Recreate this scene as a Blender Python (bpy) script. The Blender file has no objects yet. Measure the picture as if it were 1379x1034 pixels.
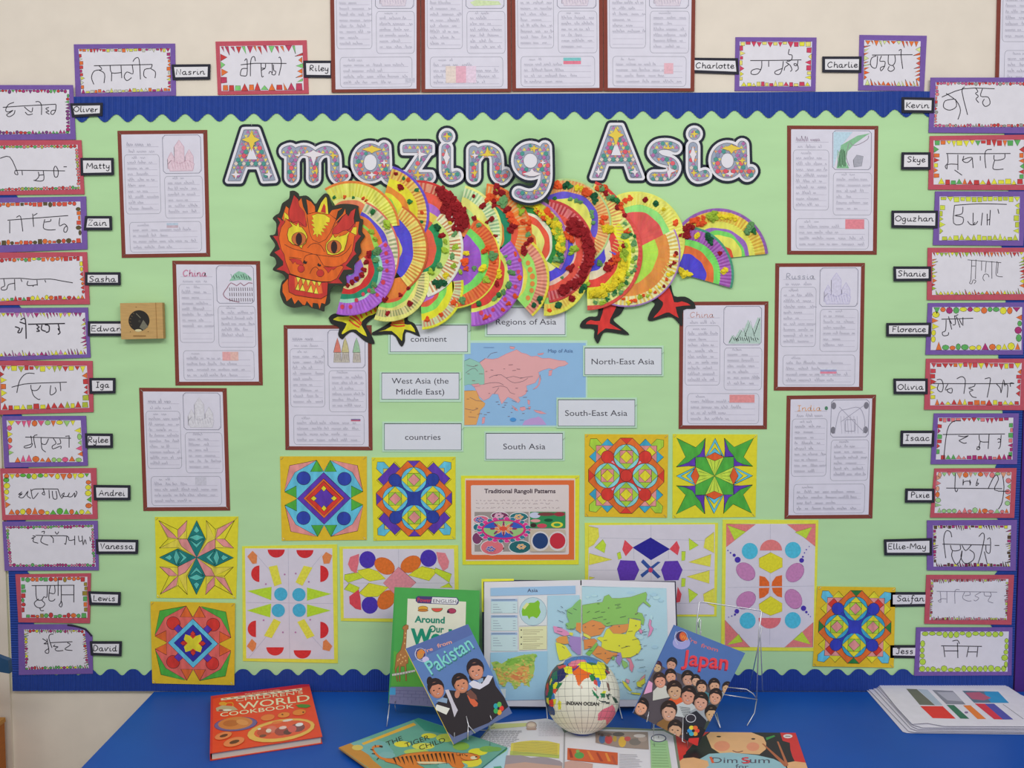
import bpy, bmesh, math, random
import numpy as np
from mathutils import Vector, Matrix
from math import sin, cos, pi, radians

# ------------------------------------------------------------------ camera, world, lights
F, CX, CY = 1300.0, 689.5, 517.0            # focal length and centre in photo pixels (1379 x 1034)
PITCH = math.atan(88 / F)
CAM = Vector((0, -2.55, 1.6))
sc = bpy.context.scene
col = sc.collection
cd = bpy.data.cameras.new('camera'); cd.sensor_width = 36; cd.lens = 36 * F / 1379; cd.clip_start = .05
cam = bpy.data.objects.new('camera', cd); col.objects.link(cam)
cam.location = CAM; cam.rotation_euler = (pi / 2 - PITCH, 0, 0); sc.camera = cam
sc.view_settings.view_transform = 'Standard'; sc.view_settings.look = 'None'
sc.view_settings.gamma = 1; sc.view_settings.use_curve_mapping = False
sc.view_settings.exposure = -.17
w = bpy.data.worlds.new('world'); sc.world = w; w.use_nodes = True
w.node_tree.nodes['Background'].inputs[0].default_value = (.93, .95, 1, 1)
w.node_tree.nodes['Background'].inputs[1].default_value = WORLD = .47
def area(name, loc, target, size, power, colour):
    d = bpy.data.lights.new(name, 'AREA'); d.shape = 'RECTANGLE'; d.size, d.size_y = size
    d.energy = power; d.color = colour
    o = bpy.data.objects.new(name, d); col.objects.link(o); o.location = loc
    o.rotation_euler = (Vector(target) - Vector(loc)).to_track_quat('-Z', 'Y').to_euler()
    return o
area('ceiling_light_left', (-1.0, -2.5, 2.95), (-.6, 0, 1.0), (1.4, .6), 24, (1, .98, .95))
area('ceiling_light_right', (1.0, -2.5, 2.95), (.6, 0, 1.0), (1.4, .6), 27, (1, .98, .96))

# ------------------------------------------------------------------ colour
K = .74
def lin(c):
    c = c / 255
    return c / 12.92 if c <= .04045 else ((c + .055) / 1.055) ** 2.4
def C(c, k=1.0):
    return tuple(min(.92, lin(v) / K * k) for v in c) + (1.0,)

# ------------------------------------------------------------------ materials
def mat(name, rough=.7, noise=.06, scale=60, spec=.35, streak=None, bump=0, metal=0, obj=False, coat=0):
    m = bpy.data.materials.new(name); m.use_nodes = True
    t = m.node_tree; N = t.nodes; L = t.links; b = N['Principled BSDF']
    b.inputs['Roughness'].default_value = rough; b.inputs['Metallic'].default_value = metal
    b.inputs['Specular IOR Level'].default_value = spec
    b.inputs['Coat Weight'].default_value = coat; b.inputs['Coat Roughness'].default_value = .12
    if obj:
        a = N.new('ShaderNodeObjectInfo')
    else:
        a = N.new('ShaderNodeAttribute'); a.attribute_name = 'Col'
    tc = N.new('ShaderNodeTexCoord'); mp = N.new('ShaderNodeMapping')
    L.new(tc.outputs['Object'], mp.inputs[0])
    if streak: mp.inputs['Scale'].default_value = streak
    no = N.new('ShaderNodeTexNoise'); no.inputs['Scale'].default_value = scale; no.inputs['Detail'].default_value = 3
    L.new(mp.outputs[0], no.inputs[0])
    r = N.new('ShaderNodeMapRange'); r.inputs['From Min'].default_value = .3; r.inputs['From Max'].default_value = .7
    r.inputs['To Min'].default_value = 1 - noise; r.inputs['To Max'].default_value = 1 + noise
    L.new(no.outputs['Fac'], r.inputs[0])
    h = N.new('ShaderNodeVectorMath'); h.operation = 'SCALE'
    L.new(a.outputs['Color'], h.inputs[0]); L.new(r.outputs[0], h.inputs['Scale']); L.new(h.outputs[0], b.inputs['Base Color'])
    if bump:
        bp = N.new('ShaderNodeBump'); bp.inputs['Strength'].default_value = bump; bp.inputs['Distance'].default_value = .002
        L.new(no.outputs['Fac'], bp.inputs['Height']); L.new(bp.outputs[0], b.inputs['Normal'])
    return m
PAPER = mat('paper', .75, .025, 45)
CARD = mat('sugar_paper', .85, .05, 90)
MARKER = mat('felt_pen_on_card', .6, .16, 70, streak=(1, 1, .35))
PENCIL = mat('coloured_pencil', .75, .10, 160)
GLOSS = mat('glossy_cover', .38, .03, 40, spec=.3)
LAMI = mat('laminate', .42, .015, 30, spec=.35)
TISSUE = mat('crumpled_tissue', .9, .25, 220, obj=True)
METAL = mat('chrome_wire', .38, .02, 50, metal=.9)
WALLM = mat('painted_plaster', .8, .03, 14, bump=.05)
BACK = mat('green_backing_paper', .8, .035, 9, streak=(.5, 1, 2))
CORR = mat('blue_corrugated_card', .6, .06, 120)
TOPM = mat('blue_table_laminate', .45, .05, 5, spec=.25)
WOOD = mat('plywood', .6, .09, 30, streak=(1, 1, 6))
GLASS = mat('black_glass', .12, .03, 20, spec=.6)

# ------------------------------------------------------------------ surfaces on which pixels of the photo are measured
def ray(px, py):
    x = (px - CX) / F; y = -(py - CY) / F
    return Vector((x, cos(PITCH) + y * sin(PITCH), -sin(PITCH) + y * cos(PITCH)))
class Plane:
    def __init__(s, o, u, v):
        s.o = Vector(o); s.u = Vector(u).normalized(); s.v = Vector(v).normalized(); s.n = s.u.cross(s.v)
    def hit(s, px, py, h=0):
        d = ray(px, py)
        return CAM + d * (((s.o + s.n * h) - CAM).dot(s.n) / d.dot(s.n))
class Ball:
    def __init__(s, c, r): s.c = Vector(c); s.r = r
    def hit(s, px, py, h=0):
        d = ray(px, py).normalized(); oc = CAM - s.c; r = s.r + h
        b = oc.dot(d); q = b * b - oc.dot(oc) + r * r
        return CAM + d * (-b - math.sqrt(max(0, q)))
WALL = Plane((0, 0, 0), (1, 0, 0), (0, 0, 1))
TZ = .6
TABLE = Plane((0, 0, TZ), (1, 0, 0), (0, 1, 0))
def leaning(px, py, y0, deg, yaw=0):
    d = ray(px, py); o = CAM + d * ((y0 - CAM.y) / d.y)
    R = Matrix.Rotation(radians(yaw), 3, 'Z')
    a = radians(deg)
    return Plane(o, R @ Vector((1, 0, 0)), R @ Vector((0, sin(a), cos(a))))
def tf(x0, y0, s):                                  # coordinates read off an enlarged crop of the photo
    return lambda x, y: (x0 + x / s, y0 + y / s)
def quad(a, b, c, d):                               # unit square -> four photo pixels
    def f(x, y):
        return tuple(a[i] * (1 - x) * (1 - y) + b[i] * x * (1 - y) + c[i] * x * y + d[i] * (1 - x) * y for i in (0, 1))
    return f
def quad1(a, b, c, d):                              # -1..1 square
    q = quad(a, b, c, d)
    return lambda x, y: q((x + 1) / 2, (y + 1) / 2)
IDT = lambda x, y: (x, y)

# ------------------------------------------------------------------ scene objects
def thing(name, label, cat, loc=(0, 0, 0), group=None):
    o = bpy.data.objects.new(name, None); col.objects.link(o); o.location = loc; o.empty_display_size = .02
    o['label'] = label; o['category'] = cat
    if group: o['group'] = group
    return o
def link(name, me, parent=None, m=None, label=None, kind=None):
    o = bpy.data.objects.new(name, me); col.objects.link(o)
    if m is not None and not me.materials: me.materials.append(m)
    if parent is not None:
        o.parent = parent
        if parent.parent is None: o.matrix_parent_inverse = Matrix.Translation(-parent.location)
    if label: o['label'] = label
    if kind: o['kind'] = kind
    return o
def mesh(name, V, Fc, cols):
    me = bpy.data.meshes.new(name); me.from_pydata([tuple(v) for v in V], [], Fc)
    at = me.color_attributes.new('Col', 'FLOAT_COLOR', 'CORNER')
    if isinstance(cols, tuple):
        buf = np.tile(np.array(cols, dtype=np.float32), (len(me.loops), 1))
    else:
        n = [len(f) for f in Fc]
        buf = np.repeat(np.array(cols, dtype=np.float32), n, axis=0)
    at.data.foreach_set('color', buf.ravel())
    return me
class Geo:
    """collects faces with colours; build() links them as one mesh object"""
    def __init__(s): s.V = []; s.F = []; s.C = []
    def add(s, V, Fc, c):
        n = len(s.V); s.V += [tuple(v) for v in V]
        for f in Fc: s.F.append([i + n for i in f]); s.C.append(c)
    def prism(s, surf, pts, h0, h1, c, side=None):
        n = len(pts); top = [surf.hit(x, y, h1) for x, y in pts]
        bot = [t - surf.n * (h1 - h0) for t in top]
        s.add(top + bot, [list(range(n))[::-1]], c)
        # orient later with recalc
        m = len(s.V) - 2 * n
        s.F[-1] = [m + i for i in range(n)]
        for i in range(n):
            j = (i + 1) % n
            s.F.append([m + i, m + n + i, m + n + j, m + j]); s.C.append(side or c)
        s.F.append([m + n + i for i in range(n)][::-1]); s.C.append(side or c)
        return s
    def box(s, a, b, c):
        x0, y0, z0 = a; x1, y1, z1 = b
        s.add([(x0, y0, z0), (x1, y0, z0), (x1, y1, z0), (x0, y1, z0), (x0, y0, z1), (x1, y0, z1), (x1, y1, z1), (x0, y1, z1)],
              [[0, 3, 2, 1], [4, 5, 6, 7], [0, 1, 5, 4], [1, 2, 6, 5], [2, 3, 7, 6], [3, 0, 4, 7]], c); return s
    def tube(s, pts, r, c, n=7, closed=False):
        pts = [Vector(p) for p in pts]; k = len(pts); base = len(s.V)
        for i, p in enumerate(pts):
            a = pts[i - 1] if i or closed else pts[0]; b = pts[(i + 1) % k] if i < k - 1 or closed else pts[-1]
            t = (b - a).normalized(); u = t.cross(Vector((0, 0, 1)))
            if u.length < .1: u = t.cross(Vector((0, 1, 0)))
            u.normalize(); v = t.cross(u)
            for j in range(n):
                g = 2 * pi * j / n; s.V.append(tuple(p + (u * cos(g) + v * sin(g)) * r))
        for i in range(k if closed else k - 1):
            for j in range(n):
                a = base + i * n; b = base + ((i + 1) % k) * n
                s.F.append([a + j, a + (j + 1) % n, b + (j + 1) % n, b + j]); s.C.append(c)
        if not closed:
            s.F.append([base + j for j in range(n)][::-1]); s.C.append(c)
            s.F.append([base + (k - 1) * n + j for j in range(n)]); s.C.append(c)
        return s
    def build(s, name, parent=None, m=PAPER, label=None, smooth=False, kind=None):
        me = mesh(name, s.V, s.F, s.C)
        if smooth: me.polygons.foreach_set('use_smooth', [True] * len(me.polygons))
        return link(name, me, parent, m, label, kind)
def smoothed(pts, n=4):
    if len(pts) < 3: return pts
    out = []
    P = [pts[0]] + list(pts) + [pts[-1]]
    for i in range(1, len(P) - 2):
        a, b, c, d = P[i - 1:i + 3]
        for k in range(n):
            t = k / n
            out.append(tuple(.5 * (2 * b[j] + (c[j] - a[j]) * t + (2 * a[j] - 5 * b[j] + 4 * c[j] - d[j]) * t * t
                                   + (3 * b[j] - a[j] - 3 * c[j] + d[j]) * t ** 3) for j in (0, 1)))
    return out + [tuple(pts[-1])]
def rounded(P, n=3): return smoothed(list(P) + [P[0]], n)[:-1]
STEP = 2.2e-5
class Art:
    """flat print: coloured shapes lying on a surface, each layer a hair above the last"""
    def __init__(s, surf, t=IDT, h=.003): s.surf = surf; s.t = t; s.h = h; s.V = []; s.F = []; s.C = []; s.clip = None; s.dl = None
    def up(s, k=1): s.h += STEP * k
    def face(s, px, c):
        if s.clip:                                                  # trim at the edge of the cover
            Q = s.clip; sg = sum(Q[i][0] * Q[(i + 1) % 4][1] - Q[(i + 1) % 4][0] * Q[i][1] for i in range(4))
            for i in range(4):
                a, b = Q[i], Q[(i + 1) % 4]; side = lambda p: ((b[0] - a[0]) * (p[1] - a[1]) - (b[1] - a[1]) * (p[0] - a[0])) * sg
                out = []
                for k in range(len(px)):
                    p, q = px[k], px[(k + 1) % len(px)]; sp, sq = side(p), side(q)
                    if sp >= 0: out.append(p)
                    if sp * sq < 0: t = sp / (sp - sq); out.append((p[0] + (q[0] - p[0]) * t, p[1] + (q[1] - p[1]) * t))
                px = out
                if len(px) < 3: return
        n = len(s.V)
        for x, y in px: s.V.append(tuple(s.surf.hit(x, y, s.h)))
        s.F.append(list(range(n, n + len(px)))); s.C.append(C(c) if len(c) == 3 else c)
    def poly(s, pts, c, line=None, lw=.7, up=True):
        if up: s.up()
        px = [s.t(x, y) for x, y in pts]
        A = sum(px[i][0] * px[(i + 1) % len(px)][1] - px[(i + 1) % len(px)][0] * px[i][1] for i in range(len(px)))
        if A > 0: px = px[::-1]
        s.face(px, c)
        if line is None and s.dl: line, lw = s.dl, .4
        if line and not (s.clip and len(pts) > 4 and False): s.stroke(list(pts) + [pts[0], pts[1]], lw, line, 0)
    def stroke(s, pts, w, c, smooth=3, up=True):
        if up: s.up()
        if smooth and len(pts) > 2: pts = smoothed(pts, smooth)
        px = [s.t(x, y) for x, y in pts]
        q = [px[0]]
        for p in px[1:]:
            if math.hypot(p[0] - q[-1][0], p[1] - q[-1][1]) > .12: q.append(p)
        if s.clip:
            Q = s.clip; sg = sum(Q[i][0] * Q[(i + 1) % 4][1] - Q[(i + 1) % 4][0] * Q[i][1] for i in range(4))
            q = [p for p in q if all(((Q[(i + 1) % 4][0] - Q[i][0]) * (p[1] - Q[i][1]) - (Q[(i + 1) % 4][1] - Q[i][1]) * (p[0] - Q[i][0])) * sg >= 0 for i in range(4))]
        if len(q) < 2: return
        L = []; R = []
        for i, p in enumerate(q):
            a = q[max(0, i - 1)]; b = q[min(len(q) - 1, i + 1)]
            d1 = (p[0] - a[0], p[1] - a[1]); d2 = (b[0] - p[0], b[1] - p[1])
            l1 = math.hypot(*d1) or 1; l2 = math.hypot(*d2) or 1
            tx = (d1[0] / l1 if i else 0) + (d2[0] / l2 if i < len(q) - 1 else 0)
            ty = (d1[1] / l1 if i else 0) + (d2[1] / l2 if i < len(q) - 1 else 0)
            l = math.hypot(tx, ty)
            if l < .35: tx, ty, l = d2[0] / l2, d2[1] / l2, 1
            nx, ny = -ty / l * w / 2, tx / l * w / 2
            L.append((p[0] + nx, p[1] + ny)); R.append((p[0] - nx, p[1] - ny))
        n = len(s.V); k = len(q)
        for x, y in L + R: s.V.append(tuple(s.surf.hit(x, y, s.h)))
        cc = C(c) if len(c) == 3 else c
        for i in range(k - 1):
            s.F.append([n + i, n + i + 1, n + k + i + 1, n + k + i]); s.C.append(cc)
    def ell(s, cx, cy, rx, ry, c, line=None, rot=0, n=20, lw=.7, a0=0, a1=360):
        r = radians(rot); P = []
        full = abs(a1 - a0) >= 360
        for i in range(n if full else n + 1):
            a = radians(a0 + (a1 - a0) * i / n); x, y = rx * cos(a), ry * sin(a)
            P.append((cx + x * cos(r) - y * sin(r), cy + x * sin(r) + y * cos(r)))
        s.poly(P, c, line, lw)
    def rect(s, x0, y0, x1, y1, c, line=None, lw=.7): s.poly([(x0, y0), (x1, y0), (x1, y1), (x0, y1)], c, line, lw)
    def rrect(s, x0, y0, x1, y1, r, c, w):                        # rounded outline
        P = []
        for cx, cy, a in ((x1 - r, y0 + r, -90), (x1 - r, y1 - r, 0), (x0 + r, y1 - r, 90), (x0 + r, y0 + r, 180)):
            for k in range(5): P.append((cx + r * cos(radians(a + k * 22.5)), cy + r * sin(radians(a + k * 22.5))))
        s.stroke(P + P[:1], w, c, 0)
    def build(s, name, parent, m=PAPER, label=None):
        if not s.F: return None
        return link(name, mesh(name, s.V, s.F, s.C), parent, m, label)

# ------------------------------------------------------------------ printed letters (built-in font) and handwriting (own strokes)
_tc = {}
def glyphs(text, bold=0, shear=0):
    k = (text, bold, shear)
    if k not in _tc:
        cu = bpy.data.curves.new('t', 'FONT'); cu.body = text; cu.size = 1; cu.offset = bold; cu.shear = shear; cu.resolution_u = 3
        o = bpy.data.objects.new('t', cu); col.objects.link(o)
        me = bpy.data.meshes.new_from_object(o.evaluated_get(bpy.context.evaluated_depsgraph_get()))
        V = [(v.co.x, v.co.y) for v in me.vertices]; Fc = [list(p.vertices) for p in me.polygons]
        bpy.data.objects.remove(o); bpy.data.curves.remove(cu); bpy.data.meshes.remove(me)
        _tc[k] = (V, Fc)
    return _tc[k]
def ptext(art, text, p0, p1, hgt, c, bold=0, shear=0, tilt=None):
    """text from photo pixel p0 to p1 along its baseline, capital height hgt pixels"""
    V, Fc = glyphs(text, bold, shear)
    if not V: return
    art.up(); xs = [v[0] for v in V]; a, b = min(xs), max(xs)
    dx, dy = p1[0] - p0[0], p1[1] - p0[1]; L = math.hypot(dx, dy)
    ux, uy = (dy / L, -dx / L) if tilt is None else tilt
    n = len(art.V); cc = C(c) if len(c) == 3 else c
    for x, y in V:
        t = (x - a) / (b - a); q = y / .69 * hgt
        art.V.append(tuple(art.surf.hit(p0[0] + dx * t + ux * q, p0[1] + dy * t + uy * q, art.h)))
    for f in Fc: art.F.append([i + n for i in f]); art.C.append(cc)
G = {}
for ln in """a 11 8,9 5,10 1,7 1,3 4,0 7,2 8,9|8,9 8,2 10,0 12,2
b 10 2,18 2,0 6,0 9,3 9,7 6,10 2,8
c 9 8,8 5,10 1,7 1,3 4,0 7,1 10,3
d 11 8,9 5,10 1,7 1,3 4,0 7,2 8,9|8,18 8,2 10,0 12,2
e 9 1,4 6,6 8,8 6,10 3,10 1,6 1,3 4,0 7,1 10,3
f 8 9,16 7,18 4,16 4,0 3,-7 0,-7|1,9 8,9
g 10 8,9 5,10 1,7 1,3 4,0 7,2 8,9|8,9 8,-5 5,-8 1,-6
h 11 2,18 2,0|2,6 5,10 8,9 9,6 9,2 10,0 12,2
i 6 2,10 2,2 4,0 6,2|2,14 2,15
k 9 2,18 2,0|8,10 3,5 7,1 10,1
l 5 2,18 2,3 4,0 6,2
m 16 1,10 1,0|1,6 4,10 7,8 7,0|7,6 10,10 13,8 13,2 15,0 16,2
n 11 1,10 1,0|1,6 5,10 8,8 8,2 10,0 12,2
o 10 5,10 1,7 1,3 5,0 9,3 9,7 5,10|5,10 9,9 11,9
r 7 2,10 2,0|2,5 5,9 8,9
s 9 8,8 5,10 2,8 3,6 7,4 7,1 4,0 1,1
t 7 3,15 3,2 5,0 7,1|0,10 7,10
u 11 1,10 1,3 4,0 8,3|8,10 8,2 10,0 12,2
v 10 1,10 4,0 8,10 11,9
w 13 1,10 3,0 6,8 9,0 12,10
x 9 1,10 8,0|8,10 1,0
y 10 1,10 1,4 4,1 8,4|8,10 8,-5 5,-8 1,-6
z 10 1,10 8,10 1,0 9,0
- 7 1,5 6,5
A 13 0,0 6,17 12,0|2,6 10,6
B 12 2,0 2,17 9,16 8,10 3,9 10,7 10,1 2,0
C 13 12,14 8,17 2,13 1,6 5,0 12,3
D 13 2,0 2,17 8,16 12,9 8,1 2,0
E 11 11,17 2,17 2,0 11,0|2,9 9,9
F 11 11,17 2,17 2,0|2,9 9,9
I 10 1,17 9,17|5,17 5,0|1,0 9,0
J 11 3,17 11,17|8,17 8,3 5,0 1,2
K 11 2,17 2,0|11,17 3,8 11,0
L 11 2,17 2,0 10,0
M 16 1,0 2,17 8,6 14,17 15,0
N 13 2,0 2,17 11,0 11,17
O 14 7,17 1,12 1,5 7,0 13,5 13,12 7,17
P 11 2,0 2,17 9,16 10,11 2,8
R 12 2,0 2,17 9,16 9,10 3,8 11,0
S 12 11,15 6,17 2,13 9,7 10,3 5,0 1,2
U 12 2,17 2,4 6,0 10,4 10,17
V 12 1,17 6,0 11,17
Z 12 1,17 11,17 1,0 11,0""".split('\n'):
    k, wd, d = ln.split(' ', 2)
    G[k] = (float(wd), [[tuple(float(q) for q in p.split(',')) for p in st.split()] for st in d.split('|')])
def htext(art, text, p0, p1, xh, c, w=1.0, slant=.06):
    """handwritten word from pixel p0 to p1 on its baseline, x-height xh pixels"""
    tot = sum(G[ch][0] + 2 if ch in G else 9 for ch in text) - 2
    dx, dy = p1[0] - p0[0], p1[1] - p0[1]; L = math.hypot(dx, dy); ux, uy = dy / L, -dx / L
    x0 = 0; art.up(); t, art.t = art.t, IDT
    for ch in text:
        if ch in G:
            for st in G[ch][1]:
                P = []
                for gx, gy in st:
                    f = (x0 + gx + gy * slant) / tot; q = gy / 10 * xh
                    P.append((p0[0] + dx * f + ux * q, p0[1] + dy * f + uy * q))
                art.stroke(P, w, c, 3 if ch not in 'AEFILMNKVZ' or len(st) > 4 else 0, up=False)
            x0 += G[ch][0] + 2
        else: x0 += 9
    art.t = t
def scribble(art, x0, x1, y, h, c, w, rng):
    """a line of pencil writing too faint to read: word-sized wiggles in the surface's own coordinates"""
    x = x0
    while x < x1 - .02:
        n = rng.randint(2, 7); P = []
        for k in range(n):
            a = rng.choice((1, 1, 1, 1.9, 1)) * h
            P += [(x, y - rng.uniform(0, .25) * h), (x + .006, y - a * rng.uniform(.75, 1)), (x + .013, y - a * .5), (x + .017, y - rng.uniform(0, .2) * h)]
            x += rng.uniform(.017, .024)
            if x > x1: break
        art.stroke(P, w, c, 1, up=False)
        x += rng.uniform(.02, .05)

# ------------------------------------------------------------------ the setting
def W(px, py, h=0): return WALL.hit(px, py, h)
g = Geo(); g.box((-2.4, 0, 0), (2.6, .12, 3.1), C((216, 205, 190)))
wl = g.build('wall_back', m=WALLM, kind='structure')
g = Geo(); g.box((-2.4, -3.4, -.05), (2.6, 0, 0), C((120, 112, 104))); g.build('floor', m=mat('floor_vinyl', .6, .05, 20), kind='structure')
g = Geo(); g.box((-2.4, -.014, 0), (2.6, 0, .09), C((200, 195, 185))); g.build('baseboard_back', m=WALLM, kind='structure')
# narrow boxed pipe casing at the left, under the board
p = W(18, 950)
g = Geo(); g.box((p.x - .45, -.02, .09), (p.x - .004, 0, 2.9), C((206, 195, 180))); g.V = [(x, max(y, -.008), z_) for x, y, z_ in g.V]
g.build('trim_1', m=WALLM, kind='structure')
# ------------------------------------------------------------------ display board: green backing paper and blue corrugated border
def edge(px, py): return W(px, py).x, W(px, py).z
TL, TR = (-11, 133), (1392, 126); BL, BR = (17, 930), (1364, 930)
root = thing('display_board', 'large wall display board covered in pale green paper with a scalloped blue border', 'display board', W(690, 930))
g = Geo(); g.prism(WALL, [TL, TR, BR, BL], .002, .010, C((172, 210, 156))); g.build('backing_paper', root, BACK)
def border_strip(kind):
    V = []; Fc = []
    if kind in ('top', 'bottom'):
        if kind == 'top': A, B = (-11, 1392), None
        n = 1500
        xs = np.linspace(-12, 1392, n) if kind == 'top' else np.linspace(17, 1364, n)
        for i, px in enumerate(xs):
            if kind == 'top':
                f = (px - 125.7) / 30.84; oy = 130.2 - 8.0 * (px - 100) / 1200 if px < 1240 else 123
                iy = 159.5 - 6.8 * (px - 100) / 1100 - 5.2 * cos(2 * pi * f)
            else:
                f = (px - 149.7) / 29.62; oy = 930.5; iy = 904.2 - 4.2 * cos(2 * pi * f) + .8 * cos(4 * pi * f)
            h = .0125 + .0011 * sin(px * 2 * pi / 3.2)
            a = W(px, oy, h); b = W(px, iy, h)
            V += [tuple(a), tuple(b)]
            if i: Fc.append([2 * i - 2, 2 * i, 2 * i + 1, 2 * i - 1] if kind == 'top' else [2 * i - 1, 2 * i + 1, 2 * i, 2 * i - 2])
    else:
        n = 900
        for i, py in enumerate(np.linspace(130, 930, n)):
            t = (py - 130) / 800; ph = cos(2 * pi * py / 30)
            if kind == 'left': o, q = -11 + 28 * t, 17 + 28 * t + 4 * ph
            else: o, q = 1392 - 28 * t, 1358 - 22 * t - 4 * ph
            h = .0118 + .0011 * sin(py * 2 * pi / 3.2)
            V += [tuple(W(o, py, h)), tuple(W(q, py, h))]
            if i: Fc.append([2 * i - 2, 2 * i - 1, 2 * i + 1, 2 * i] if kind == 'right' else [2 * i, 2 * i + 1, 2 * i - 1, 2 * i - 2])
    me = mesh('border_strip', V, Fc, C((34, 64, 142)))
    return link('border_strip', me, root, CORR)
for k in ('top', 'bottom', 'left', 'right'): border_strip(k)
# neighbouring purple display board at the right edge
root = thing('purple_display_board', 'edge of a dark purple display board right of the green one', 'display board', W(1400, 960))
g = Geo(); g.prism(WALL, [(1393, 128), (1560, 128), (1530, 985), (1364.6, 985)], 0, .012, C((74, 40, 122))); g.build('backing_paper', root, CARD)

# ------------------------------------------------------------------ the table
TE = TABLE.hit(208, 931).x
root = thing('table', 'bright blue laminate table top under the books', 'table', (0.35, -.38, 0))
g = Geo(); g.box((TE, -.74, TZ - .022), (1.62, -.018, TZ), C((20, 76, 160)))
g.build('table_top', root, TOPM)
g = Geo(); g.box((TE + .06, -.68, TZ - .09), (1.56, -.08, TZ - .022), C((90, 92, 98))); g.build('apron', root, PAPER)
for x in (TE + .06, 1.52):
    for y in (-.68, -.1):
        g = Geo(); g.tube([(x, y, 0), (x, y, TZ - .022)], .018, C((120, 122, 128)), 12); g.build('leg', root, METAL, smooth=True)
# chair back and cupboard edge poking in at the lower left
root = thing('chair', 'blue plastic chair back poking in at the left edge below the name cards', 'chair', (-1.42, -.22, 0))
cx = W(0, 900, .2)
P = []; g = Geo()
for i in range(13):
    a = pi * i / 12
for i in range(9):
    t = i / 8; x = cx.x - .36 + .385 * t; z = cx.z + .012 + (.035 if i < 8 else .02) - .03 * max(0, t - .7)
    P.append((x, z))
V = []; Fc = []
for j, (dy, dz) in enumerate(((-.008, .0), (.008, .0), (.012, -.065), (-.004, -.065))):
    for x, z in P: V.append((x, -.2 + dy, z + dz + (.03 * ((x - P[0][0]) / .385) ** 3 if dz < 0 else 0)))
m_ = len(P)
for j in range(4):
    for i in range(m_ - 1): Fc.append([j * m_ + i, ((j + 1) % 4) * m_ + i, ((j + 1) % 4) * m_ + i + 1, j * m_ + i + 1])
Fc.append([0, m_, 2 * m_, 3 * m_][::-1]); Fc.append([m_ - 1, 2 * m_ - 1, 3 * m_ - 1, 4 * m_ - 1])
link('backrest', mesh('backrest', V, Fc, C((38, 72, 104))), root, GLOSS)
for x in (P[0][0] + .03, P[-1][0] - .06):
    g = Geo(); g.tube([(x, -.2, 0), (x, -.2, P[0][1] - .05)], .011, C((120, 120, 125)), 10); g.build('leg', root, METAL, smooth=True)
g = Geo(); g.box((P[0][0] + .0, -.6, .43), (P[-1][0] - .03, -.22, .455), C((38, 72, 104))); g.build('seat', root, GLOSS)
root = thing('wooden_cupboard', 'orange brown wooden cupboard edge at the bottom left corner', 'cupboard', (-1.62, -.03, 0))
q = W(5, 972, .02)
g = Geo(); g.box((q.x - .4, -.16, 0), (q.x + .002, -.02, q.z), C((160, 92, 34))); g.build('body', root, WOOD)
g = Geo(); g.box((q.x - .4, -.17, q.z), (q.x + .004, -.018, q.z + .012), C((172, 120, 56))); g.build('top', root, WOOD)

# ------------------------------------------------------------------ name cards and name tags
ZA, ZB, ZC, ZD = tf(0, 0, 3.977), tf(0, 250, 3.977), tf(0, 500, 3.977), tf(0, 750, 3.641)
ZE, ZF, ZG, ZH = tf(1034, 0, 3.977), tf(1034, 250, 3.977), tf(1034, 500, 3.977), tf(1034, 750, 3.641)
ZI, ZJ = tf(280, 40, 7.661), tf(940, 30, 4.309)
PUR, RED = (114, 86, 156), (182, 80, 94)
PAGE = (212, 209, 224)
r_, o_, g_, y_, p_, k_ = (190, 60, 60), (225, 110, 55), (90, 165, 90), (215, 210, 60), (215, 120, 120), (165, 50, 110)
def border(art, qd, style, cols, size, seed, lc=(60, 50, 50)):
    rng = random.Random(seed); cen = (sum(p[0] for p in qd) / 4, sum(p[1] for p in qd) / 4); art.up()
    for i in range(4):
        a, b = qd[i], qd[(i + 1) % 4]; L = math.hypot(b[0] - a[0], b[1] - a[1])
        ux, uy = (b[0] - a[0]) / L, (b[1] - a[1]) / L; nx, ny = -uy, ux
        if (cen[0] - a[0]) * nx + (cen[1] - a[1]) * ny < 0: nx, ny = -nx, -ny
        s = size * 1.15 if i % 2 else size * .2
        while s < L - size * (1.5 if i % 2 else .9):
            wd = size * rng.uniform(.7, 1.15); dp = size * rng.uniform(.65, 1.25); kind = rng.choice(style); o = rng.uniform(0, .12) * size
            c = rng.choice(cols)
            pt = lambda t, d: (a[0] + ux * t + nx * d, a[1] + uy * t + ny * d)
            if kind == 't': P = [pt(s, o), pt(s + wd, o), pt(s + wd * .5, dp)]
            elif kind == 'r': P = [pt(s, o), pt(s + wd * .9, o), pt(s + wd * .85, dp * .8), pt(s + wd * .06, dp * .8)]
            elif kind == 'z': P = [pt(s, o), pt(s + wd * .45, o), pt(s + wd * .6, dp * 1.2)]
            else: P = [pt(s + wd * .5 + wd * .5 * cos(k * pi / 4), dp * .45 + dp * .45 * sin(k * pi / 4)) for k in range(8)]
            t0, art.t = art.t, IDT
            art.poly(P, c, up=False); h0 = art.h; art.h += STEP * .5; art.stroke(P + P[:1], .5, lc, 0, up=False); art.h = h0
            art.t = t0
            s += wd * (1.0 if kind != 'z' else .7) + size * .06
    art.up(2)
STROKE_W = 1.15
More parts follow.
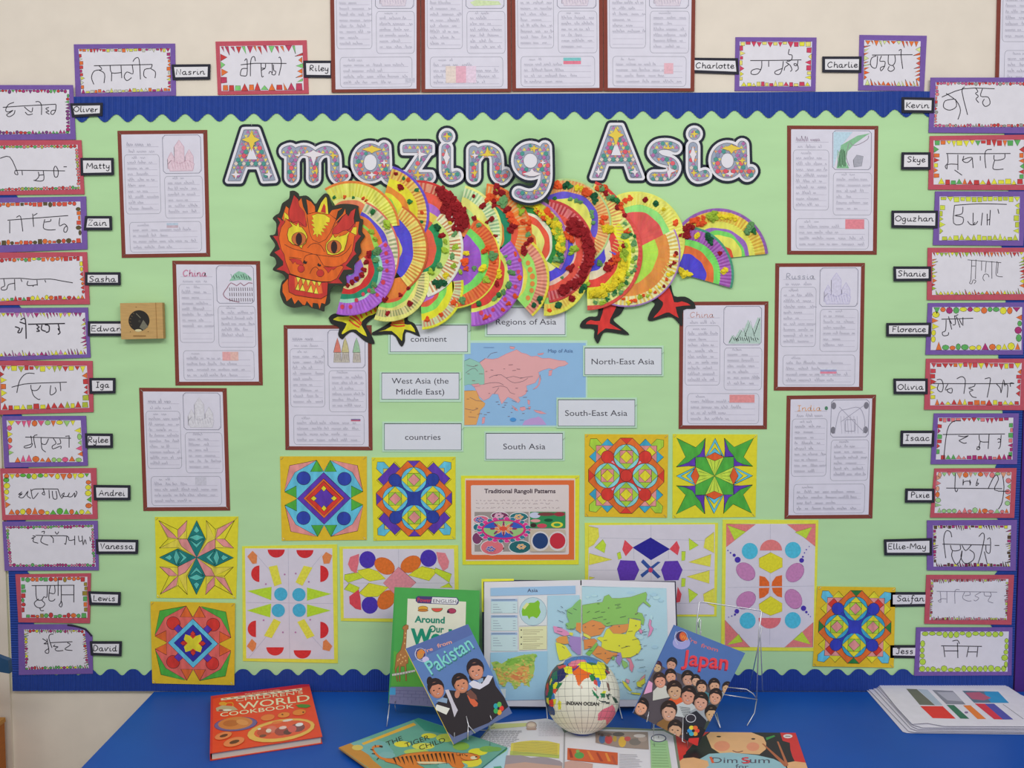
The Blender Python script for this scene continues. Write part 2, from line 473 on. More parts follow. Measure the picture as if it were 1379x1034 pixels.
def name_card(z, mount, mq, pq, strokes, style, cols, size, label, seed, group, w=STROKE_W, ink=(50, 46, 54), h=.012):
    mp = [z(*p) for p in mq]; pp = [z(*p) for p in pq]
    cx = sum(p[0] for p in mp) / len(mp); by = max(p[1] for p in mp)
    root = thing('name_card', label, 'name card', W(cx, by, h), group)
    Geo().prism(WALL, mp, h, h + .0022, C(PUR if mount == 'p' else RED)).build('mount', root, CARD)
    Geo().prism(WALL, pp, h + .0022, h + .0028, C(PAGE)).build('page', root, PAPER)
    A = Art(WALL, z, h + .0029)
    border(A, pp if len(pp) == 4 else pp[:4], style, cols, size, seed)
    for s in strokes: A.stroke(s, w, ink, 3, up=False)
    A.build('drawing', root, PENCIL)
def name_tag(z, q, text, t0, t1, label, group, h=.0152, b=3.6, xh=4.3):
    pp = [z(*p) for p in q]; root = thing('name_tag', label, 'name tag', W(sum(p[0] for p in pp) / 4, max(p[1] for p in pp), h), group)
    Geo().prism(WALL, pp, h, h + .0016, C((42, 42, 52))).build('mount', root, CARD)
    (x0, y0), (x1, y1), (x2, y2), (x3, y3) = pp
    ip = [(x0 + b, y0 + b), (x1 - b, y1 + b), (x2 - b, y2 - b), (x3 + b, y3 - b)]
    Geo().prism(WALL, ip, h + .0016, h + .0021, C((214, 212, 222))).build('page', root, PAPER)
    A = Art(WALL, z, h + .0022); htext(A, text, z(*t0), z(*t1), xh, (36, 34, 44), 1.15)
    A.build('lettering', root, PAPER)
ORD = ['topmost', 'second', 'third', 'fourth', 'fifth', 'sixth', 'seventh', 'eighth', 'ninth', 'tenth', 'lowest']
S = lambda d: [[tuple(float(v) for v in p.split(',')) for p in st.split()] for st in d.split('|')]
LEFT = [
 (ZA, 'p', '-120,455 390,455 405,747 -120,750', '-100,480 370,480 375,715 -100,720', '75,548 45,560 30,590 45,600 70,590 50,605 35,615 50,625 75,610 80,590|15,575 110,568 300,558|130,572 150,590 170,600 175,575|135,600 150,615 175,610|190,545 210,545 222,565 222,615|262,575 245,582 262,595 245,600 265,612|300,560 298,590 285,612 272,608 278,592 298,590', 'tbb', [g_, k_, r_, (120, 60, 120)], 5, 'a wavy green and magenta edge'),
 (ZA, 'r', '-100,750 435,750 452,1040 -100,1045', '-90,782 415,775 430,1012 -90,1025', '0,848 52,840 90,915 95,935 80,930 82,915 110,912 348,915|118,915 120,938|205,920 208,945 190,965 180,965 215,970 235,960 232,915|210,938 232,936|297,888 288,905 292,945 308,945 312,915 300,890|340,893 358,893', 'b', [g_, p_, r_, (170, 170, 80)], 4.4, 'tiny beads and one long kinked line'),
 (ZB, 'p', '-60,65 460,57 468,340 -60,360', '-50,92 430,85 438,305 -50,320', '40,185 365,160|52,188 52,255|88,170 110,165 122,245|175,150 180,220|200,148 180,160|240,180 232,225 260,237 298,235|240,195 270,190 272,178|320,172 318,215 345,205 362,225 355,248 342,245 345,225 360,215', 'rrb', [o_, (205, 80, 60), (90, 80, 50)], 6.5, 'broken orange bars round the edge'),
 (ZB, 'r', '-60,358 465,355 480,635 -60,640', '-50,392 440,378 455,605 -50,620', '0,498 110,496 180,502 270,500 330,510 390,520|20,500 25,535 8,545 10,558 35,555 45,530 80,522|78,500 80,560|112,500 118,515|150,510 145,530 160,535 200,530|198,505 200,535|180,535 175,540|240,505 245,518', 'trb', [o_, y_, g_, r_], 6, 'small bunting shapes and a sloping line of script'),
 (ZB, 'p', '-40,655 470,652 485,920 -40,940', '-30,680 455,680 465,903 -30,915', '110,720 135,715 140,820|80,755 105,765 95,785 110,785 120,760|105,730 135,740|150,742 250,740 348,738|195,745 210,758 198,765 212,778 195,780|225,745 222,770 245,780|240,745 262,750 262,780 245,785|312,742 318,770 310,765 322,785 310,797', 'zt', [k_, (150, 60, 120), y_, (190, 120, 170)], 6, 'jagged magenta teeth and small bold script'),
 (ZC, 'r', '-15,-58 495,-56 500,218 -15,232', '0,-30 465,-30 478,195 5,207', '185,12 140,12 105,50 90,115|62,85 100,75 160,65 358,58|165,72 170,100 200,100 218,75|170,100 180,130 205,150 215,148|272,75 268,120 280,125 300,108 295,85|322,60 325,105', 'ttr', [r_, o_, y_, (170, 180, 60)], 8, 'large red and yellow teeth, open looping script'),
 (ZC, 'p', '10,240 460,238 470,505 22,515', '35,262 432,262 445,485 50,487', '135,352 380,358|165,345 170,385 150,395 130,402 135,410 165,405 175,385|200,340 180,350 190,410|220,355 222,385 245,390 260,360|222,385 225,415 245,432|285,358 300,385 280,400 285,415 325,400 325,415|320,360 325,385 305,390|372,345 350,348|370,345 370,408', 'tbt', [(215, 90, 130), y_, (150, 195, 110), o_], 8.5, 'big pastel half circles and triangles'),
 (ZC, 'r', '0,520 515,518 522,790 12,797', '15,548 485,545 495,765 30,768', '118,645 98,660 120,655 100,672 125,675 150,640 145,665 165,680|165,630 175,680 190,670 205,650|170,640 190,630 310,630|230,625 240,660 225,655 235,645|262,635 265,680|280,640 285,680 305,680 300,640|310,630 330,680 345,650 330,665 360,670 372,650 365,670 385,670 400,650 400,675 412,650 405,640', 'tbb', [(90, 170, 60), o_, y_], 8, 'green and orange domes, crowded script'),
 (ZC, 'p', '12,805 522,800 528,1065 25,1068', '30,830 500,822 512,1045 50,1045', '175,880 190,885 168,895 180,895 178,912 205,920|190,878 280,880 360,882 370,905 400,900|222,860 238,856 235,870|228,880 218,910 240,925 258,930|270,880 285,895 285,918|295,858 305,872 315,858|358,882 352,925 345,920|400,880 400,930|420,880 425,910 440,905|440,880 445,930 455,900 462,925|480,885 485,910', 'b', [k_, (200, 120, 150), g_, (140, 160, 90)], 4, 'tiny pink dashes and script pushed to the right'),
 (ZD, 'r', '75,85 445,80 440,325 90,320', '100,100 428,97 428,298 108,298', '155,140 365,138|175,140 180,205 205,210 215,195 230,195 232,140|190,205 168,225 180,245 205,248 220,230 205,212|195,248 200,262 215,262|248,140 242,165 240,210 260,215 270,205|240,175 268,178 268,140|285,110 285,190|300,140 300,215 290,235 300,245 305,230 300,215|300,185 360,185|362,138 362,222', 'rb', [g_, r_, (150, 130, 50), o_], 6.5, 'scribbled green and rust blocks'),
 (ZD, 'p', '88,330 350,330 420,350 452,385 455,572 92,578', '118,355 415,358 435,545 125,552', '262,378 245,380 240,400 255,445|208,400 230,415 215,425 235,425|230,400 240,465 225,470 222,460 240,448|245,420 355,415|270,430 262,438 285,440 270,450 280,460 310,458|330,420 345,430 320,448 325,455 355,458', 'zb', [r_, k_, y_, g_], 4, 'a curling cut corner and fine rust edging'),
]
LTAG = [(ZA, '375,553 550,550 548,620 385,628', 'Oliver', (394, 598), (520, 600)), (ZA, '430,845 608,845 610,937 432,940', 'Matty', (462, 903), (588, 901)),
 (ZB, '455,162 598,162 600,238 448,238', 'Zain', (470, 212), (570, 213)), (ZB, '455,463 645,463 646,533 455,533', 'Sasha', (475, 514), (618, 514)),
 (ZB, '470,725 700,725 700,805 470,805', 'Edward', (485, 779), (672, 779)), (ZC, '478,35 618,35 618,118 480,120', 'Iga', (512, 86), (583, 86)),
 (ZC, '455,332 603,333 604,410 458,410', 'Rylee', (470, 381), (578, 381)), (ZC, '500,608 698,610 698,690 503,690', 'Andrei', (530, 665), (668, 666)),
 (ZC, '512,900 740,902 738,978 515,978', 'Vanessa', (535, 950), (712, 951)), (ZD, '432,168 592,172 590,238 438,235', 'Lewis', (455, 214), (564, 215)),
 (ZD, '440,413 597,413 595,487 445,482', 'David', (455, 460), (572, 461))]
RIGHT = [
 (ZE, 'p', '872,415 1460,415 1460,715 862,710', '900,440 1430,440 1430,680 890,680', '932,520 1050,475 1215,475|955,500 1010,540 1032,590 1018,640|1000,530 950,540 942,575 975,590 1010,570 1005,530|1055,465 1040,490 1070,615|1112,470 1125,490 1112,500 1128,515 1115,530 1130,550|1150,475 1140,515 1180,520 1190,555 1165,570 1150,550 1160,530', 'brt', [(190, 90, 130), p_, (150, 150, 140), r_], 4.6, 'tiny pink beads and a big swooping loop'),
 (ZE, 'r', '868,728 1450,720 1450,1018 860,1015', '888,752 1372,748 1372,988 888,988', '955,822 1100,823 1300,822|962,825 965,870 950,890 960,905 965,880 1018,880|1018,828 1018,910|1000,910 1040,938|1050,835 1045,862 1070,870 1095,845 1072,845 1040,858|1095,845 1100,900|1138,835 1138,860|1200,800 1170,805 1162,840 1168,900|1270,825 1265,850 1215,858 1212,830|1215,858 1205,900 1225,908 1262,905', 'tr', [g_, o_, y_, r_], 8, 'bold green and orange flags'),
 (ZF, 'p', '897,30 1385,30 1368,322 885,318', '920,58 1350,58 1345,293 918,293', '1000,105 1130,97 1280,100|1000,105 995,200 1040,205 1045,170 1000,160 1040,150 1045,112|1070,190 1085,208 1110,208 1125,190|1100,145 1100,205 1110,195|1150,145 1143,213|1175,150 1175,212|1192,130 1187,212|1175,185 1190,180|1232,125 1238,150', 'rrt', [(200, 210, 70), (185, 195, 60)], 7.5, 'an all yellow-green mosaic edge'),
 (ZF, 'r', '857,332 1450,332 1450,612 853,612', '880,358 1372,355 1372,580 880,585', '1070,397 1250,412|1092,400 1088,500 1080,520 1092,525 1100,505 1115,510 1105,525|1115,395 1112,500|1090,430 1112,430|1145,405 1145,455|1170,405 1165,465|1160,510 1152,495 1160,475 1178,475 1185,490|1200,405 1200,498|1228,405 1222,470 1232,485 1258,488|1235,410 1230,470', 'tz', [r_, (150, 180, 60), y_, o_], 5.5, 'fine red and green zigzags, thin tall script'),
 (ZF, 'p', '858,628 1378,625 1366,905 845,905', '882,650 1362,650 1358,880 872,880', '930,715 1100,710|955,718 952,775 935,785 940,803 965,800 968,785|968,700 985,770|975,720 985,740|1000,695 1005,740 990,745|1010,700 1030,760|1025,715 1040,745|1045,705 1045,750|1000,700 1020,690', 'btb', [g_, o_, y_, k_], 9, 'large loose blobs, small script at upper left'),
 (ZG, 'r', '848,-68 1450,-68 1425,208 838,205', '870,-45 1360,-45 1350,180 870,182', '885,65 1100,66 1320,65|915,68 908,95 930,110 940,80 930,45 905,45|965,68 950,100 985,90 985,115 965,110 960,95|1012,40 1040,28 1058,50 1050,120|1110,68 1105,80 1075,90 1100,100 1080,110 1095,135 1118,140|1162,40 1190,35 1190,60 1175,140|1225,68 1245,90 1250,115 1262,45 1270,80|1265,70 1285,75 1282,140|1320,65 1300,62 1300,82', 'tr', [r_, o_, y_, (200, 70, 80)], 7.5, 'red and yellow teeth, one long line of script'),
 (ZG, 'p', '890,225 1345,225 1335,497 873,497', '912,248 1315,248 1310,472 900,472', '1035,265 990,270 960,320 942,470|937,338 1270,335|1020,345 1050,350 1075,345 1035,365 1025,372 1050,385 1065,382|1132,340 1138,375 1185,378|1138,375 1130,410|1185,338 1180,415|1230,365 1240,360 1248,375 1232,380|1250,340 1245,400 1235,415|1120,405 1135,405 1132,418 1120,418 1122,408', 'rt', [g_, k_, r_, p_], 6.5, 'green and pink squares, a tall hooked letter'),
 (ZG, 'r', '893,520 1333,518 1320,785 870,783', '905,540 1305,540 1295,760 893,758', '955,625 1255,628|1005,545 1002,625 1010,645 1018,630|1047,578 1045,610 1052,590 1085,590 1082,610|1082,580 1082,600|1125,575 1115,612 1130,600 1118,598|1180,628 1205,575 1225,555 1235,580 1215,635 1290,642|1258,560 1265,620 1255,700 1235,738', 'tb', [p_, (150, 195, 130), o_, (235, 150, 120)], 7, 'pale pink and green triangles, script high up'),
 (ZG, 'p', '853,798 1335,795 1328,1068 853,1065', '885,825 1303,825 1298,1045 888,1045', '985,888 978,860 955,855 942,900 953,1000|935,925 1190,930|1215,932 1240,932|978,930 990,960 1030,955 1030,930|990,960 985,990 1010,1035 1035,1000 1040,960|1040,930 1060,960 1090,930|1040,960 1035,1000 1060,1030 1100,1010 1105,975 1080,955|1130,885 1150,865 1160,890 1140,985 1125,1030|1175,900 1192,895 1190,970 1170,965 1168,930|1160,965 1175,1030', 'rz', [(120, 40, 80), (90, 70, 50), y_, k_], 4.8, 'dark plum edging and large looping script'),
 (ZH, 'r', '778,88 1208,88 1195,332 768,327', '800,110 1180,108 1172,308 793,308', '828,168 1125,172|845,170 848,205 835,215 848,222 850,205 875,205|878,170 878,225|940,160 918,165 918,228|965,172 955,200 978,215 998,215|965,190 992,185 990,172|1045,172 1015,190 1035,200 1020,215 1010,210|1060,172 1065,190 1095,190 1090,172|1095,190 1080,215 1105,225', 'zr', [(200, 120, 130), (150, 60, 70), (190, 200, 90)], 3.6, 'thin scribbled edging and faint grey script'),
 (ZH, 'p', '728,345 1200,345 1195,580 718,582', '750,365 1182,365 1175,562 742,562', '850,435 1050,438|905,412 930,408 940,425|862,438 868,490|868,460 935,460|930,420 932,495|985,440 975,490|980,465 1025,465|1030,440 1025,490', 'b', [(175, 205, 70)], 8, 'pale lime half circles and short script'),
]
RTAG = [(ZE, '718,520 892,523 890,605 718,603', 'Kevin', (738, 577), (862, 578)), (ZE, '717,815 872,815 872,908 715,908', 'Skye', (745, 868), (842, 868)),
 (ZF, '663,133 912,133 910,228 663,225', 'Oguzhan', (682, 190), (886, 190)), (ZF, '673,432 875,432 875,510 675,512', 'Shanie', (695, 484), (845, 486)),
 (ZF, '635,735 875,733 873,808 635,808', 'Florence', (665, 783), (845, 783)), (ZG, '673,38 857,38 857,122 675,122', 'Olivia', (695, 98), (832, 97)),
 (ZG, '712,317 893,317 890,403 710,403', 'Isaac', (735, 370), (864, 371)), (ZG, '737,627 893,628 893,703 735,703', 'Pixie', (765, 676), (864, 676)),
 (ZG, '622,900 880,893 880,985 625,985', 'Ellie-May', (642, 952), (848, 950)), (ZH, '600,172 790,172 785,242 600,245', 'Saifan', (632, 216), (765, 216)),
 (ZH, '600,432 737,432 735,497 600,495', 'Jess', (626, 474), (712, 474))]
def pts(d): return [tuple(float(v) for v in p.split(',')) for p in d.split()]
for side, rows, tags in (('left', LEFT, LTAG), ('right', RIGHT, RTAG)):
    for i, (z, m, mq, pq, st, sty, cl, sz, desc) in enumerate(rows):
        mn = 'purple' if m == 'p' else 'red'
        name_card(z, m, pts(mq), pts(pq), S(st), sty, cl, sz, f'{ORD[i]} card of {side} column, {mn} mount, {desc}', 40 + i + (20 if side == 'right' else 0),
                  f'name cards down the {side} side', w=1.7 if (side, i) == ('left', 4) else .8 if (side, i) in (('right', 9), ('right', 3)) else STROKE_W,
                  ink=(120, 116, 130) if (side, i) == ('right', 9) else (50, 46, 54))
    if side == 'left':                                               # black edging on the curled corner of the lowest card
        crd = col.objects['name_card.010']; A = Art(WALL, ZD, .0153); A.stroke(pts('330,333 375,340 420,356 450,388'), 2.4, (44, 40, 50), 4); A.build('black_edging', crd, CARD)
    for i, (z, q, tx, t0, t1) in enumerate(tags):
        name_tag(z, pts(q), tx, t0, t1, f'small black-edged tag joined to the {ORD[i]} card of the {side} column', f'name tags down the {side} side',
                 h=.0118 if side == 'right' and i > 8 else .0152)
TOPC = [
 (ZA, 'p', '395,237 937,233 942,512 405,525', '420,262 912,258 915,488 435,500', '503,352 815,345|530,352 545,372 505,380 490,415 503,452|530,375 560,395 557,445|590,350 598,390 650,388|598,390 597,435|648,350 652,418|708,348 712,395 680,385 665,410 680,432 705,415|712,330 725,312 745,318 752,425|815,345 808,365 775,372 770,405 785,418|808,368 832,385 830,418', 'trr', [r_, (200, 200, 90), o_, k_, (190, 190, 170)], 5.2, 'purple-mounted name card above the board, nearest the left column'),
 (ZI, 'r', '78,122 1018,108 1040,660 102,672', '122,170 975,160 988,622 140,632', '338,362 450,350 520,346 810,348|378,320 395,300 405,330 402,465 360,475 335,465 350,405 405,400|490,325 480,280 455,285 440,340 438,480|548,350 555,480 575,478|548,395 590,395 595,352|548,420 590,400|628,455 640,430 665,435 662,350|665,435 660,460 690,465 700,430 680,420 675,360|730,290 745,285 758,350 732,472', 'rtz', [r_, o_, (120, 190, 110), (180, 60, 90)], 9, 'red-mounted name card above the board, left of the four brown-mounted sheets'),
 (ZJ, 'p', '218,86 688,88 682,400 213,398', '242,112 662,112 655,372 240,372', '303,222 450,221 600,218|370,225 368,265 345,300 310,300 312,280 340,270 365,275|410,225 410,258|495,225 490,265 475,300 450,300 448,285 488,268|530,155 525,185 545,190 545,212 530,225 515,225|510,230 525,245 505,260 500,280|515,235 535,250 545,275 535,285|580,222 575,250 560,250 558,240 575,245 582,270 565,285', 'tr', [(195, 60, 90), y_, (215, 205, 110)], 7, 'purple-mounted name card with red squares and yellow triangles, right of the four sheets'),
 (ZJ, 'p', '938,73 1328,78 1312,400 930,395', '965,103 1292,110 1285,372 960,365', '1010,190 1245,188|1035,195 1010,205 1000,235 1010,260 1035,262 1042,195|1065,195 1055,225 1085,228 1080,260 1062,282 1060,262 1085,255|1105,192 1105,240 1130,250 1145,225 1142,192|1130,250 1140,270 1120,285 1102,275 1110,255|1165,165 1180,158 1178,190 1188,270', 'zt', [o_, (230, 90, 40), (200, 90, 80), (200, 210, 140)], 6.5, 'small squarish purple-mounted name card with orange zigzag edge above the board'),
]
for i, (z, m, mq, pq, st, sty, cl, sz, desc) in enumerate(TOPC):
    name_card(z, m, pts(mq), pts(pq), S(st), sty, cl, sz, desc, 90 + i, 'name cards above the board', h=.0005 if i else .0005)
for z, q, tx, t0, t1, lb, hh in ((ZA, '918,345 1127,343 1125,425 925,428', 'Nasrin', (940, 400), (1096, 398), 'black-edged name tag on the cream wall beside the leftmost upper purple card', .0036),
        (ZI, '985,318 1290,318 1290,495 990,492', 'Riley', (1045, 425), (1245, 425), 'black-edged name tag tucked under the leftmost brown-mounted sheet', .0036),
        (ZJ, '-40,205 232,208 238,302 -40,292', 'Charlotte', (-14, 266), (208, 268), 'long black-edged tag between the fourth sheet and the red-and-yellow edged card', .0036),
        (ZJ, '722,198 950,198 948,292 722,290', 'Charlie', (750, 262), (925, 262), 'black-edged tag left of the small card with orange zigzags', .0036)):
    name_tag(z, pts(q), tx, t0, t1, lb, 'name tags above the board', h=hh)

# ------------------------------------------------------------------ staples
def staple(px, py, ang, parent, h, surf=WALL, ln=4.2):
    a = radians(ang); dx, dy = cos(a) * ln / 2, sin(a) * ln / 2
    p, q = surf.hit(px - dx, py - dy, h), surf.hit(px + dx, py + dy, h)
    n = surf.n * .0016
    Geo().tube([p, p + n, q + n, q], .00045, C((165, 165, 160)), 4).build('staple', parent, METAL)
# ------------------------------------------------------------------ children's fact sheets on brown mounts
SHEET_H = .0102
PEN = (152, 150, 164)
FAINT = (176, 172, 186)
def fact_sheet(mq, label, title=None, tcol=PEN, drawing=None, flag=None, seed=0, group='fact sheets on the board', h=SHEET_H, inset=(5.2, 5.0, 5.2, 5.0), tw=.9, lines=1, ink=None, staples=True):
    ink = ink or PEN
    root = thing('fact_sheet', label, 'poster', W((mq[2][0] + mq[3][0]) / 2, mq[2][1], h), group)
    Geo().prism(WALL, mq, h, h + .0014, C((122, 60, 50))).build('mount', root, CARD)
    l, t, r, b = inset
    pq = [(mq[0][0] + l, mq[0][1] + t), (mq[1][0] - r, mq[1][1] + t), (mq[2][0] - r, mq[2][1] - b), (mq[3][0] + l, mq[3][1] - b)]
    Geo().prism(WALL, pq, h + .0014, h + .0019, C((207, 204, 218))).build('page', root, PAPER)
    rng = random.Random(seed); q = quad(*pq); A = Art(WALL, q, h + .002)
    LN = (150, 150, 160)
    A.rrect(.025, .17, .455, .665, .035, LN, .55); A.rrect(.51, .355, .975, .705, .035, LN, .55); A.rrect(.06, .735, .945, .985, .035, LN, .55)
    A.stroke([(.05, .105), (.45, .105)], .5, FAINT, 0)
    k = .03                                                         # picture box with notched corners
    A.stroke([(.50 + k, .01), (.965 - k, .01), (.965, .01 + k * .7), (.965, .33 - k * .7), (.965 - k, .33), (.50 + k, .33), (.50, .33 - k * .7), (.50, .01 + k * .7), (.50 + k, .01)], .75, (125, 125, 140), 0)
    A.stroke([(.50 + k, .018), (.50 + .012, .018), (.50 + .012, .01 + k)], .5, LN, 0); A.stroke([(.965 - k, .322), (.953, .322), (.953, .33 - k)], .5, LN, 0)
    for x0, x1, y0, n in ((.06, .43, .25, 9), (.545, .94, .425, 6), (.10, .90, .815, 4)):
        for i in range(n):
            A.stroke([(x0, y0 + i * .048), (x1, y0 + i * .048)], .42, FAINT, 0, up=False)
    A.up(2)
    for x0, x1, y0, n in ((.06, .45, .25, 9), (.55, .95, .425, 6), (.10, .88, .815, 4)):
        scribble(A, x0 + .06, x0 + .22, y0 - .045, .016, ink, .5, rng)
        for i in range(n):
            if i >= n * lines and rng.random() < .8: continue
            scribble(A, x0, min(x1, x0 + (x1 - x0) * rng.choice((.6, .8, .95, 1.02))), y0 + i * .048 - .004, .018, ink, .55, rng)
    scribble(A, .08, .38, .155, .02, ink, .5, rng)
    if title: htext(A, title, q(.08, .1), q(.08 + .35 * min(1, len(title) / 6), .1), 4.2 if tw < 1.2 else 4.8, tcol, tw)
    elif title is None: scribble(A, .06, .34, .10, .026, tcol, .7, rng)
    if flag:
        x0, y0, x1, y1, cs, vert = flag
        for i, c in enumerate(cs):
            f0, f1 = i / len(cs), (i + 1) / len(cs)
            if vert: A.rect(x0 + (x1 - x0) * f0, y0, x0 + (x1 - x0) * f1, y1, c)
            else: A.rect(x0, y0 + (y1 - y0) * f0, x1, y0 + (y1 - y0) * f1, c)
    if drawing: drawing(A, rng)
    A.build('writing', root, PENCIL)
    if staples:
        for (x, y), a in zip(mq, (45, -45, 45, -45)):
            if 0 < y < 1034: staple(x + (4 if x < mq[0][0] + 40 else -4), y + (4 if y < mq[0][1] + 60 else -4), a, root, h + .0014)
def hatch(A, P, c, w, rng, n=10):                                   # pencil shading inside a box
    x0, y0, x1, y1 = P
    for i in range(n):
        x = x0 + (x1 - x0) * i / n
        A.stroke([(x, y0 + rng.uniform(0, .02)), (x + (x1 - x0) / n * .6, y1 - rng.uniform(0, .02))], w, c, 0, up=False)
def d_cathedral(c1, c2):
    def f(A, rng):
        for x, top, wd in ((.60, .15, .045), (.70, .05, .06), (.82, .13, .05)):
            A.poly([(x - wd, .29), (x - wd, top + .06), (x - wd * .5, top + .03), (x, top), (x + wd * .5, top + .03), (x + wd, top + .06), (x + wd, .29)], c1, c2, .5)
        A.poly([(.56, .25), (.6, .22), (.7, .25), (.8, .22), (.88, .25), (.86, .31), (.58, .31)], c1, c2, .5)
        hatch(A, (.6, .22, .86, .3), c2, .5, rng, 8)
    return f
def d_hill(A, rng):
    A.poly([(.66, .14), (.72, .08), (.78, .055), (.86, .07), (.94, .115), (.94, .135), (.8, .13)], (140, 185, 160)); hatch(A, (.68, .08, .93, .13), (105, 160, 135), .7, rng, 8)
    A.stroke([(.95, .16), (.9, .155), (.84, .18), (.8, .155), (.75, .18), (.68, .155), (.63, .2), (.58, .25), (.62, .29), (.7, .31), (.78, .32)], 1.1, (150, 110, 125), 2)
    for y in (.195, .24, .285):
        for x in np.arange(.66, .95, .028): A.stroke([(x, y), (x + .004, y + .03)], 1.0, (120, 112, 120), 0, up=False)
def d_wall(A, rng):
    A.poly([(.51, .02), (.74, .02), (.62, .12), (.56, .2), (.52, .3), (.51, .31)], (178, 203, 226)); A.poly([(.6, .13), (.8, .05), (.95, .03), (.9, .05), (.76, .12), (.68, .18), (.66, .26), (.7, .32), (.55, .32)], (130, 180, 140))
    hatch(A, (.56, .16, .66, .31), (110, 165, 120), .8, rng, 6)
    A.stroke([(.93, .05), (.92, .08), (.82, .12), (.74, .13), (.7, .1), (.68, .16), (.66, .22), (.7, .3)], .8, (140, 130, 140), 2)
    A.poly([(.76, .31), (.75, .25), (.79, .21), (.87, .22), (.85, .3)], (160, 160, 170), (130, 130, 140), .5)
def d_mountain(A, rng):
    A.poly([(.56, .31), (.6, .25), (.64, .27), (.7, .2), (.74, .22), (.8, .12), (.86, .2), (.92, .1), (.955, .12), (.955, .32), (.56, .32)], (172, 194, 184))
    for pk in ([(.57, .31), (.62, .25), (.68, .3)], [(.66, .29), (.74, .19), (.8, .3)], [(.76, .26), (.83, .13), (.88, .26)], [(.88, .24), (.95, .1)]): A.stroke(pk, .8, (140, 170, 150), 1, up=False)
    hatch(A, (.62, .26, .94, .31), (135, 180, 155), .8, rng, 12)
def d_taj(A, rng):
    for x, y in ((.53, .06), (.93, .06), (.53, .27), (.93, .27)): A.ell(x, y, .03, .03, (120, 118, 128))
    A.stroke([(.55, .3), (.6, .12), (.7, .09), (.85, .08), (.92, .2), (.9, .3)], .7, PEN); A.stroke([(.62, .2), (.9, .06)], .6, PEN, 0); A.stroke([(.6, .07), (.9, .28)], .6, PEN, 0)
    A.rrect(.68, .18, .8, .28, .01, PEN, .7)
    for i in range(6): A.stroke([(.62 + i * .04, .15), (.64 + i * .04, .3)], .5, (170, 168, 180), 0, up=False)
    A.ell(.44, .08, .02, .017, (80, 130, 100))
def d_towers(A, rng):
    for x, c in ((.62, (205, 120, 105)), (.72, (190, 180, 130)), (.86, (150, 185, 150))):
        A.poly([(x - .05, .2), (x - .02, .1 + rng.uniform(0, .03)), (x, .075), (x + .03, .14), (x + .045, .2)], c, (120, 120, 110), .45)
        A.poly([(x - .04, .2), (x + .04, .2), (x + .05, .285), (x - .05, .285)], (185, 178, 165), (130, 125, 125), .45)
        hatch(A, (x - .04, .2, x + .05, .28), (140, 130, 130), .5, rng, 6)
fact_sheet([(158.1, 176.1), (278.9, 174.9), (282.9, 345.5), (164, 347.2)], 'brown-mounted fact sheet with a faint pink castle sketch, above the sheet with the green hill', drawing=d_cathedral((212, 188, 198), (188, 150, 165)), flag=(.52, .745, .66, .785, [(175, 190, 205), (190, 170, 180)], False), seed=1)
fact_sheet([(232, 351), (350, 351.4), (353.8, 518.7), (236.3, 519)], 'brown-mounted fact sheet with a thick pink title and a green hill sketch', 'China', (190, 130, 155), d_hill, (.55, .745, .75, .82, [(225, 160, 160), (228, 175, 165)], True), 2, tw=1.6, lines=.7)
fact_sheet([(187.3, 522.1), (305, 522.6), (309.8, 687.3), (193.1, 688)], 'brown-mounted fact sheet in the lowest place at left, with a pale grey castle sketch', drawing=d_cathedral((205, 203, 208), (178, 176, 184)), flag=(.62, .74, .76, .81, [(192, 190, 200)], False), seed=3)
fact_sheet([(382, 437.8), (500.4, 437.8), (501.6, 606.3), (384.4, 605.8)], 'brown-mounted fact sheet under the dragon head with three small towers drawn', drawing=d_towers, flag=(.78, .755, .9, .785, [(205, 205, 215), (120, 110, 150), (190, 90, 110)], False), seed=4)
fact_sheet([(1060.2, 169), (1182.8, 169.5), (1180.7, 342.8), (1060.2, 342.6)], 'brown-mounted fact sheet with a blue and green landscape sketch and a solid red flag', None, (140, 120, 140), d_wall, (.66, .74, .89, .82, [(222, 130, 140)], False), 5)
fact_sheet([(1044.3, 354.5), (1164.8, 354), (1162, 525.8), (1042.2, 525.8)], 'brown-mounted fact sheet with a pale blue and mauve onion-dome sketch', 'Russia', (150, 152, 165), d_cathedral((200, 196, 214), (165, 160, 195)), (.52, .84, .72, .89, [(205, 205, 220), (150, 155, 190), (215, 130, 150)], False), 6)
fact_sheet([(915.2, 406.3), (1034.8, 405.7), (1032.8, 577.8), (914, 577.6)], 'brown-mounted fact sheet with green jagged mountains, beside the red dragon foot', 'China', (190, 150, 145), d_mountain, (.58, .745, .89, .81, [(215, 140, 140)], False), 7)
fact_sheet([(1059.6, 532.7), (1179.8, 531.4), (1174.8, 697.9), (1056.6, 698.6)], 'brown-mounted fact sheet with an orange title and an orange, white and green flag', 'India', (215, 160, 110), d_taj, None, 8, ink=(140, 138, 152))
def flag_india(mq):
    pass
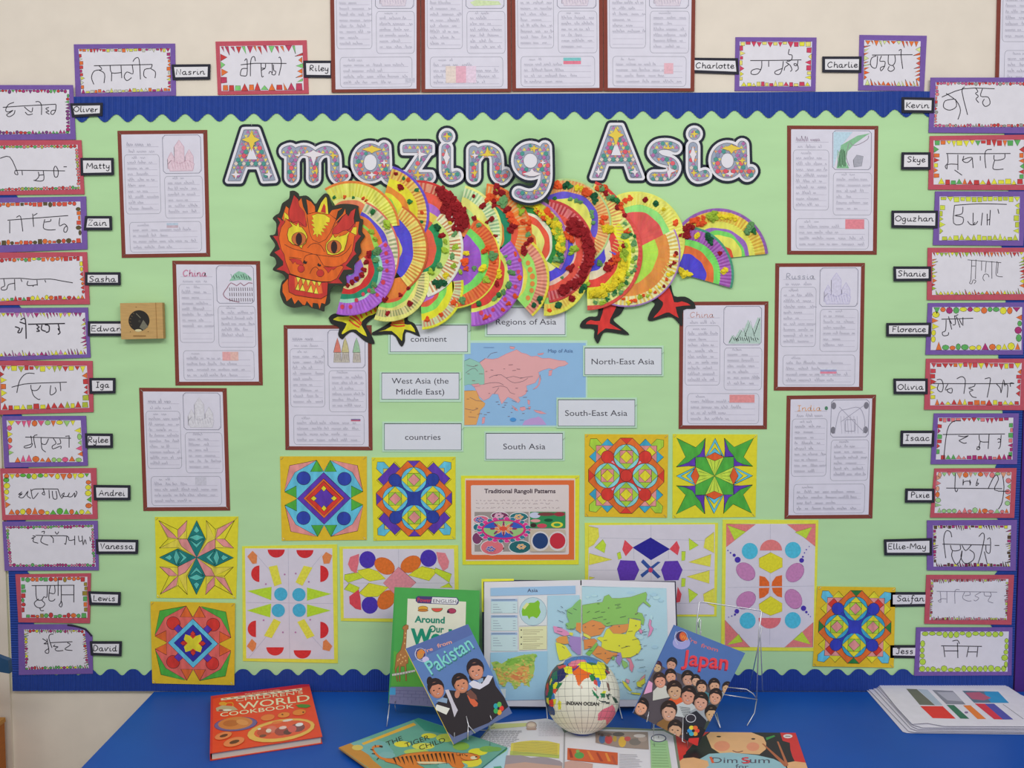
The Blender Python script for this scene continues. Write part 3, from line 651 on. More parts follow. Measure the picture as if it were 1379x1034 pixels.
for i, (mq, lb, fl) in enumerate((
    ([(444, -47), (566.2, -47), (566, 123.5), (446.5, 124.5)], 'first from the left of the four brown-mounted sheets above the board', (.86, .91, .98, .95, [(190, 188, 200)], False)),
    ([(566.8, -47), (687.6, -47), (688.6, 123.5), (567.4, 124)], 'second of the four brown-mounted sheets above the board, with a smudged pink flag', (.25, .81, .62, .95, [(222, 200, 190), (225, 165, 180), (215, 195, 210)], True)),
    ([(688.2, -47), (811.6, -47), (812.4, 122.5), (689.6, 123)], 'third of the four brown-mounted sheets above the board, with a teal and red flag', (.57, .745, .78, .8, [(120, 185, 185), (225, 120, 140)], False)),
    ([(812.2, -47), (937, -47), (935, 123), (813.2, 122.5)], 'last of the four brown-mounted sheets above the board, least written on', (.68, .79, .79, .88, [(220, 170, 180)], False)))):
    fact_sheet(mq, lb, drawing=(lambda A, r: A.poly([(.55, .28), (.62, .26), (.9, .27), (.93, .3), (.6, .31)], (195, 210, 165))) if i == 1 else d_cathedral((205, 195, 205), (170, 160, 180)), flag=fl, seed=20 + i, group='fact sheets above the board', h=.0042 + .0002 * (i % 2), inset=(5.4, 5, 5.2, 4.2), lines=1 if i != 3 else .6, staples=False)
fact_sheet([(1344.2, -62), (1466, -62), (1460, 118), (1340.2, 118)], 'cut-off brown-mounted sheet at the upper right edge, on the cream wall', seed=30, group='fact sheets above the board', h=.003, staples=False)

# ------------------------------------------------------------------ laminated word cards
Z4, Z5 = tf(370, 400, 4.179), tf(600, 400, 4.597)
def word_card(z, o, f, rows, label, h=.0108, hc=7.6, hide=None):
    (x0, y0, x1, y1) = o; P = [z(x0, y0), z(x1, y0), z(x1, y1), z(x0, y1)]
    root = thing('word_card', label, 'word card', W((P[0][0] + P[1][0]) / 2, P[2][1], h), 'laminated word cards round the map')
    Geo().prism(WALL, P, h, h + .0009, C((180, 212, 186))).build('laminate', root, LAMI)
    (x0, y0, x1, y1) = f; I = [z(x0, y0), z(x1, y0), z(x1, y1), z(x0, y1)]
    Geo().prism(WALL, I, h + .0009, h + .0011, C((206, 209, 218))).build('page', root, LAMI)
    A = Art(WALL, z, h + .0012)
    A.stroke([(x0, y0), (x1, y0), (x1, y1), (x0, y1), (x0, y0), (x1, y0)], .95, (70, 105, 92), 0)
    for t, a, b, y in rows: ptext(A, t, z(a, y), z(b, y), hc, (66, 64, 74), 0)
    A.build('lettering', root, LAMI)
    staple(P[1][0] - 1, P[1][1] + 10, -45, root, h + .0009)
word_card(Z4, (638, 148, 1102, 320), (650, 158, 1085, 308), [('continent', 765, 968, 251)], 'laminated card reading continent, under the yellow dragon foot', h=.0112)
word_card(Z4, (590, 420, 1050, 590), (602, 427, 1037, 575), [('West Asia (the', 658, 978, 487), ('Middle East)', 684, 954, 548)], 'laminated card with two lines reading West Asia (the Middle East)')
word_card(Z4, (605, 700, 1062, 870), (617, 712, 1050, 860), [('countries', 733, 933, 803)], 'laminated card reading countries, above the blue and orange square pattern')
word_card(Z5, (243, 52, 750, 245), (257, 65, 740, 232), [('Regions of Asia', 312, 685, 170)], 'laminated card reading Regions of Asia, half under the dragon body')
word_card(Z5, (852, 300, 1350, 490), (862, 315, 1338, 480), [('North-East Asia', 904, 1292, 416)], 'laminated card reading North-East Asia, overlapping the map corner', h=.0125)
word_card(Z5, (687, 622, 1185, 810), (697, 635, 1172, 798), [('South-East Asia', 740, 1125, 735)], 'laminated card reading South-East Asia, over the lower map corner', h=.0125)
word_card(Z5, (240, 830, 738, 1013), (250, 843, 725, 1003), [('South Asia', 357, 618, 942)], 'laminated card reading South Asia, below the map')
# ------------------------------------------------------------------ the map of Asia
root = thing('wall_map', 'laminated blue map with Asia in pink at the middle of the board', 'map', W(707, 574, .0105))
P = [Z5(105, 268), Z5(878, 268), Z5(878, 805), Z5(105, 805)]
Geo().prism(WALL, P, .0102, .0109, C((178, 212, 192))).build('laminate', root, LAMI)
P = [Z5(117, 283), Z5(868, 283), Z5(868, 795), Z5(117, 795)]
Geo().prism(WALL, P, .0109, .0111, C((138, 178, 212))).build('page', root, LAMI)
ASIA = '210,405 245,380 290,385 325,378 375,352 400,342 440,325 470,345 500,352 530,368 565,365 600,380 640,378 700,392 740,395 760,412 735,425 700,430 670,447 640,440 600,452 575,465 580,490 555,530 525,540 500,548 505,580 495,600 470,615 450,618 462,640 450,655 430,640 405,625 385,618 370,635 348,662 335,630 325,600 290,598 270,625 235,640 205,610 188,575 175,548 240,540 240,500 238,450'
EUR = '117,395 150,380 210,405 238,450 240,500 240,540 175,545 140,540 117,548'
AFR = '117,580 170,578 190,580 210,630 245,658 240,675 215,700 205,740 190,790 117,792'
A = Art(WALL, Z5, .0112); LN = (120, 100, 110)
A.poly(pts(ASIA), (226, 160, 160), (200, 120, 130), .5); A.poly(pts(EUR), (142, 190, 170), (110, 160, 145), .4); A.poly(pts(AFR), (228, 160, 92), (190, 120, 70), .4)
A.poly(pts('475,792 490,765 530,750 560,745 575,738 600,755 625,790'), (182, 150, 200))
for d in ('410,670 440,690 450,705 430,700', '462,682 490,678 498,695 475,705 460,695', '545,698 590,705 625,722 590,722 560,712', '585,480 590,510 582,540 565,562 540,572 572,545 580,510', '640,455 662,450 655,485 638,487', '228,745 245,742 240,780 225,785', '508,635 522,640 520,668 510,660', '512,680 528,678 520,700', '570,350 610,345 600,356 575,358', '398,305 430,308 422,322 400,318', '160,540 205,535 215,550 175,555'): A.poly(pts(d), (220, 150, 155), (200, 120, 130), .3)
for d in ('270,500 300,485 345,480 375,500 420,490 460,500 500,495 540,490', '375,500 400,520 430,530 480,520 510,500', '290,560 340,550 380,560 400,590 430,600', '235,540 280,530 330,530 360,545', '190,640 230,645', '260,375 280,350 320,340', '125,470 150,450 180,440 200,460', '130,420 170,430 200,420', '150,620 190,640', '120,690 170,700 200,690', '140,740 190,745', '410,640 440,650', '300,600 330,560'): A.stroke(pts(d), .45, LN, 2)
rng = random.Random(5)
for i in range(34):
    x, y = rng.uniform(130, 500), rng.uniform(400, 740)
    A.stroke([(x, y), (x + rng.uniform(10, 26), y + rng.uniform(-2, 2))], .5, (128, 96, 104) if x > 250 else (140, 110, 90), 0)
A.ell(418, 758, 19, 12, (70, 140, 200))
ptext(A, 'Map of Asia', Z5(635, 342), Z5(788, 342), 4.6, (92, 122, 158)); A.stroke([(235, 311), (300, 311)], .5, (110, 140, 175), 0); A.stroke([(460, 760), (485, 760)], .5, (110, 140, 175), 0)
A.build('print', root, LAMI)

# ------------------------------------------------------------------ coloured square rangoli patterns
Y1, Y2 = (230, 206, 46), (230, 180, 42)
def sym(A, P, c, line=(50, 45, 45), quads=4, lw=.55, mirror=False):
    for k in range(quads):
        a = k * pi / 2 if quads == 4 else k * pi
        for m in ((1, -1) if mirror else (1,)):
            A.poly([(x * m * cos(a) - y * sin(a), x * m * sin(a) + y * cos(a)) for x, y in P], c, line, lw, up=(k == 0))
def symc(A, cx, cy, r, c, line=(50, 45, 45), lw=.55):
    for k in range(4):
        a = k * pi / 2; A.ell(cx * cos(a) - cy * sin(a), cx * sin(a) + cy * cos(a), r, r, c, line, lw=lw)
def circles_pattern(A, p):
    L_ = (60, 55, 50)
    sym(A, [(-.95, -.98), (-.78, -.98), (-.62, -.8), (-.8, -.62), (-.98, -.8)], p['arrow'])               # corner arrows
    for d in ([(-.8, -.8), (-.25, -.8), (-.8, -.25)],): sym(A, d, p['corner'])
    sym(A, [(-.5, -.98), (-.33, -.8), (-.67, -.8)], p['tri']); sym(A, [(-.98, -.5), (-.8, -.33), (-.8, -.67)], p['tri'])
    sym(A, [(-.62, -.78), (-.36, -.5), (-.5, -.36), (-.78, -.62)], p['sq'])
    if p.get('band'): sym(A, [(-.52, -.95), (-.25, -.7), (-.7, -.25), (-.95, -.52)], p['band'])
    oc = [(-.16, -1), (.16, -1), (1, -.16), (1, .16), (.16, 1), (-.16, 1), (-1, .16), (-1, -.16)]
    A.poly(oc, p['ring'], L_, .6)
    A.poly([(0, -.84), (.12, -.8), (.8, -.12), (.8, .12), (.12, .8), (-.12, .8), (-.8, .12), (-.8, -.12), (-.12, -.8)], p['field'], L_, .5)
    sym(A, [(-.16, -1), (.16, -1), (0, -.84)], p['tip'])
    symc(A, .5, .5, .165, p['ball'])
    sym(A, [(0, 0), (-.18, -.1), (-.42, -.5), (-.3, -.6), (0, -.22)], p['ball'], None); sym(A, [(0, 0), (.18, -.1), (.42, -.5), (.3, -.6), (0, -.22)], p['ball'], None)
    symc(A, 0, -.5, .335, p['arc'])
    sym(A, [(0, -.83), (.33, -.5), (0, -.17), (-.33, -.5)], p['dia'])
    sym(A, [(-.17, -.67), (.17, -.67), (.17, -.33), (-.17, -.33)], p['in1']); sym(A, [(0, -.66), (.16, -.5), (0, -.34), (-.16, -.5)], p['in2'])
    if p.get('mid') == 'c': A.ell(0, 0, .16, .16, p['ball'], L_, lw=.55)
    else: A.rect(-.18, -.18, .18, .18, p['ball'])
def diamond_pattern(A, p):
    L_ = (60, 50, 50)
    sym(A, [(-.86, -.86), (-.17, -1), (-1, -.22)], p['corner'])
    A.poly([(-.17, -1), (0, -.7), (.17, -1), (.73, -.68), (1, -.2), (.68, 0), (1, .2), (.73, .68), (.17, 1), (0, .7), (-.17, 1), (-.73, .68), (-1, .2), (-.68, 0), (-1, -.2), (-.73, -.68)], p['body'], L_, .5)
    sym(A, [(-.17, -1), (-.33, -.7), (-.02, -.7)], p['tri']); sym(A, [(.17, -1), (.33, -.7), (.02, -.7)], p['tri'])
    symc(A, .51, .53, .175, p['ball'])
    if p.get('sq'): sym(A, [(-.38, -.5), (-.22, -.34), (-.34, -.22), (-.5, -.38)], p['sq'])
    for r, c in p['dia']: A.poly([(0, -r), (r, 0), (0, r), (-r, 0)], c, L_, .6)
    if p.get('cross'): A.poly([(-.2, -.24), (-.08, -.2), (0, -.12), (.08, -.2), (.2, -.24), (.24, -.1), (.14, 0), (.24, .1), (.2, .24), (.08, .2), (0, .14), (-.08, .2), (-.2, .24), (-.24, .1), (-.14, 0), (-.24, -.1)], p['cross'])
    sym(A, [(0, -.34), (.07, -.26), (0, -.18), (-.07, -.26)], p['dot'])
def star_pattern(A, p):
    L_ = (55, 60, 50)
    sym(A, [(-1, -1), (-.5, -.75), (-.25, -1), (-.27, -.5), (0, 0), (-.5, -.27), (-1, -.25), (-.76, -.5)], p['star'])
    if p['kind'] == 'green':
        sym(A, [(-.5, -.5), (-.22, -.5), (0, 0), (-.5, -.22)], p['star'])
        for k in (1, -1):
            sym(A, [(-.25 * k, -1), (-.27 * k, -.72), (-.25 * k, -.5), (-.5 * k, -.5), (-.38 * k, -.58), (-.3 * k, -.75)], p['acc'])
        sym(A, [(-.52, -.5), (-.5, -.28), (-1, -.24), (-.68, -.36)], p['acc'])
    else:
        sym(A, [(-1, -1), (-.72, -.84), (-.5, -.5), (-.76, -.55)], p['acc2']); sym(A, [(-.25, -1), (-.5, -.75), (-.5, -.5), (-.3, -.72)], p['acc2'])
        sym(A, [(-1, -.25), (-.76, -.5), (-.5, -.5)], p['acc']); sym(A, [(-.5, -.75), (-1, -1), (-.6, -.62), (-.5, -.5)], p['acc'])
        sym(A, [(-.5, -.5), (-.25, -.5), (0, 0), (-.4, -.3)], p['acc2'])
    sym(A, [(0, -1), (.24, -.5), (0, 0), (-.24, -.5)], p['kite'])
    if p['kind'] == 'green':
        sym(A, [(0, -1), (.24, -.5), (0, -.42), (-.24, -.5)], p['k1']); sym(A, [(0, -.88), (.2, -.52), (0, -.44), (-.2, -.52)], Y1); sym(A, [(0, -.74), (.18, -.54), (0, -.46), (-.18, -.54)], p['k1'])
        sym(A, [(0, -.62), (.24, -.5), (0, -.4), (-.24, -.5)], p['k2'])
        for x in (-.12, 0, .12): sym(A, [(x, -.42), (x + .012, -.42), (0, 0)], (90, 120, 50), None)
    else:
        sym(A, [(-.2, -.55), (0, -.62), (.2, -.55), (0, -.45)], p['k1']); sym(A, [(-.2, -.5), (0, -.36), (.2, -.5), (0, -.26)], p['k1']); sym(A, [(0, -.86), (.08, -.72), (0, -.66), (-.08, -.72)], p['k1'])
def square_print(mq, yel, fn, p, label, inset=.09, h=.0106, rise=0):
    root = thing('pattern_sheet', label, 'artwork', W((mq[0][0] + mq[1][0]) / 2, mq[2][1], h), 'coloured square patterns')
    Geo().prism(WALL, mq, h, h + .0012, C(yel)).build('mount', root, CARD)
    q = quad1(*mq); s = 1 - inset
    A = Art(WALL, lambda x, y: q(x * s, y * s), h + .0013); fn(A, p); A.build('pattern', root, MARKER)
    for (x, y), a in zip(mq, (-45, -45, 45, 45)): staple(x + (3 if x < mq[0][0] + 40 else -3), y + (2.5 if y < mq[0][1] + 40 else -2.5), a, root, h + .0012)
LB, TURQ, BL_, OR, PK, PU, GR, LGR, RD = (95, 185, 210), (60, 160, 190), (45, 65, 160), (225, 105, 40), (225, 140, 135), (92, 55, 165), (75, 165, 60), (160, 200, 60), (205, 55, 45)
square_print([(377, 614.5), (494, 614.5), (494, 727), (379.5, 728)], Y2, diamond_pattern, dict(corner=PK, body=LB, tri=GR, ball=BL_, dia=[(.68, PU), (.52, OR), (.45, RD), (.3, PU)], dot=Y1), 'square pattern of a purple and orange diamond on light blue, below the three towers sheet')
square_print([(500.5, 616), (613.5, 615), (613.5, 726), (503, 728)], Y1, circles_pattern, dict(arrow=LB, corner=(205, 190, 90), tri=Y1, sq=PU, band=PU, ring=OR, field=BL_, tip=PU, ball=(40, 62, 150), arc=LB, dia=Y1, in1=LGR, in2=PK), 'square pattern with purple corners, orange ring and navy centre, under the countries card')
square_print([(787.5, 584.5), (900, 585), (898.5, 697), (787.5, 695.5)], Y2, circles_pattern, dict(arrow=LGR, corner=PK, tri=TURQ, sq=Y1, ring=OR, field=(225, 160, 185), tip=RD, ball=RD, arc=(130, 200, 200), dia=LGR, in1=PK, in2=Y1, mid='c'), 'square pattern with five red discs inside an orange ring, above the blue diamond drawing')
square_print([(906, 584.5), (1020, 585), (1017.5, 696), (905.5, 697.5)], Y1, star_pattern, dict(kind='green', star=GR, acc=PU, kite=(190, 215, 70), k1=LB, k2=(230, 90, 40)), 'square pattern of a green eight-pointed star on yellow')
square_print([(208.5, 696), (321, 695.5), (318, 806), (211, 805)], Y1, star_pattern, dict(kind='teal', star=(222, 200, 70), acc=Y1, acc2=PK, kite=(25, 120, 115), k1=(90, 185, 170)), 'square pattern of four teal diamonds and pink corner stars on yellow')
square_print([(202.5, 810), (316.5, 812), (315.5, 922.5), (205, 920)], Y2, diamond_pattern, dict(corner=GR, body=(222, 100, 90), tri=(232, 100, 45), ball=RD, sq=PU, dia=[(.66, LB), (.5, (50, 45, 150)), (.29, RD)], cross=Y1, dot=RD), 'square pattern of a light blue diamond on red with green corners, lowest at left', h=.0142)
square_print([(1101, 789.5), (1206, 791), (1203.5, 899), (1094.5, 897)], Y2, circles_pattern, dict(arrow=LB, corner=PK, tri=Y1, sq=RD, ring=OR, field=BL_, tip=(40, 120, 60), ball=(50, 60, 170), arc=TURQ, dia=Y1, in1=LGR, in2=PK), 'square pattern with dark green tips and navy discs, lowest at right beside the name tags', h=.0122)

# ------------------------------------------------------------------ free drawings on white paper
def drawing_sheet(mq, pq, label, h=.0106):
    root = thing('shape_drawing', label, 'artwork', W((mq[0][0] + mq[1][0]) / 2, max(p[1] for p in mq), h), 'shape drawings on white paper')
    Geo().prism(WALL, mq, h, h + .001, C((222, 214, 70))).build('mount', root, CARD)
    Geo().prism(WALL, pq, h + .001, h + .0015, C((206, 201, 210))).build('page', root, PAPER)
    return root
GL = (176, 174, 186)
z = tf(190, 610, 3.232)
r = drawing_sheet([(326, 735.5), (454, 733), (455, 893), (327, 890)], [z(452, 415), z(832, 415), z(840, 897), z(458, 893)], 'tall white drawing with four blue discs and eight red half circles')
A = Art(WALL, z, .0122)
for d in ('640,415 647,895', '455,650 838,655', '500,440 560,510', '790,440 740,500', '470,890 560,780', '800,860 700,750'): A.stroke(pts(d), .5, GL, 0)
for x, y, a in ((588, 420, 0), (713, 422, 0)): A.ell(x, y, 37, 35, (200, 45, 50), a0=0, a1=180)
A.ell(583, 845, 38, 36, (205, 50, 50), a0=0, a1=180); A.ell(702, 858, 38, 36, (205, 50, 50), a0=0, a1=180)
for x, y, a in ((515, 525, 90), (500, 765, 90)): A.ell(x, y, 36, 36, (205, 50, 50), a0=90, a1=270)
for x, y in ((780, 525), (780, 770)): A.ell(x, y, 36, 36, (205, 45, 48), a0=-90, a1=90)
for x, y in ((608, 614), (687, 616), (597, 685), (688, 684)): A.ell(x, y, 29, 29, (70, 170, 200))
for d in ('462,600 568,582 566,640', '828,613 722,585 722,642', '460,685 566,655 562,715', '826,685 722,658 722,714'): A.poly(pts(d), (175, 210, 50))
for d in ('555,495 592,488 612,568 580,580', '708,490 746,498 702,578 672,562', '578,720 608,735 568,805 535,795', '680,735 710,722 755,795 722,808'): A.poly(pts(d), (222, 212, 70))
for d in ('485,425 505,445 503,480 485,482 462,450', '805,430 832,445 820,480 795,482 788,450', '482,808 502,828 498,850 485,865 460,840', '805,810 832,840 820,862 790,855 792,820'): A.poly(pts(d), (232, 130, 75))
for x, y in ((543, 570), (625, 528), (673, 524), (730, 560), (533, 727), (617, 780), (672, 780), (736, 725)): A.ell(x, y, 4, 4, (175, 120, 160), n=8)
A.build('drawing', r, PENCIL)
z = tf(440, 600, 4.135)
r = drawing_sheet([(457, 736), (617, 734), (618, 839), (459, 836)], [z(90, 575), z(708, 575), z(715, 965), z(95, 960)], 'wide white drawing with a pink centre diamond and purple discs, behind the green book')
A = Art(WALL, z, .0122)
A.stroke(pts('400,575 402,960'), .5, GL, 0); A.stroke(pts('92,765 712,765'), .5, GL, 0)
for x, y in ((227, 635), (567, 627), (240, 888), (565, 890)): A.ell(x, y, 46, 48, (72, 50, 165))
for x, y, a in ((322, 670, 30), (468, 660, -30), (332, 858, -50), (470, 860, 40)): A.ell(x, y, 60, 43, (228, 110, 42), (190, 90, 50), a, lw=.5)
A.poly(pts('400,675 497,762 402,850 315,765'), (222, 135, 145), (180, 100, 110), .5)
for d in ('172,695 232,682 285,700 328,742 240,755 185,728', '600,688 530,672 490,695 455,722 570,752 610,705', '180,820 235,765 345,788 285,840 215,842'): A.poly(pts(d), (212, 212, 50), (150, 150, 50), .5)
for d in ('100,718 170,705 205,735 120,762 98,745', '605,680 695,715 682,762 600,705', '98,800 125,765 182,790 165,825', '700,790 680,765 630,790'): A.poly(pts(d), (190, 210, 50), (140, 150, 50), .5)
A.poly(pts('180,602 130,620 118,660 135,695 165,712 178,650'), (218, 110, 120)); A.poly(pts('610,592 660,598 682,645 675,680 648,698 622,650'), (222, 125, 135))
A.poly(pts('178,800 125,840 128,880 160,908 192,915 188,850'), (210, 70, 80))
A.build('drawing', r, PENCIL)
z = tf(780, 570, 3.828)
r = drawing_sheet([(787.5, 704), (967, 704), (965, 830), (788, 830)], [z(50, 525), z(700, 520), z(695, 985), z(45, 985)], 'wide white drawing with a navy diamond and purple hexagons, behind the open atlas')
A = Art(WALL, z, .0122)
for d in ('370,525 372,980', '48,757 698,757', '108,590 700,605', '282,640 282,700', '460,650 460,700', '50,935 700,925'): A.stroke(pts(d), .5, GL, 0)
A.poly(pts('368,588 468,648 370,705 275,640'), (40, 35, 140))
for d in ('235,600 278,640 240,685 222,650', '503,605 518,640 508,680 465,648', '508,842 528,880 520,920 498,925'): A.poly(pts(d), (218, 75, 85))
A.poly(pts('212,705 288,708 310,755 285,808 210,810 195,750'), (92, 55, 165)); A.poly(pts('442,710 508,708 533,755 512,808 440,810 422,755'), (92, 55, 165))
for d in ('330,700 420,790 405,800 318,715', '420,715 325,795 315,780 405,712'): A.poly(pts(d), (50, 80, 150))
A.ell(368, 756, 11, 13, (190, 60, 100))
for d in ('80,640 122,598 138,625 130,668', '565,592 615,628 568,655', '562,850 612,882 568,925', '195,670 212,662 218,695 202,702', '528,660 548,660 545,705 528,708', '528,798 548,800 545,840 526,842'): A.poly(pts(d), (185, 212, 60), (150, 170, 60), .4)
for d in ('52,670 168,702 50,730', '565,715 680,675 675,738', '555,790 672,758 670,825', '50,530 98,540 102,585 75,625 48,640', '695,560 650,595 642,640 695,668', '695,850 640,880 645,920 695,945', '52,790 80,795 52,805'): A.poly(pts(d), (222, 212, 75), (200, 190, 60), .4)
A.build('drawing', r, PENCIL)
z = tf(960, 690, 4.7)
r = drawing_sheet([z(62, 45), z(668, 48), z(648, 878), z(52, 873)], [z(85, 72), z(650, 72), z(635, 855), z(75, 850)], 'tall white drawing with yellow hexagons, orange butterfly shape and turquoise discs')
A = Art(WALL, z, .0122)
for d in ('364,75 360,838', '95,475 640,465'): A.stroke(pts(d), .5, GL, 0)
for d in ('85,72 270,75 85,218', '470,75 650,72 648,215', '76,680 235,852 78,850', '635,695 632,852 455,852'): A.poly(pts(d), (222, 120, 118), (180, 130, 90), .4)
for d in ('92,80 208,122 138,175', '628,92 520,125 590,165', '165,770 188,818 90,838', '565,755 510,805 620,835'): A.poly(pts(d), (182, 208, 60), (150, 160, 60), .4)
for x, y in ((234, 244), (507, 238), (220, 684), (506, 682)): A.ell(x, y, 51, 52, (75, 180, 205))
A.ell(368, 240, 70, 68, (225, 120, 118), a0=180, a1=360); A.ell(360, 667, 71, 67, (222, 110, 115), a0=0, a1=180)
A.poly(pts('292,290 366,253 440,290 440,345 366,384 294,345'), (226, 208, 45), (180, 160, 40), .4); A.poly(pts('292,580 366,530 438,575 438,625 366,652 296,622'), (226, 208, 45), (180, 160, 40), .4)
for d in ('295,400 330,408 356,440 358,466 294,466', '438,396 400,405 375,440 372,466 438,466', '292,478 358,476 352,510 325,535 294,545', '438,474 374,476 382,505 408,530 438,538'): A.poly(pts(d), (232, 100, 40))
for x, y, a in ((208, 374, 40), (520, 380, -50), (210, 555, -35), (510, 547, 60)): A.ell(x, y, 66, 50, (188, 125, 170), (160, 100, 150), a, lw=.5)
for x, y, r0 in ((157, 299, 19), (135, 270, 10), (562, 303, 15), (574, 606, 17), (152, 625, 15), (592, 630, 8), (140, 646, 7), (112, 255, 5), (95, 240, 4), (570, 280, 6), (580, 255, 4), (592, 235, 4), (610, 215, 3), (605, 645, 4), (618, 658, 3), (120, 655, 4), (100, 662, 3)): A.ell(x, y, r0, r0, (70, 50, 160), n=12)
A.build('drawing', r, PENCIL)

# ------------------------------------------------------------------ printed poster about rangoli
z = tf(610, 630, 7.383)
root = thing('rangoli_poster', 'printed poster titled Traditional Rangoli Patterns with an orange border on yellow mount', 'poster', W(700, 760, .011))
Geo().prism(WALL, [z(80, 78), z(1258, 75), z(1250, 960), z(95, 962)], .0106, .0116, C((220, 214, 52))).build('mount', root, CARD)
Geo().prism(WALL, [z(120, 105), z(1215, 105), z(1215, 915), z(128, 925)], .0116, .0121, C((222, 200, 180))).build('page', root, LAMI)
A = Art(WALL, z, .0122)
A.rect(128, 122, 1205, 912, (218, 105, 55)); A.poly([(190, 172), (1145, 168), (1152, 176), (1152, 850), (1142, 860), (195, 864), (184, 855), (178, 180)], (212, 200, 196))
ptext(A, 'Traditional Rangoli Patterns', z(312, 250), z(1020, 250), 5.6, (70, 55, 65), .03)
rng = random.Random(3)
for y, x1 in ((325, 1060), (355, 955), (398, 1040)):
    x = 228
    while x < x1:
        l = rng.uniform(18, 60); P = []
        for k in range(int(l / 6)): P.append((x + k * 6, y + rng.uniform(-9, 6)))
        if len(P) > 1: A.stroke(P, .55, (138, 118, 124), 0, up=False)
        x += l + 14
A.rect(215, 437, 752, 832, (150, 140, 135))
for x, y, rx, ry, c in ((280, 515, 80, 40, (215, 100, 130)), (465, 475, 85, 38, (120, 50, 90)), (655, 485, 90, 42, (40, 110, 115)), (390, 790, 115, 75, (218, 110, 120)), (665, 785, 110, 65, (35, 100, 105)), (240, 700, 50, 60, (120, 60, 100)), (235, 590, 35, 35, (40, 110, 120))): A.ell(x, y, rx, ry, c, (215, 215, 215), lw=1)
for k in range(26):
    a = k * 2 * pi / 26; A.ell(505 + 245 * cos(a), 615 + 112 * sin(a), 26, 20, ((215, 60, 140), (50, 120, 140))[k % 2], (215, 205, 210), lw=.5, n=10)
A.ell(505, 612, 222, 100, (200, 40, 120)); A.ell(503, 610, 200, 84, (150, 190, 120))
for a0, a1 in ((60, 120), (190, 240), (300, 350)):
    P = [(503, 610)] + [(503 + 200 * cos(radians(a)), 610 + 84 * sin(radians(a))) for a in range(a0, a1 + 1, 10)]; A.poly(P, (50, 90, 180))
for k in range(8):
    a = k * pi / 4; A.ell(503 + 62 * cos(a), 605 + 30 * sin(a), 34, 18, (228, 140, 90), (230, 220, 210), math.degrees(a), lw=.4, n=10)
    A.ell(503 + 110 * cos(a), 605 + 52 * sin(a), 26, 10, (130, 50, 100), None, math.degrees(a), n=8)
A.ell(500, 603, 40, 22, (215, 80, 60))
for x, y, c in ((265, 515, (80, 80, 160)), (458, 475, (220, 150, 180)), (655, 487, (220, 160, 90)), (375, 805, (90, 90, 170)), (680, 782, (220, 160, 90))):
    for k in range(6): A.ell(x + 30 * cos(k), y + 17 * sin(k), 17, 11, c, (215, 215, 215), lw=.4, n=8)
A.rect(768, 437, 1117, 597, (45, 135, 80))
for x, y, rx, ry, c in ((815, 470, 55, 30, (190, 195, 215)), (930, 460, 90, 18, (120, 60, 60)), (1060, 460, 55, 22, (150, 50, 60)), (885, 575, 50, 22, (200, 70, 90)), (1035, 565, 60, 30, (215, 205, 60)), (1035, 565, 35, 16, (50, 150, 80)), (950, 520, 45, 16, (20, 80, 50)), (820, 525, 50, 16, (220, 150, 150)), (800, 570, 30, 22, (60, 40, 40))): A.ell(x, y, rx, ry, c, n=14)
A.rect(768, 613, 1117, 832, (190, 175, 155))
for x, c in ((868, (32, 60, 110)), (1040, (190, 45, 60))): A.ell(x, 728, 92, 98, (205, 200, 200)); A.ell(x, 725, 78, 80, c)
A.build('print', root, LAMI)
staple(777, 643, -35, root, .0116)

# ------------------------------------------------------------------ large patchwork letters
def motifs(A, xs, ys, D, z):
    """printed patchwork: rows of little circles, zigzags, hexagons and triangles on grey-blue, mirrored about the letter's middle"""
    mx = (xs[0] + xs[-1]) / 2; t0, A.t = A.t, IDT; L_ = (88, 80, 95); st = 5.3
    ny = int((ys[-1] - ys[0]) / st); nx = int((xs[-1] - xs[0]) / st / 2)
    kinds = [('c', (206, 72, 92)), ('h', (60, 140, 128)), ('t', (226, 196, 90)), ('d', (170, 92, 150)), ('c', (214, 84, 96)), ('u', (222, 140, 92)), ('d', (206, 190, 178)), ('t', (178, 104, 156)), ('h', (120, 128, 160)), ('u', (226, 200, 100))]
    for r in range(ny):
        for c in range(-nx, nx + 1):
            x = mx + c * st + (st / 2 if r % 2 else 0); y = ys[0] + r * st
            i = min(len(ys) - 1, int((y - ys[0]) / .8)); j = min(len(xs) - 1, max(0, int((x - xs[0]) / .8)))
            if D[i, j] > -1.7: continue
            R = min(3.15, .4 - D[i, j]); k, cl = kinds[(r * 3 + abs(c) * (2 if r % 2 else 5)) % 10]
            n, a = {'c': (10, 0), 'h': (6, .5), 't': (3, -pi / 2), 'u': (3, pi / 2), 'd': (4, 0)}[k]
            P = [(x + R * cos(a + 2 * pi * q / n), y + R * sin(a + 2 * pi * q / n)) for q in range(n)]
            A.poly(P, cl, L_, .3, up=False)
    A.up(3); A.t = t0
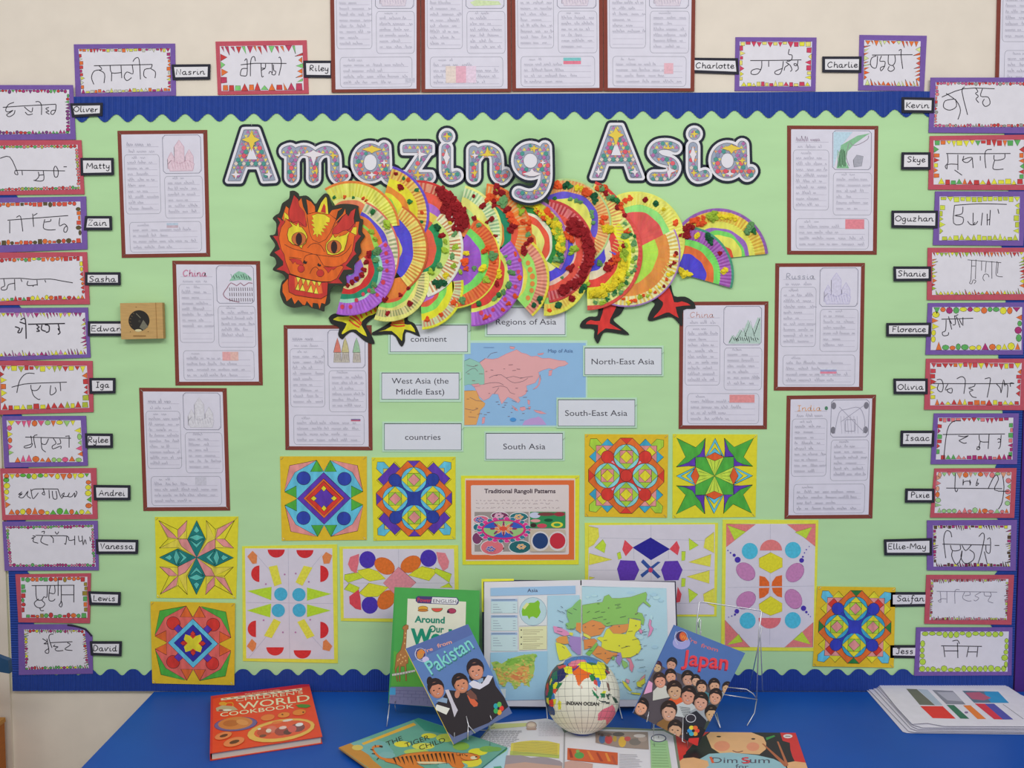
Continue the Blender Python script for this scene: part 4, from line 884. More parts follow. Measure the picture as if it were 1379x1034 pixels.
def sdf_grid(prims, x0, y0, x1, y1, st):
    xs = np.arange(x0, x1 + st, st); ys = np.arange(y0, y1 + st, st); X, Y = np.meshgrid(xs, ys); D = np.full(X.shape, 1e9)
    for pr in prims:
        if pr[0] == 'c':                                              # capsule chain
            P, r = pr[1], pr[2]
            for (ax, ay), (bx, by) in zip(P[:-1], P[1:]):
                dx, dy = bx - ax, by - ay; l2 = dx * dx + dy * dy + 1e-9
                t = np.clip(((X - ax) * dx + (Y - ay) * dy) / l2, 0, 1)
                D = np.minimum(D, np.hypot(X - ax - t * dx, Y - ay - t * dy) - r)
        else:                                                         # polygon
            P = pr[1]; d = np.full(X.shape, 1e9); ins = np.zeros(X.shape, bool); n = len(P)
            for i in range(n):
                (ax, ay), (bx, by) = P[i], P[(i + 1) % n]; dx, dy = bx - ax, by - ay; l2 = dx * dx + dy * dy + 1e-9
                t = np.clip(((X - ax) * dx + (Y - ay) * dy) / l2, 0, 1); d = np.minimum(d, np.hypot(X - ax - t * dx, Y - ay - t * dy))
                cr = ((ay > Y) != (by > Y)) & (X < (bx - ax) * (Y - ay) / ((by - ay) if by != ay else 1e-9) + ax); ins ^= cr
            D = np.minimum(D, np.where(ins, -d, d))
    return xs, ys, D
def contours(xs, ys, D, off):
    """marching squares -> closed loops around the region D < off"""
    S_ = D - off; seg = {}
    I = S_ < 0
    code = I[:-1, :-1] * 1 + I[:-1, 1:] * 2 + I[1:, 1:] * 4 + I[1:, :-1] * 8
    def cross(i, j, e):
        a, b = {0: ((i, j), (i, j + 1)), 1: ((i, j + 1), (i + 1, j + 1)), 2: ((i + 1, j), (i + 1, j + 1)), 3: ((i, j), (i + 1, j))}[e]
        t = S_[a] / (S_[a] - S_[b]); return (xs[a[1]] + (xs[b[1]] - xs[a[1]]) * t, ys[a[0]] + (ys[b[0]] - ys[a[0]]) * t), (a, b)
    T = {1: [(3, 0)], 2: [(0, 1)], 3: [(3, 1)], 4: [(1, 2)], 5: [(3, 2), (1, 0)], 6: [(0, 2)], 7: [(3, 2)], 8: [(2, 3)], 9: [(2, 0)], 10: [(0, 3), (2, 1)], 11: [(2, 1)], 12: [(1, 3)], 13: [(1, 0)], 14: [(0, 3)]}
    for i, j in zip(*np.nonzero((code > 0) & (code < 15))):
        for e0, e1 in T[int(code[i, j])]:
            p, k = cross(i, j, e0); q, l = cross(i, j, e1); seg[k] = (p, l)
    loops = []
    while seg:
        k = next(iter(seg)); loop = []
        while k in seg: p, k2 = seg.pop(k); loop.append(p); k = k2
        if len(loop) > 5: loops.append(loop)
    return loops
def filled(name, surf, loops, h0, h1, c, parent, m):
    """extruded plate from closed loops (holes allowed)"""
    cu = bpy.data.curves.new('f', 'CURVE'); cu.dimensions = '2D'; cu.fill_mode = 'FRONT'
    for lp in loops:
        sp = cu.splines.new('POLY'); sp.points.add(len(lp) - 1); sp.use_cyclic_u = True
        for i, (x, y) in enumerate(lp): sp.points[i].co = (x / 100, -y / 100, 0, 1)
    o = bpy.data.objects.new('f', cu); col.objects.link(o)
    me = bpy.data.meshes.new_from_object(o.evaluated_get(bpy.context.evaluated_depsgraph_get()))
    V2 = [(v.co.x * 100, -v.co.y * 100) for v in me.vertices]; Fc = [list(p.vertices) for p in me.polygons]
    bpy.data.objects.remove(o); bpy.data.curves.remove(cu); bpy.data.meshes.remove(me)
    g = Geo(); V = [surf.hit(x, y, h1) for x, y in V2]
    F2 = []
    for f in Fc:
        a, b, d = V[f[0]], V[f[1]], V[f[2]]
        F2.append(f if (b - a).cross(d - a).dot(surf.n) > 0 else f[::-1])
    g.add(V, F2, c)
    for lp in loops:
        n = len(lp); top = [surf.hit(x, y, h1) for x, y in lp]; bot = [t - surf.n * (h1 - h0) for t in top]
        g.add(top + bot, [[i, (i + 1) % n, n + (i + 1) % n, n + i] for i in range(n)], c)
    return g.build(name, parent, m)
def thin(loop, eps=.12):
    out = [loop[0]]
    for i in range(1, len(loop) - 1):
        a, b, c = out[-1], loop[i], loop[i + 1]
        if abs((b[0] - a[0]) * (c[1] - a[1]) - (b[1] - a[1]) * (c[0] - a[0])) > eps * math.hypot(c[0] - a[0], c[1] - a[1]) or math.hypot(b[0] - a[0], b[1] - a[1]) > 4: out.append(b)
    return out
L1, L2 = tf(290, 150, 3.629), tf(660, 150, 3.629)
def cap(z, d, r): return ('c', [z(*p) for p in smoothed(pts(d), 4)], r / 3.629)
def capl(z, d, r): return ('c', [z(*p) for p in pts(d)], r / 3.629)
def pol(z, d): return ('p', [z(*p) for p in pts(d)])
def arc(z, cx, cy, rx, ry, r, a0=0, a1=360):
    return ('c', [z(cx + rx * cos(radians(a)), cy + ry * sin(radians(a))) for a in np.linspace(a0, a1, 25)], r / 3.629)
def star(A, x, y, r, c, c2=None, k=.32):
    P = []
    for i in range(8): a = i * pi / 4 - pi / 2; q = r if i % 2 == 0 else r * k; P.append((x + q * cos(a), y + q * sin(a) * (1.05)))
    A.poly(P, c)
LET = [
 ('A', [pol(L1, '62,338 140,90 205,90 292,335 235,338 212,268 148,268 122,338')], [pol(L1, '150,235 177,165 205,235')], [(177, 138, 58, 'y'), (100, 308, 26, 'w'), (262, 308, 26, 'w')], L1, 'first patchwork letter of the title, a capital A above the dragon head'),
 ('m', [cap(L1, '345,195 372,190 374,240 374,325', 21), capl(L1, '374,225 374,322', 23), cap(L1, '374,240 400,200 440,190 474,210 480,250 480,325', 22), cap(L1, '480,245 505,205 545,190 578,210 584,260 586,305 605,325 628,310', 20)], [], [(480, 210, 55, 'w'), (410, 215, 24, 'w'), (575, 215, 22, 'y'), (495, 290, 22, 'y')], L1, 'patchwork letter m, second in the title'),
 ('a', [arc(L1, 757, 248, 58, 66, 24), cap(L1, '825,175 828,240 830,295 850,325 868,305', 21)], [], [(765, 185, 50, 'y'), (765, 310, 24, 'w'), (825, 250, 20, 'w')], L1, 'patchwork letter a between the m and the z'),
 ('z', [capl(L1, '935,180 1040,180 945,318 1045,318', 19), pol(L1, '918,165 1058,165 1058,200 918,200'), pol(L1, '925,300 1058,300 1058,333 925,333')], [], [(995, 210, 42, 'w'), (990, 310, 25, 'y')], L1, 'patchwork letter z, its foot behind a paper plate'),
 ('i', [('c', [L1(1132, 122), L1(1132.5, 122)], 26 / 3.629), cap(L1, '1128,180 1128,240 1130,295 1150,322 1178,312', 21)], [], [(1132, 122, 22, 'y'), (1130, 225, 44, 'w'), (1132, 305, 20, 'y')], L1, 'patchwork letter i in the first word, after the z'),
 ('n', [capl(L1, '1262,190 1262,320', 22), cap(L1, '1262,240 1290,200 1330,188 1368,208 1376,250 1378,305 1400,325 1418,305', 21)], [], [(1330, 215, 45, 'y'), (1268, 215, 20, 'w'), (1268, 300, 22, 'y')], L1, 'patchwork letter n beside the hanging g'),
 ('g', [arc(L2, 197, 240, 58, 60, 22), cap(L2, '268,175 270,250 268,340 240,395 190,412 140,398', 20)], [], [(205, 305, 48, 'w'), (215, 180, 25, 'y'), (215, 385, 20, 'y'), (258, 250, 18, 'w')], L2, 'patchwork letter g, hanging below the line over the plates'),
 ('A', [pol(L2, '500,322 590,70 642,70 742,322 688,322 664,252 570,252 545,322')], [pol(L2, '590,215 615,145 642,215')], [(615, 115, 56, 'y'), (530, 295, 26, 'w'), (708, 295, 26, 'w')], L2, 'capital patchwork letter A starting the second word'),
 ('s', [cap(L2, '905,178 870,165 820,170 800,200 830,232 885,248 900,280 870,315 800,318', 20)], [], [(875, 290, 42, 'w'), (870, 180, 24, 'y'), (805, 310, 18, 'y')], L2, 'patchwork letter s in the second word'),
 ('i', [('c', [L2(998, 110), L2(998.5, 110)], 27 / 3.629), cap(L2, '992,172 992,240 994,292 1014,318 1050,308', 21)], [], [(998, 110, 22, 'y'), (992, 210, 44, 'w'), (996, 300, 20, 'y')], L2, 'patchwork letter i in the second word, before the last letter'),
 ('a', [arc(L2, 1160, 240, 56, 62, 23), cap(L2, '1232,165 1234,230 1236,275 1255,310 1275,292', 20)], [], [(1180, 180, 50, 'y'), (1172, 305, 25, 'w'), (1232, 240, 20, 'y')], L2, 'last patchwork letter of the title, an a above the tail end'),
]
for n_, (ch, prims, white, stars, z, lb) in enumerate(LET):
    allp = [p for pr in prims for p in pr[1]]
    x0, x1 = min(p[0] for p in allp) - 18, max(p[0] for p in allp) + 18; y0, y1 = min(p[1] for p in allp) - 18, max(p[1] for p in allp) + 18
    xs, ys, D = sdf_grid(prims, x0, y0, x1, y1, .8)
    h = .011 if ch != 'g' else .044
    root = thing('title_letter', lb, 'letter', W((x0 + x1) / 2, y1 - 12, h), 'patchwork title letters')
    lp = lambda o: [thin(l) for l in contours(xs, ys, D, o) if len(l) > 12]
    filled('black_edge', WALL, [max(lp(7.6), key=len)], h, h + .0018, C((36, 42, 52)), root, CARD)
    filled('white_edge', WALL, [max(lp(4.1), key=len)], h + .0018, h + .0026, C((212, 210, 222)), root, LAMI)
    filled('patchwork', WALL, lp(.3), h + .0026, h + .0029, C((142, 152, 170)), root, LAMI)
    A = Art(WALL, z, h + .00295); motifs(A, xs, ys, D, z)
    if white:
        for wpoly in white: A.t = IDT; A.poly(wpoly[1], (210, 208, 220), (90, 80, 90), .5); A.t = z
    for l in lp(.3):
        A.t = IDT; A.stroke(l + l[:1], .45, (100, 92, 104), 0, up=False)
    A.t = z
    # stars are cut off at the letter's edge
    xs_, ys_, D_ = xs, ys, D
    for sx, sy, sr, sc_ in stars:
        px, py = z(sx, sy); i = int(np.clip(round((py - ys[0]) / .8), 0, len(ys) - 1)); j = int(np.clip(round((px - xs[0]) / .8), 0, len(xs) - 1))
        P = []
        for k in range(8):
            a = k * pi / 4 - pi / 2; q = sr if k % 2 == 0 else sr * .34
            for t in (1, .85, .7, .55, .4, .25):
                X, Y = z(sx + q * t * cos(a), sy + q * t * sin(a)); ii = int(np.clip(round((Y - ys[0]) / .8), 0, len(ys) - 1)); jj = int(np.clip(round((X - xs[0]) / .8), 0, len(xs) - 1))
                if D[ii, jj] < -.3 or t == .25: P.append((sx + q * t * cos(a), sy + q * t * sin(a))); break
        if sr > 35: q = [(sx + (a - sx) * .8 + (b - sy) * .45, sy + (b - sy) * .8 - (a - sx) * .45) for a, b in P]; A.poly([(sx + (a - sx) * .62, sy + (b - sy) * .62) for a, b in q], (224, 128, 78) if sc_ == 'y' else (226, 150, 150), (120, 100, 100), .3)
        A.poly(P, (232, 188, 56) if sc_ == 'y' else (216, 208, 212), (120, 100, 100), .35)
    A.build('stars', root, LAMI)
    staple((x0 + x1) / 2, y0 + 10, 80, root, h + .0018)

# ------------------------------------------------------------------ the paper dragon
dragon = thing('paper_dragon', 'long collage dragon with orange mask head and body of overlapping painted paper plates', 'dragon', W(690, 425, .012))
ico = bmesh.new(); bmesh.ops.create_icosphere(ico, subdivisions=3, radius=1)
BALLS = []
for k in range(6):
    rg = random.Random(k); b2 = ico.copy(); f = [(rg.uniform(2, 5), rg.uniform(0, 6), rg.uniform(-1, 1), rg.uniform(-1, 1), rg.uniform(-1, 1)) for _ in range(7)]
    for v in b2.verts:
        d = 1
        for w_, ph, a, b, c in f: d += .13 * sin(w_ * (a * v.co.x + b * v.co.y + c * v.co.z) * 2 + ph)
        v.co *= d; v.co += Vector((rg.uniform(-1, 1), rg.uniform(-1, 1), rg.uniform(-1, 1))) * .07
    me = bpy.data.meshes.new('tissue_ball'); b2.to_mesh(me); b2.free(); me.materials.append(TISSUE); BALLS.append(me)
ico.free()
TC = {'G': (45, 115, 62), 'L': (150, 180, 55), 'Y': (218, 196, 42), 'R': (138, 26, 32), 'O': (212, 82, 38), 'D': (28, 88, 55), 'T': (98, 148, 92)}
def ball(part, px, py, r, c, h, rng):
    o = bpy.data.objects.new('tissue_ball', rng.choice(BALLS)); col.objects.link(o); o.parent = part
    R = r / 1300 * 2.52 * .8
    o.location = W(px, py, h + R * .4); o.scale = (R * rng.uniform(.8, 1.2), R * .6, R * rng.uniform(.8, 1.2)); o.rotation_euler = (0, rng.uniform(0, 6), 0)
    k = rng.uniform(.85, 1.15); o.color = tuple(min(1, v * k) for v in C(TC[c])[:3]) + (1,)
PLATES = {}
def plate(n, c, r, a0, a1, rings, flute, level, stripes=True, extra=None, sc_edge=0, kids=()):
    """a cut piece of painted paper plate: flat middle, fluted rising rim. rings: (outer fraction, colour[, second colour])"""
    h = .0145 + .0009 * level; rng = random.Random(n)
    na = max(8, int((a1 - a0) / 2.3)); f0 = flute
    fr = [1.0, .985, .94]
    b = sorted({q[0] for q in rings} | {.985, .94, f0, f0 - .03}, reverse=True)
    sub = []
    for i in range(len(b)):
        sub.append(b[i]); nx = b[i + 1] if i + 1 < len(b) else 0
        if b[i] - nx > .12: sub += [b[i] - (b[i] - nx) * t for t in (.33, .66)]
    fr = [q for q in sub if q > 0] + [0.02]
    def hz(f, i):
        z0 = .0015 + (.0016 * min(1, (f - f0 + .03) / .1) if f > f0 - .03 else 0)
        if f0 <= f <= .95: z0 += .00055 * (1 if i % 2 else -1)
        if f > .99: z0 -= .001
        return z0
    def wob(f, i):                                                   # hand-painted band edges wander a little
        if f > .93 or f in (f0,): return 0
        return .013 * sin(i * .15 + f * 40 + n) + .007 * sin(i * .4 + n * 2 + f * 17)
    V = []; Fc = []; Cc = []; m_ = len(fr)
    for i in range(na + 1):
        a = radians(a0 + (a1 - a0) * i / na)
        for f in fr:
            q = (f + wob(f, i)) * r; V.append(tuple(W(c[0] + q * cos(a), c[1] + q * sin(a), h + hz(f, i))))
    for i in range(na):
        for j in range(m_ - 1):
            fm = (fr[j] + fr[j + 1]) / 2; cc = rings[-1]
            for q in rings:
                if q[0] >= fm: cc = q
            c2 = tuple(cc[1][k] * .3 + cc[2][k] * .7 for k in range(3)) if len(cc) > 2 else None
            colr = c2 if len(cc) > 2 and i % 2 and (i // 2 + n) % 3 != 0 or len(cc) > 2 and i % 4 == 1 else cc[1]
            colr = tuple(max(0, min(255, v + rng.uniform(-5, 5))) for v in colr)
            k = i * m_ + j; Fc.append([k, k + m_, k + m_ + 1, k + 1][::-1]); Cc.append(C(colr))
    # back and cut edges give the card its thickness
    base = len(V); V += [tuple(Vector(v) + Vector((0, .0007, 0))) for v in V]
    for i in range(na):
        k = i * m_; Fc.append([k, base + k, base + k + m_, k + m_]); Cc.append(C((225, 215, 190)))
    for i in (0, na):
        for j in range(m_ - 1):
            k = i * m_ + j; q = [k, k + 1, base + k + 1, base + k]; Fc.append(q if i else q[::-1]); Cc.append(C((225, 215, 190)))
    me = mesh('paper_plate', V, Fc, Cc); o = link('paper_plate', me, dragon, MARKER)
    PLATES[n] = (c, r, h + .0015, o, rng)
    return o
def on(n, lst, dz=0):
    c, r, h, o, rng = PLATES[n]
    for s in lst.split():
        x, y, rr, k = s.split(','); ball(o, float(x), float(y), float(rr), k, h + dz, rng)
def band(n, f0, f1, a0, a1, cnt, rr, cols, dz=.0015):
    c, r, h, o, rng = PLATES[n]
    for i in range(cnt):
        a = radians(a0 + (a1 - a0) * (i + rng.uniform(.1, .9)) / cnt); q = r * rng.uniform(f0, f1)
        ball(o, c[0] + q * cos(a), c[1] + q * sin(a), rr * rng.uniform(.75, 1.2), rng.choice(cols), h + dz, rng)
def art_on(n, fn, dh=.002):
    c, r, h, o, rng = PLATES[n]; A = Art(WALL, IDT, h + dh); fn(A, c, r, rng); A.build('painting', o, MARKER)
P_ = {}
plate(24, (922.7, 369.9), 65.6, -164, 16, [(1, (70, 145, 115)), (.95, (160, 95, 175), (145, 75, 155)), (.72, (115, 210, 95)), (.58, (232, 105, 50)), (.42, (72, 62, 190))], .72, 2)
plate(23, (966.7, 348.6), 68.2, -186, -6, [(1, (140, 92, 165)), (.94, (242, 195, 75), (232, 160, 60)), (.74, (240, 222, 90)), (.62, (145, 100, 180)), (.55, (110, 200, 90)), (.48, (242, 225, 90)), (.3, (222, 80, 50)), (.2, (110, 195, 90))], .74, 0)
plate(20, (856.3, 324), 66.2, -118, 50, [(1, (242, 225, 95)), (.96, (242, 225, 105), (230, 205, 85)), (.72, (140, 214, 115)), (.58, (214, 84, 78))], .74, 5)
plate(22, (844.2, 341.1), 72.3, -27, 110, [(1, (165, 125, 180)), (.97, (240, 228, 160), (236, 170, 65)), (.8, (240, 138, 62)), (.57, (168, 215, 72)), (.2, (70, 180, 75))], .8, 7)
plate(19, (778, 306.7), 67.3, -69, 40, [(1, (205, 60, 50)), (.94, (242, 205, 110), (225, 125, 80)), (.7, (242, 222, 90)), (.4, (225, 95, 60))], .72, 8)
plate(21, (789.7, 342.1), 75.7, -44, 89, [(1, (208, 76, 66)), (.93, (232, 224, 130), (150, 190, 95)), (.8, (238, 215, 45)), (.6, (212, 66, 56)), (.46, (238, 205, 170)), (.34, (75, 65, 195))], .8, 10)
plate(17, (761.6, 302), 61.7, -125, 55, [(1, (172, 198, 130)), (.96, (238, 175, 105), (228, 125, 72)), (.72, (98, 82, 192)), (.58, (244, 228, 95)), (.35, (220, 82, 60))], .74, 11)
plate(18, (734.4, 365.9), 59.5, -10, 92, [(1, (240, 212, 80)), (.9, (240, 195, 85), (235, 170, 70)), (.72, (150, 205, 100)), (.6, (232, 130, 60)), (.4, (240, 225, 120))], .74, 12)
plate(16, (730, 338), 70.6, -82, 82, [(1, (190, 60, 60)), (.95, (205, 110, 110), (160, 35, 40)), (.78, (218, 80, 62)), (.66, (232, 180, 160)), (.6, (78, 68, 198)), (.42, (240, 230, 130))], .78, 13)
plate(14, (699.4, 328.4), 65.7, -95, 32, [(1, (160, 105, 172)), (.94, (200, 195, 60), (165, 175, 70)), (.76, (35, 130, 55)), (.68, (238, 225, 190)), (.62, (218, 82, 55)), (.5, (240, 224, 110)), (.34, (236, 125, 50))], .78, 14)
plate(13, (648.4, 314.6), 68, -84, 34, [(1, (230, 110, 45)), (.95, (238, 125, 50), (238, 190, 130)), (.72, (216, 84, 52)), (.6, (20, 130, 92)), (.46, (236, 130, 50))], .74, 15)
plate(15, (672.4, 375.9), 67.6, -48, 48, [(1, (238, 205, 65)), (.95, (215, 145, 118), (190, 110, 90)), (.76, (150, 214, 100)), (.55, (230, 205, 80)), (.48, (226, 232, 200))], .77, 17)
plate(10, (610.7, 313.7), 65.8, -76, 20, [(1, (232, 218, 120)), (.95, (200, 220, 165), (130, 175, 125)), (.75, (236, 226, 112)), (.55, (175, 222, 125)), (.4, (232, 120, 60))], .76, 18)
plate(12, (634.6, 369.8), 69.6, -41, 90, [(1, (150, 82, 178)), (.97, (168, 100, 195), (150, 80, 175)), (.73, (205, 218, 95)), (.64, (208, 62, 52))], .74, 19)
plate(7, (560.7, 315.8), 73.2, -102, -6, [(1, (190, 45, 40)), (.96, (205, 140, 110), (185, 60, 50)), (.8, (216, 82, 62)), (.62, (165, 100, 192)), (.5, (240, 190, 75)), (.36, (212, 82, 62))], .8, 19)
plate(11, (607.9, 349.6), 66.3, -60, 88, [(1, (240, 220, 70)), (.97, (228, 110, 52), (206, 82, 48)), (.75, (112, 206, 92)), (.6, (146, 82, 186))], .76, 20)
plate(9, (565.5, 385), 59, -8, 87, [(1, (240, 224, 52)), (.94, (190, 200, 152), (205, 120, 95)), (.78, (240, 224, 42)), (.62, (122, 210, 92)), (.48, (220, 85, 60)), (.38, (172, 112, 204))], .79, 20)
plate(8, (554.5, 334), 69.7, -50, 72, [(1, (226, 222, 202)), (.95, (226, 216, 172), (190, 110, 70)), (.73, (192, 216, 112)), (.6, (30, 140, 82)), (.48, (216, 88, 62))], .75, 22)
plate(5, (510.2, 288.9), 67.9, -74, 26, [(1, (98, 76, 184)), (.95, (222, 184, 90), (196, 124, 52)), (.77, (242, 206, 42)), (.6, (236, 130, 42)), (.47, (242, 212, 50)), (.37, (135, 205, 85)), (.24, (125, 95, 188))], .78, 21)
plate(6, (522, 376.8), 56.3, -12, 109, [(1, (236, 216, 118)), (.9, (204, 194, 130), (130, 140, 90)), (.74, (226, 208, 112)), (.66, (130, 206, 96)), (.54, (232, 90, 50)), (.48, (234, 122, 50))], .75, 23)
plate(4, (509.8, 335.4), 66.7, -61, 52, [(1, (192, 92, 42)), (.96, (228, 198, 100), (206, 124, 52)), (.71, (78, 68, 194)), (.46, (210, 190, 90)), (.34, (222, 145, 80))], .73, 25)
plate(1, (472.7, 309.2), 65.8, -123, -5, [(1, (228, 122, 52)), (.95, (224, 220, 98), (190, 190, 66)), (.68, (232, 220, 130)), (.6, (228, 120, 82)), (.48, (232, 118, 48))], .7, 26)
plate(3, (460.7, 341.7), 77.4, -65, 60, [(1, (206, 100, 85)), (.97, (208, 200, 165), (130, 150, 105)), (.83, (222, 205, 150)), (.81, (88, 72, 192)), (.73, (236, 120, 48)), (.64, (150, 205, 80)), (.58, (232, 120, 48))], .84, 27)
plate(2, (469.1, 361.8), 63.1, -37, 105, [(1, (160, 92, 190)), (.96, (170, 102, 200), (152, 84, 180)), (.72, (150, 200, 175)), (.66, (28, 132, 98)), (.54, (195, 45, 42)), (.42, (232, 202, 135)), (.33, (142, 92, 192)), (.14, (140, 192, 212))], .73, 29)
# tissue paper balls glued on the plates
on(1, '450,266,2.6,G 464,265,2.4,O 476,266,2.2,G 489,267,2.6,O 493,270,2.2,O')
on(3, '502,285,4.4,G 521,302,6.2,L 500,312,3.6,L 505,322,3.6,L 508,339,6,T')
on(2, '497,342,4.6,R 493,353,4.2,R 490,363,4.2,R 487,370,3.6,R 480,375,4,R 474,380,4,R 468,384,3.6,R 509,336,5.5,T 506,350,4.5,T 512,362,4,T 504,384,4.4,T 502,392,4,T')
on(5, '533,234,3,R 543.5,240,3,G 550,242,3,O 539,252,4.6,R 551.6,271,3.8,G 561,256,3.2,G 568,286,3,O 568,299,3,G')
on(6, '518,402,5,R 539,397,3,R 552,409,4,R 522,422,3.4,R 550,388,3,R')
on(8, '589,306,6,D 595,317,5,R 600,325,3.6,L 599,337,4.4,L 592,357,5,T 580,366,4.5,L 606,300,3.6,Y 612,315,4.2,T 613,333,4,L 609,345,4.5,T 611,358,4,L 600,371,4.2,Y 592,382,6,D 586,380,5,D 598,381,4.4,D 583,362,3,G')
band(7, .8, .97, -62, -8, 34, 5.4, 'R'); band(7, .66, .8, -48, -6, 12, 5, 'R')
on(9, '575,430,4,O 594,424,3.4,O 611,407,4,O')
on(10, '638,264,3.4,R 650,277,4.6,R 662,295,4.6,R 639,294,3.8,R 667,318,3,R 656,299,2.6,R')
on(11, '628,341,5,Y 626,352,5,O 650,361,7,Y 639,361,3.6,T 664,345,6.2,T 657,334,4.4,O 652,338,5,O 665,352,4,O 620,366,4,L 655,376,5,L 672,371,4.2,Y 672,365,3.6,Y 645,303,4.4,T 669,382,4,R 623,404,5,T 628,362,4,O')
on(12, '689,367,5,T 685,384,5,T 678,393,5,T 672,397,4.2,G 666,402,3.4,T 645,409,4,G 686,353,4,T 694,342,3,O 700,374,4,O 694,399,3.6,O 685,409,3.6,O 654,427,4,O 677,417,3.2,O 681,345,3,T')
band(13, .55, .98, -80, -62, 10, 4.2, 'RO'); on(13, '677,271,7,T 669,256,4,L 678,262,4,R 683,282,5,R 686,289,5,O 689,297,5.4,O 692,304,6,R 687,309,5,R 694,300,4.6,O 704,299,4,O 702,285,5.5,L 700,277,4,L 690,266,5,O 697,268,4,O 712,300,4.4,O 711,308,4,O 711,316,3.4,T 709,328,4.4,R 705,335,4.4,R 706,340,4,R 714,323,4,R')
band(14, .74, .92, -66, -40, 12, 4.2, 'OY'); band(14, .76, .92, -38, 12, 18, 4.8, 'YLY'); band(14, .78, .92, 12, 24, 6, 5, 'TG')
on(15, '727,402,4.4,D 719,411,4,D 727,407,3,D')
band(16, .68, .92, -46, -24, 13, 6.2, 'R'); band(16, .84, .96, -24, 36, 21, 5.6, 'R'); band(16, .8, .95, 36, 66, 11, 5.2, 'R')
on(16, '773,335,6,L 769,341,4,L 764,317,5.5,O 770,322,5.4,O 768,361,5.4,R 757,374,2.4,T 770,402,4.6,R 764,309,3.6,R')
on(17, '747,248,6,O 753,251,4.6,O 764,248,5.4,D 760,251,4,D 768,251,4,G 777,253,4.6,Y 783,254,4,Y 791,260,5.4,O 787,257,4.6,O 801,264,5.6,D 801,270,5,D 747,267,3,G 768,268,3.4,T 776,270,3,T 782,272,3.4,T 797,286,3,T 798,292,3,T 799,300,3,T 814,293,5,O 811,299,4,O 816,308,5,Y 820,306,5,Y 813,306,4,Y 822,311,4.4,Y')
band(19, .86, .99, -66, -25, 13, 4, 'ROTG'); on(19, '836,280,4.4,O 841,290,4,R 842,301,4,T 845,311,5,O 842,318,5,T 840,331,4.2,R')
band(21, .66, .76, 10, 82, 17, 6, 'Y', .001); band(21, .82, .92, -30, 80, 26, 3, 'TGL')
on(21, '841,340,6.4,L 840,350,6,L 838,345,5,L 829,349,5.5,O 822,355,6,O 818,360,6,R 825,352,5,R 831,345,4.4,O 808,355,4.4,T 835,335,4,Y 843,330,4,L 855,348,3.6,T')
on(18, '752,411,5,D 740,418,3.4,O 783,390,5,D 787,386,4,G 792,382,4,L')
on(20, '869,269,4,R 883,274,4.8,D 894,282,3.4,Y 848,267,3.6,O 842,270,3.6,O 910,300,4.4,O')
band(22, .82, .93, -5, 50, 9, 2.8, 'RROY'); band(22, .82, .93, 52, 95, 10, 3, 'YLO')
band(23, .76, .9, -150, -128, 10, 4.2, 'R'); band(23, .76, .9, -126, -108, 7, 4.2, 'O'); band(23, .76, .9, -102, -92, 6, 4.6, 'L'); band(23, .8, .88, -90, -62, 6, 4, 'Y', .0005); on(23, '1009,308,6,T 1012,303,6,T 1006,312,5,T 1015,310,5,G')
on(24, '955,321,5.4,D 957,326,4.6,D 953,317,4,D 939,317,4.4,Y 925,314,5,R 970,341,4,R 977,363,4.4,Y 974,366,4,Y 918,366,6,Y 922,369,6,Y 927,369,5,Y')
def spots(lst, c):
    def f(A, cc, r, rng):
        for s in lst.split():
            x, y, q = (float(v) for v in s.split(',')); A.ell(x, y, q, q * 1.15, c, n=9)
    return f
art_on(2, spots('519,330,2.6 520,341,2.6 521,352,2.6 521,364,2.4 516,380,3 504,385,3 497,391,2.6 489,396,2.4 480,404,2.6 461,413,2.8 472,413,2.6 508,397,2.4', (200, 60, 80)), .0025)
art_on(12, spots('698,366,2.6 694,386,2.6 680,403,2.6 664,417,2.6 648,421,3 700,350,2.6 660,425,2', (205, 60, 90)), .0025)
art_on(15, spots('711,354,3 714,363,3.4 717,372,3.6 717,382,3.2 716,391,3 711,401,3', (235, 130, 60)), .001)
def thorns(A, cc, r, rng):
    A.poly([(797, 318), (816, 327), (801, 345)], (220, 80, 60)); A.poly([(801, 322), (809, 327), (801, 333)], (242, 225, 110))
    for k in range(3): A.stroke([(821 + k * 3, 338 + k), (831 + k * 2, 345 + k)], .9, (80, 80, 190), 0)
art_on(17, thorns, .0006)
def swatches(A, cc, r, rng):
    for k in range(4): A.stroke([(742 + k * 6, 392 - k * 3), (746 + k * 6, 398 - k * 3)], 1.4, (90, 75, 180), 0)
    A.poly([(742, 372), (749, 375), (742, 392)], (225, 100, 60))
art_on(18, swatches, .0006)

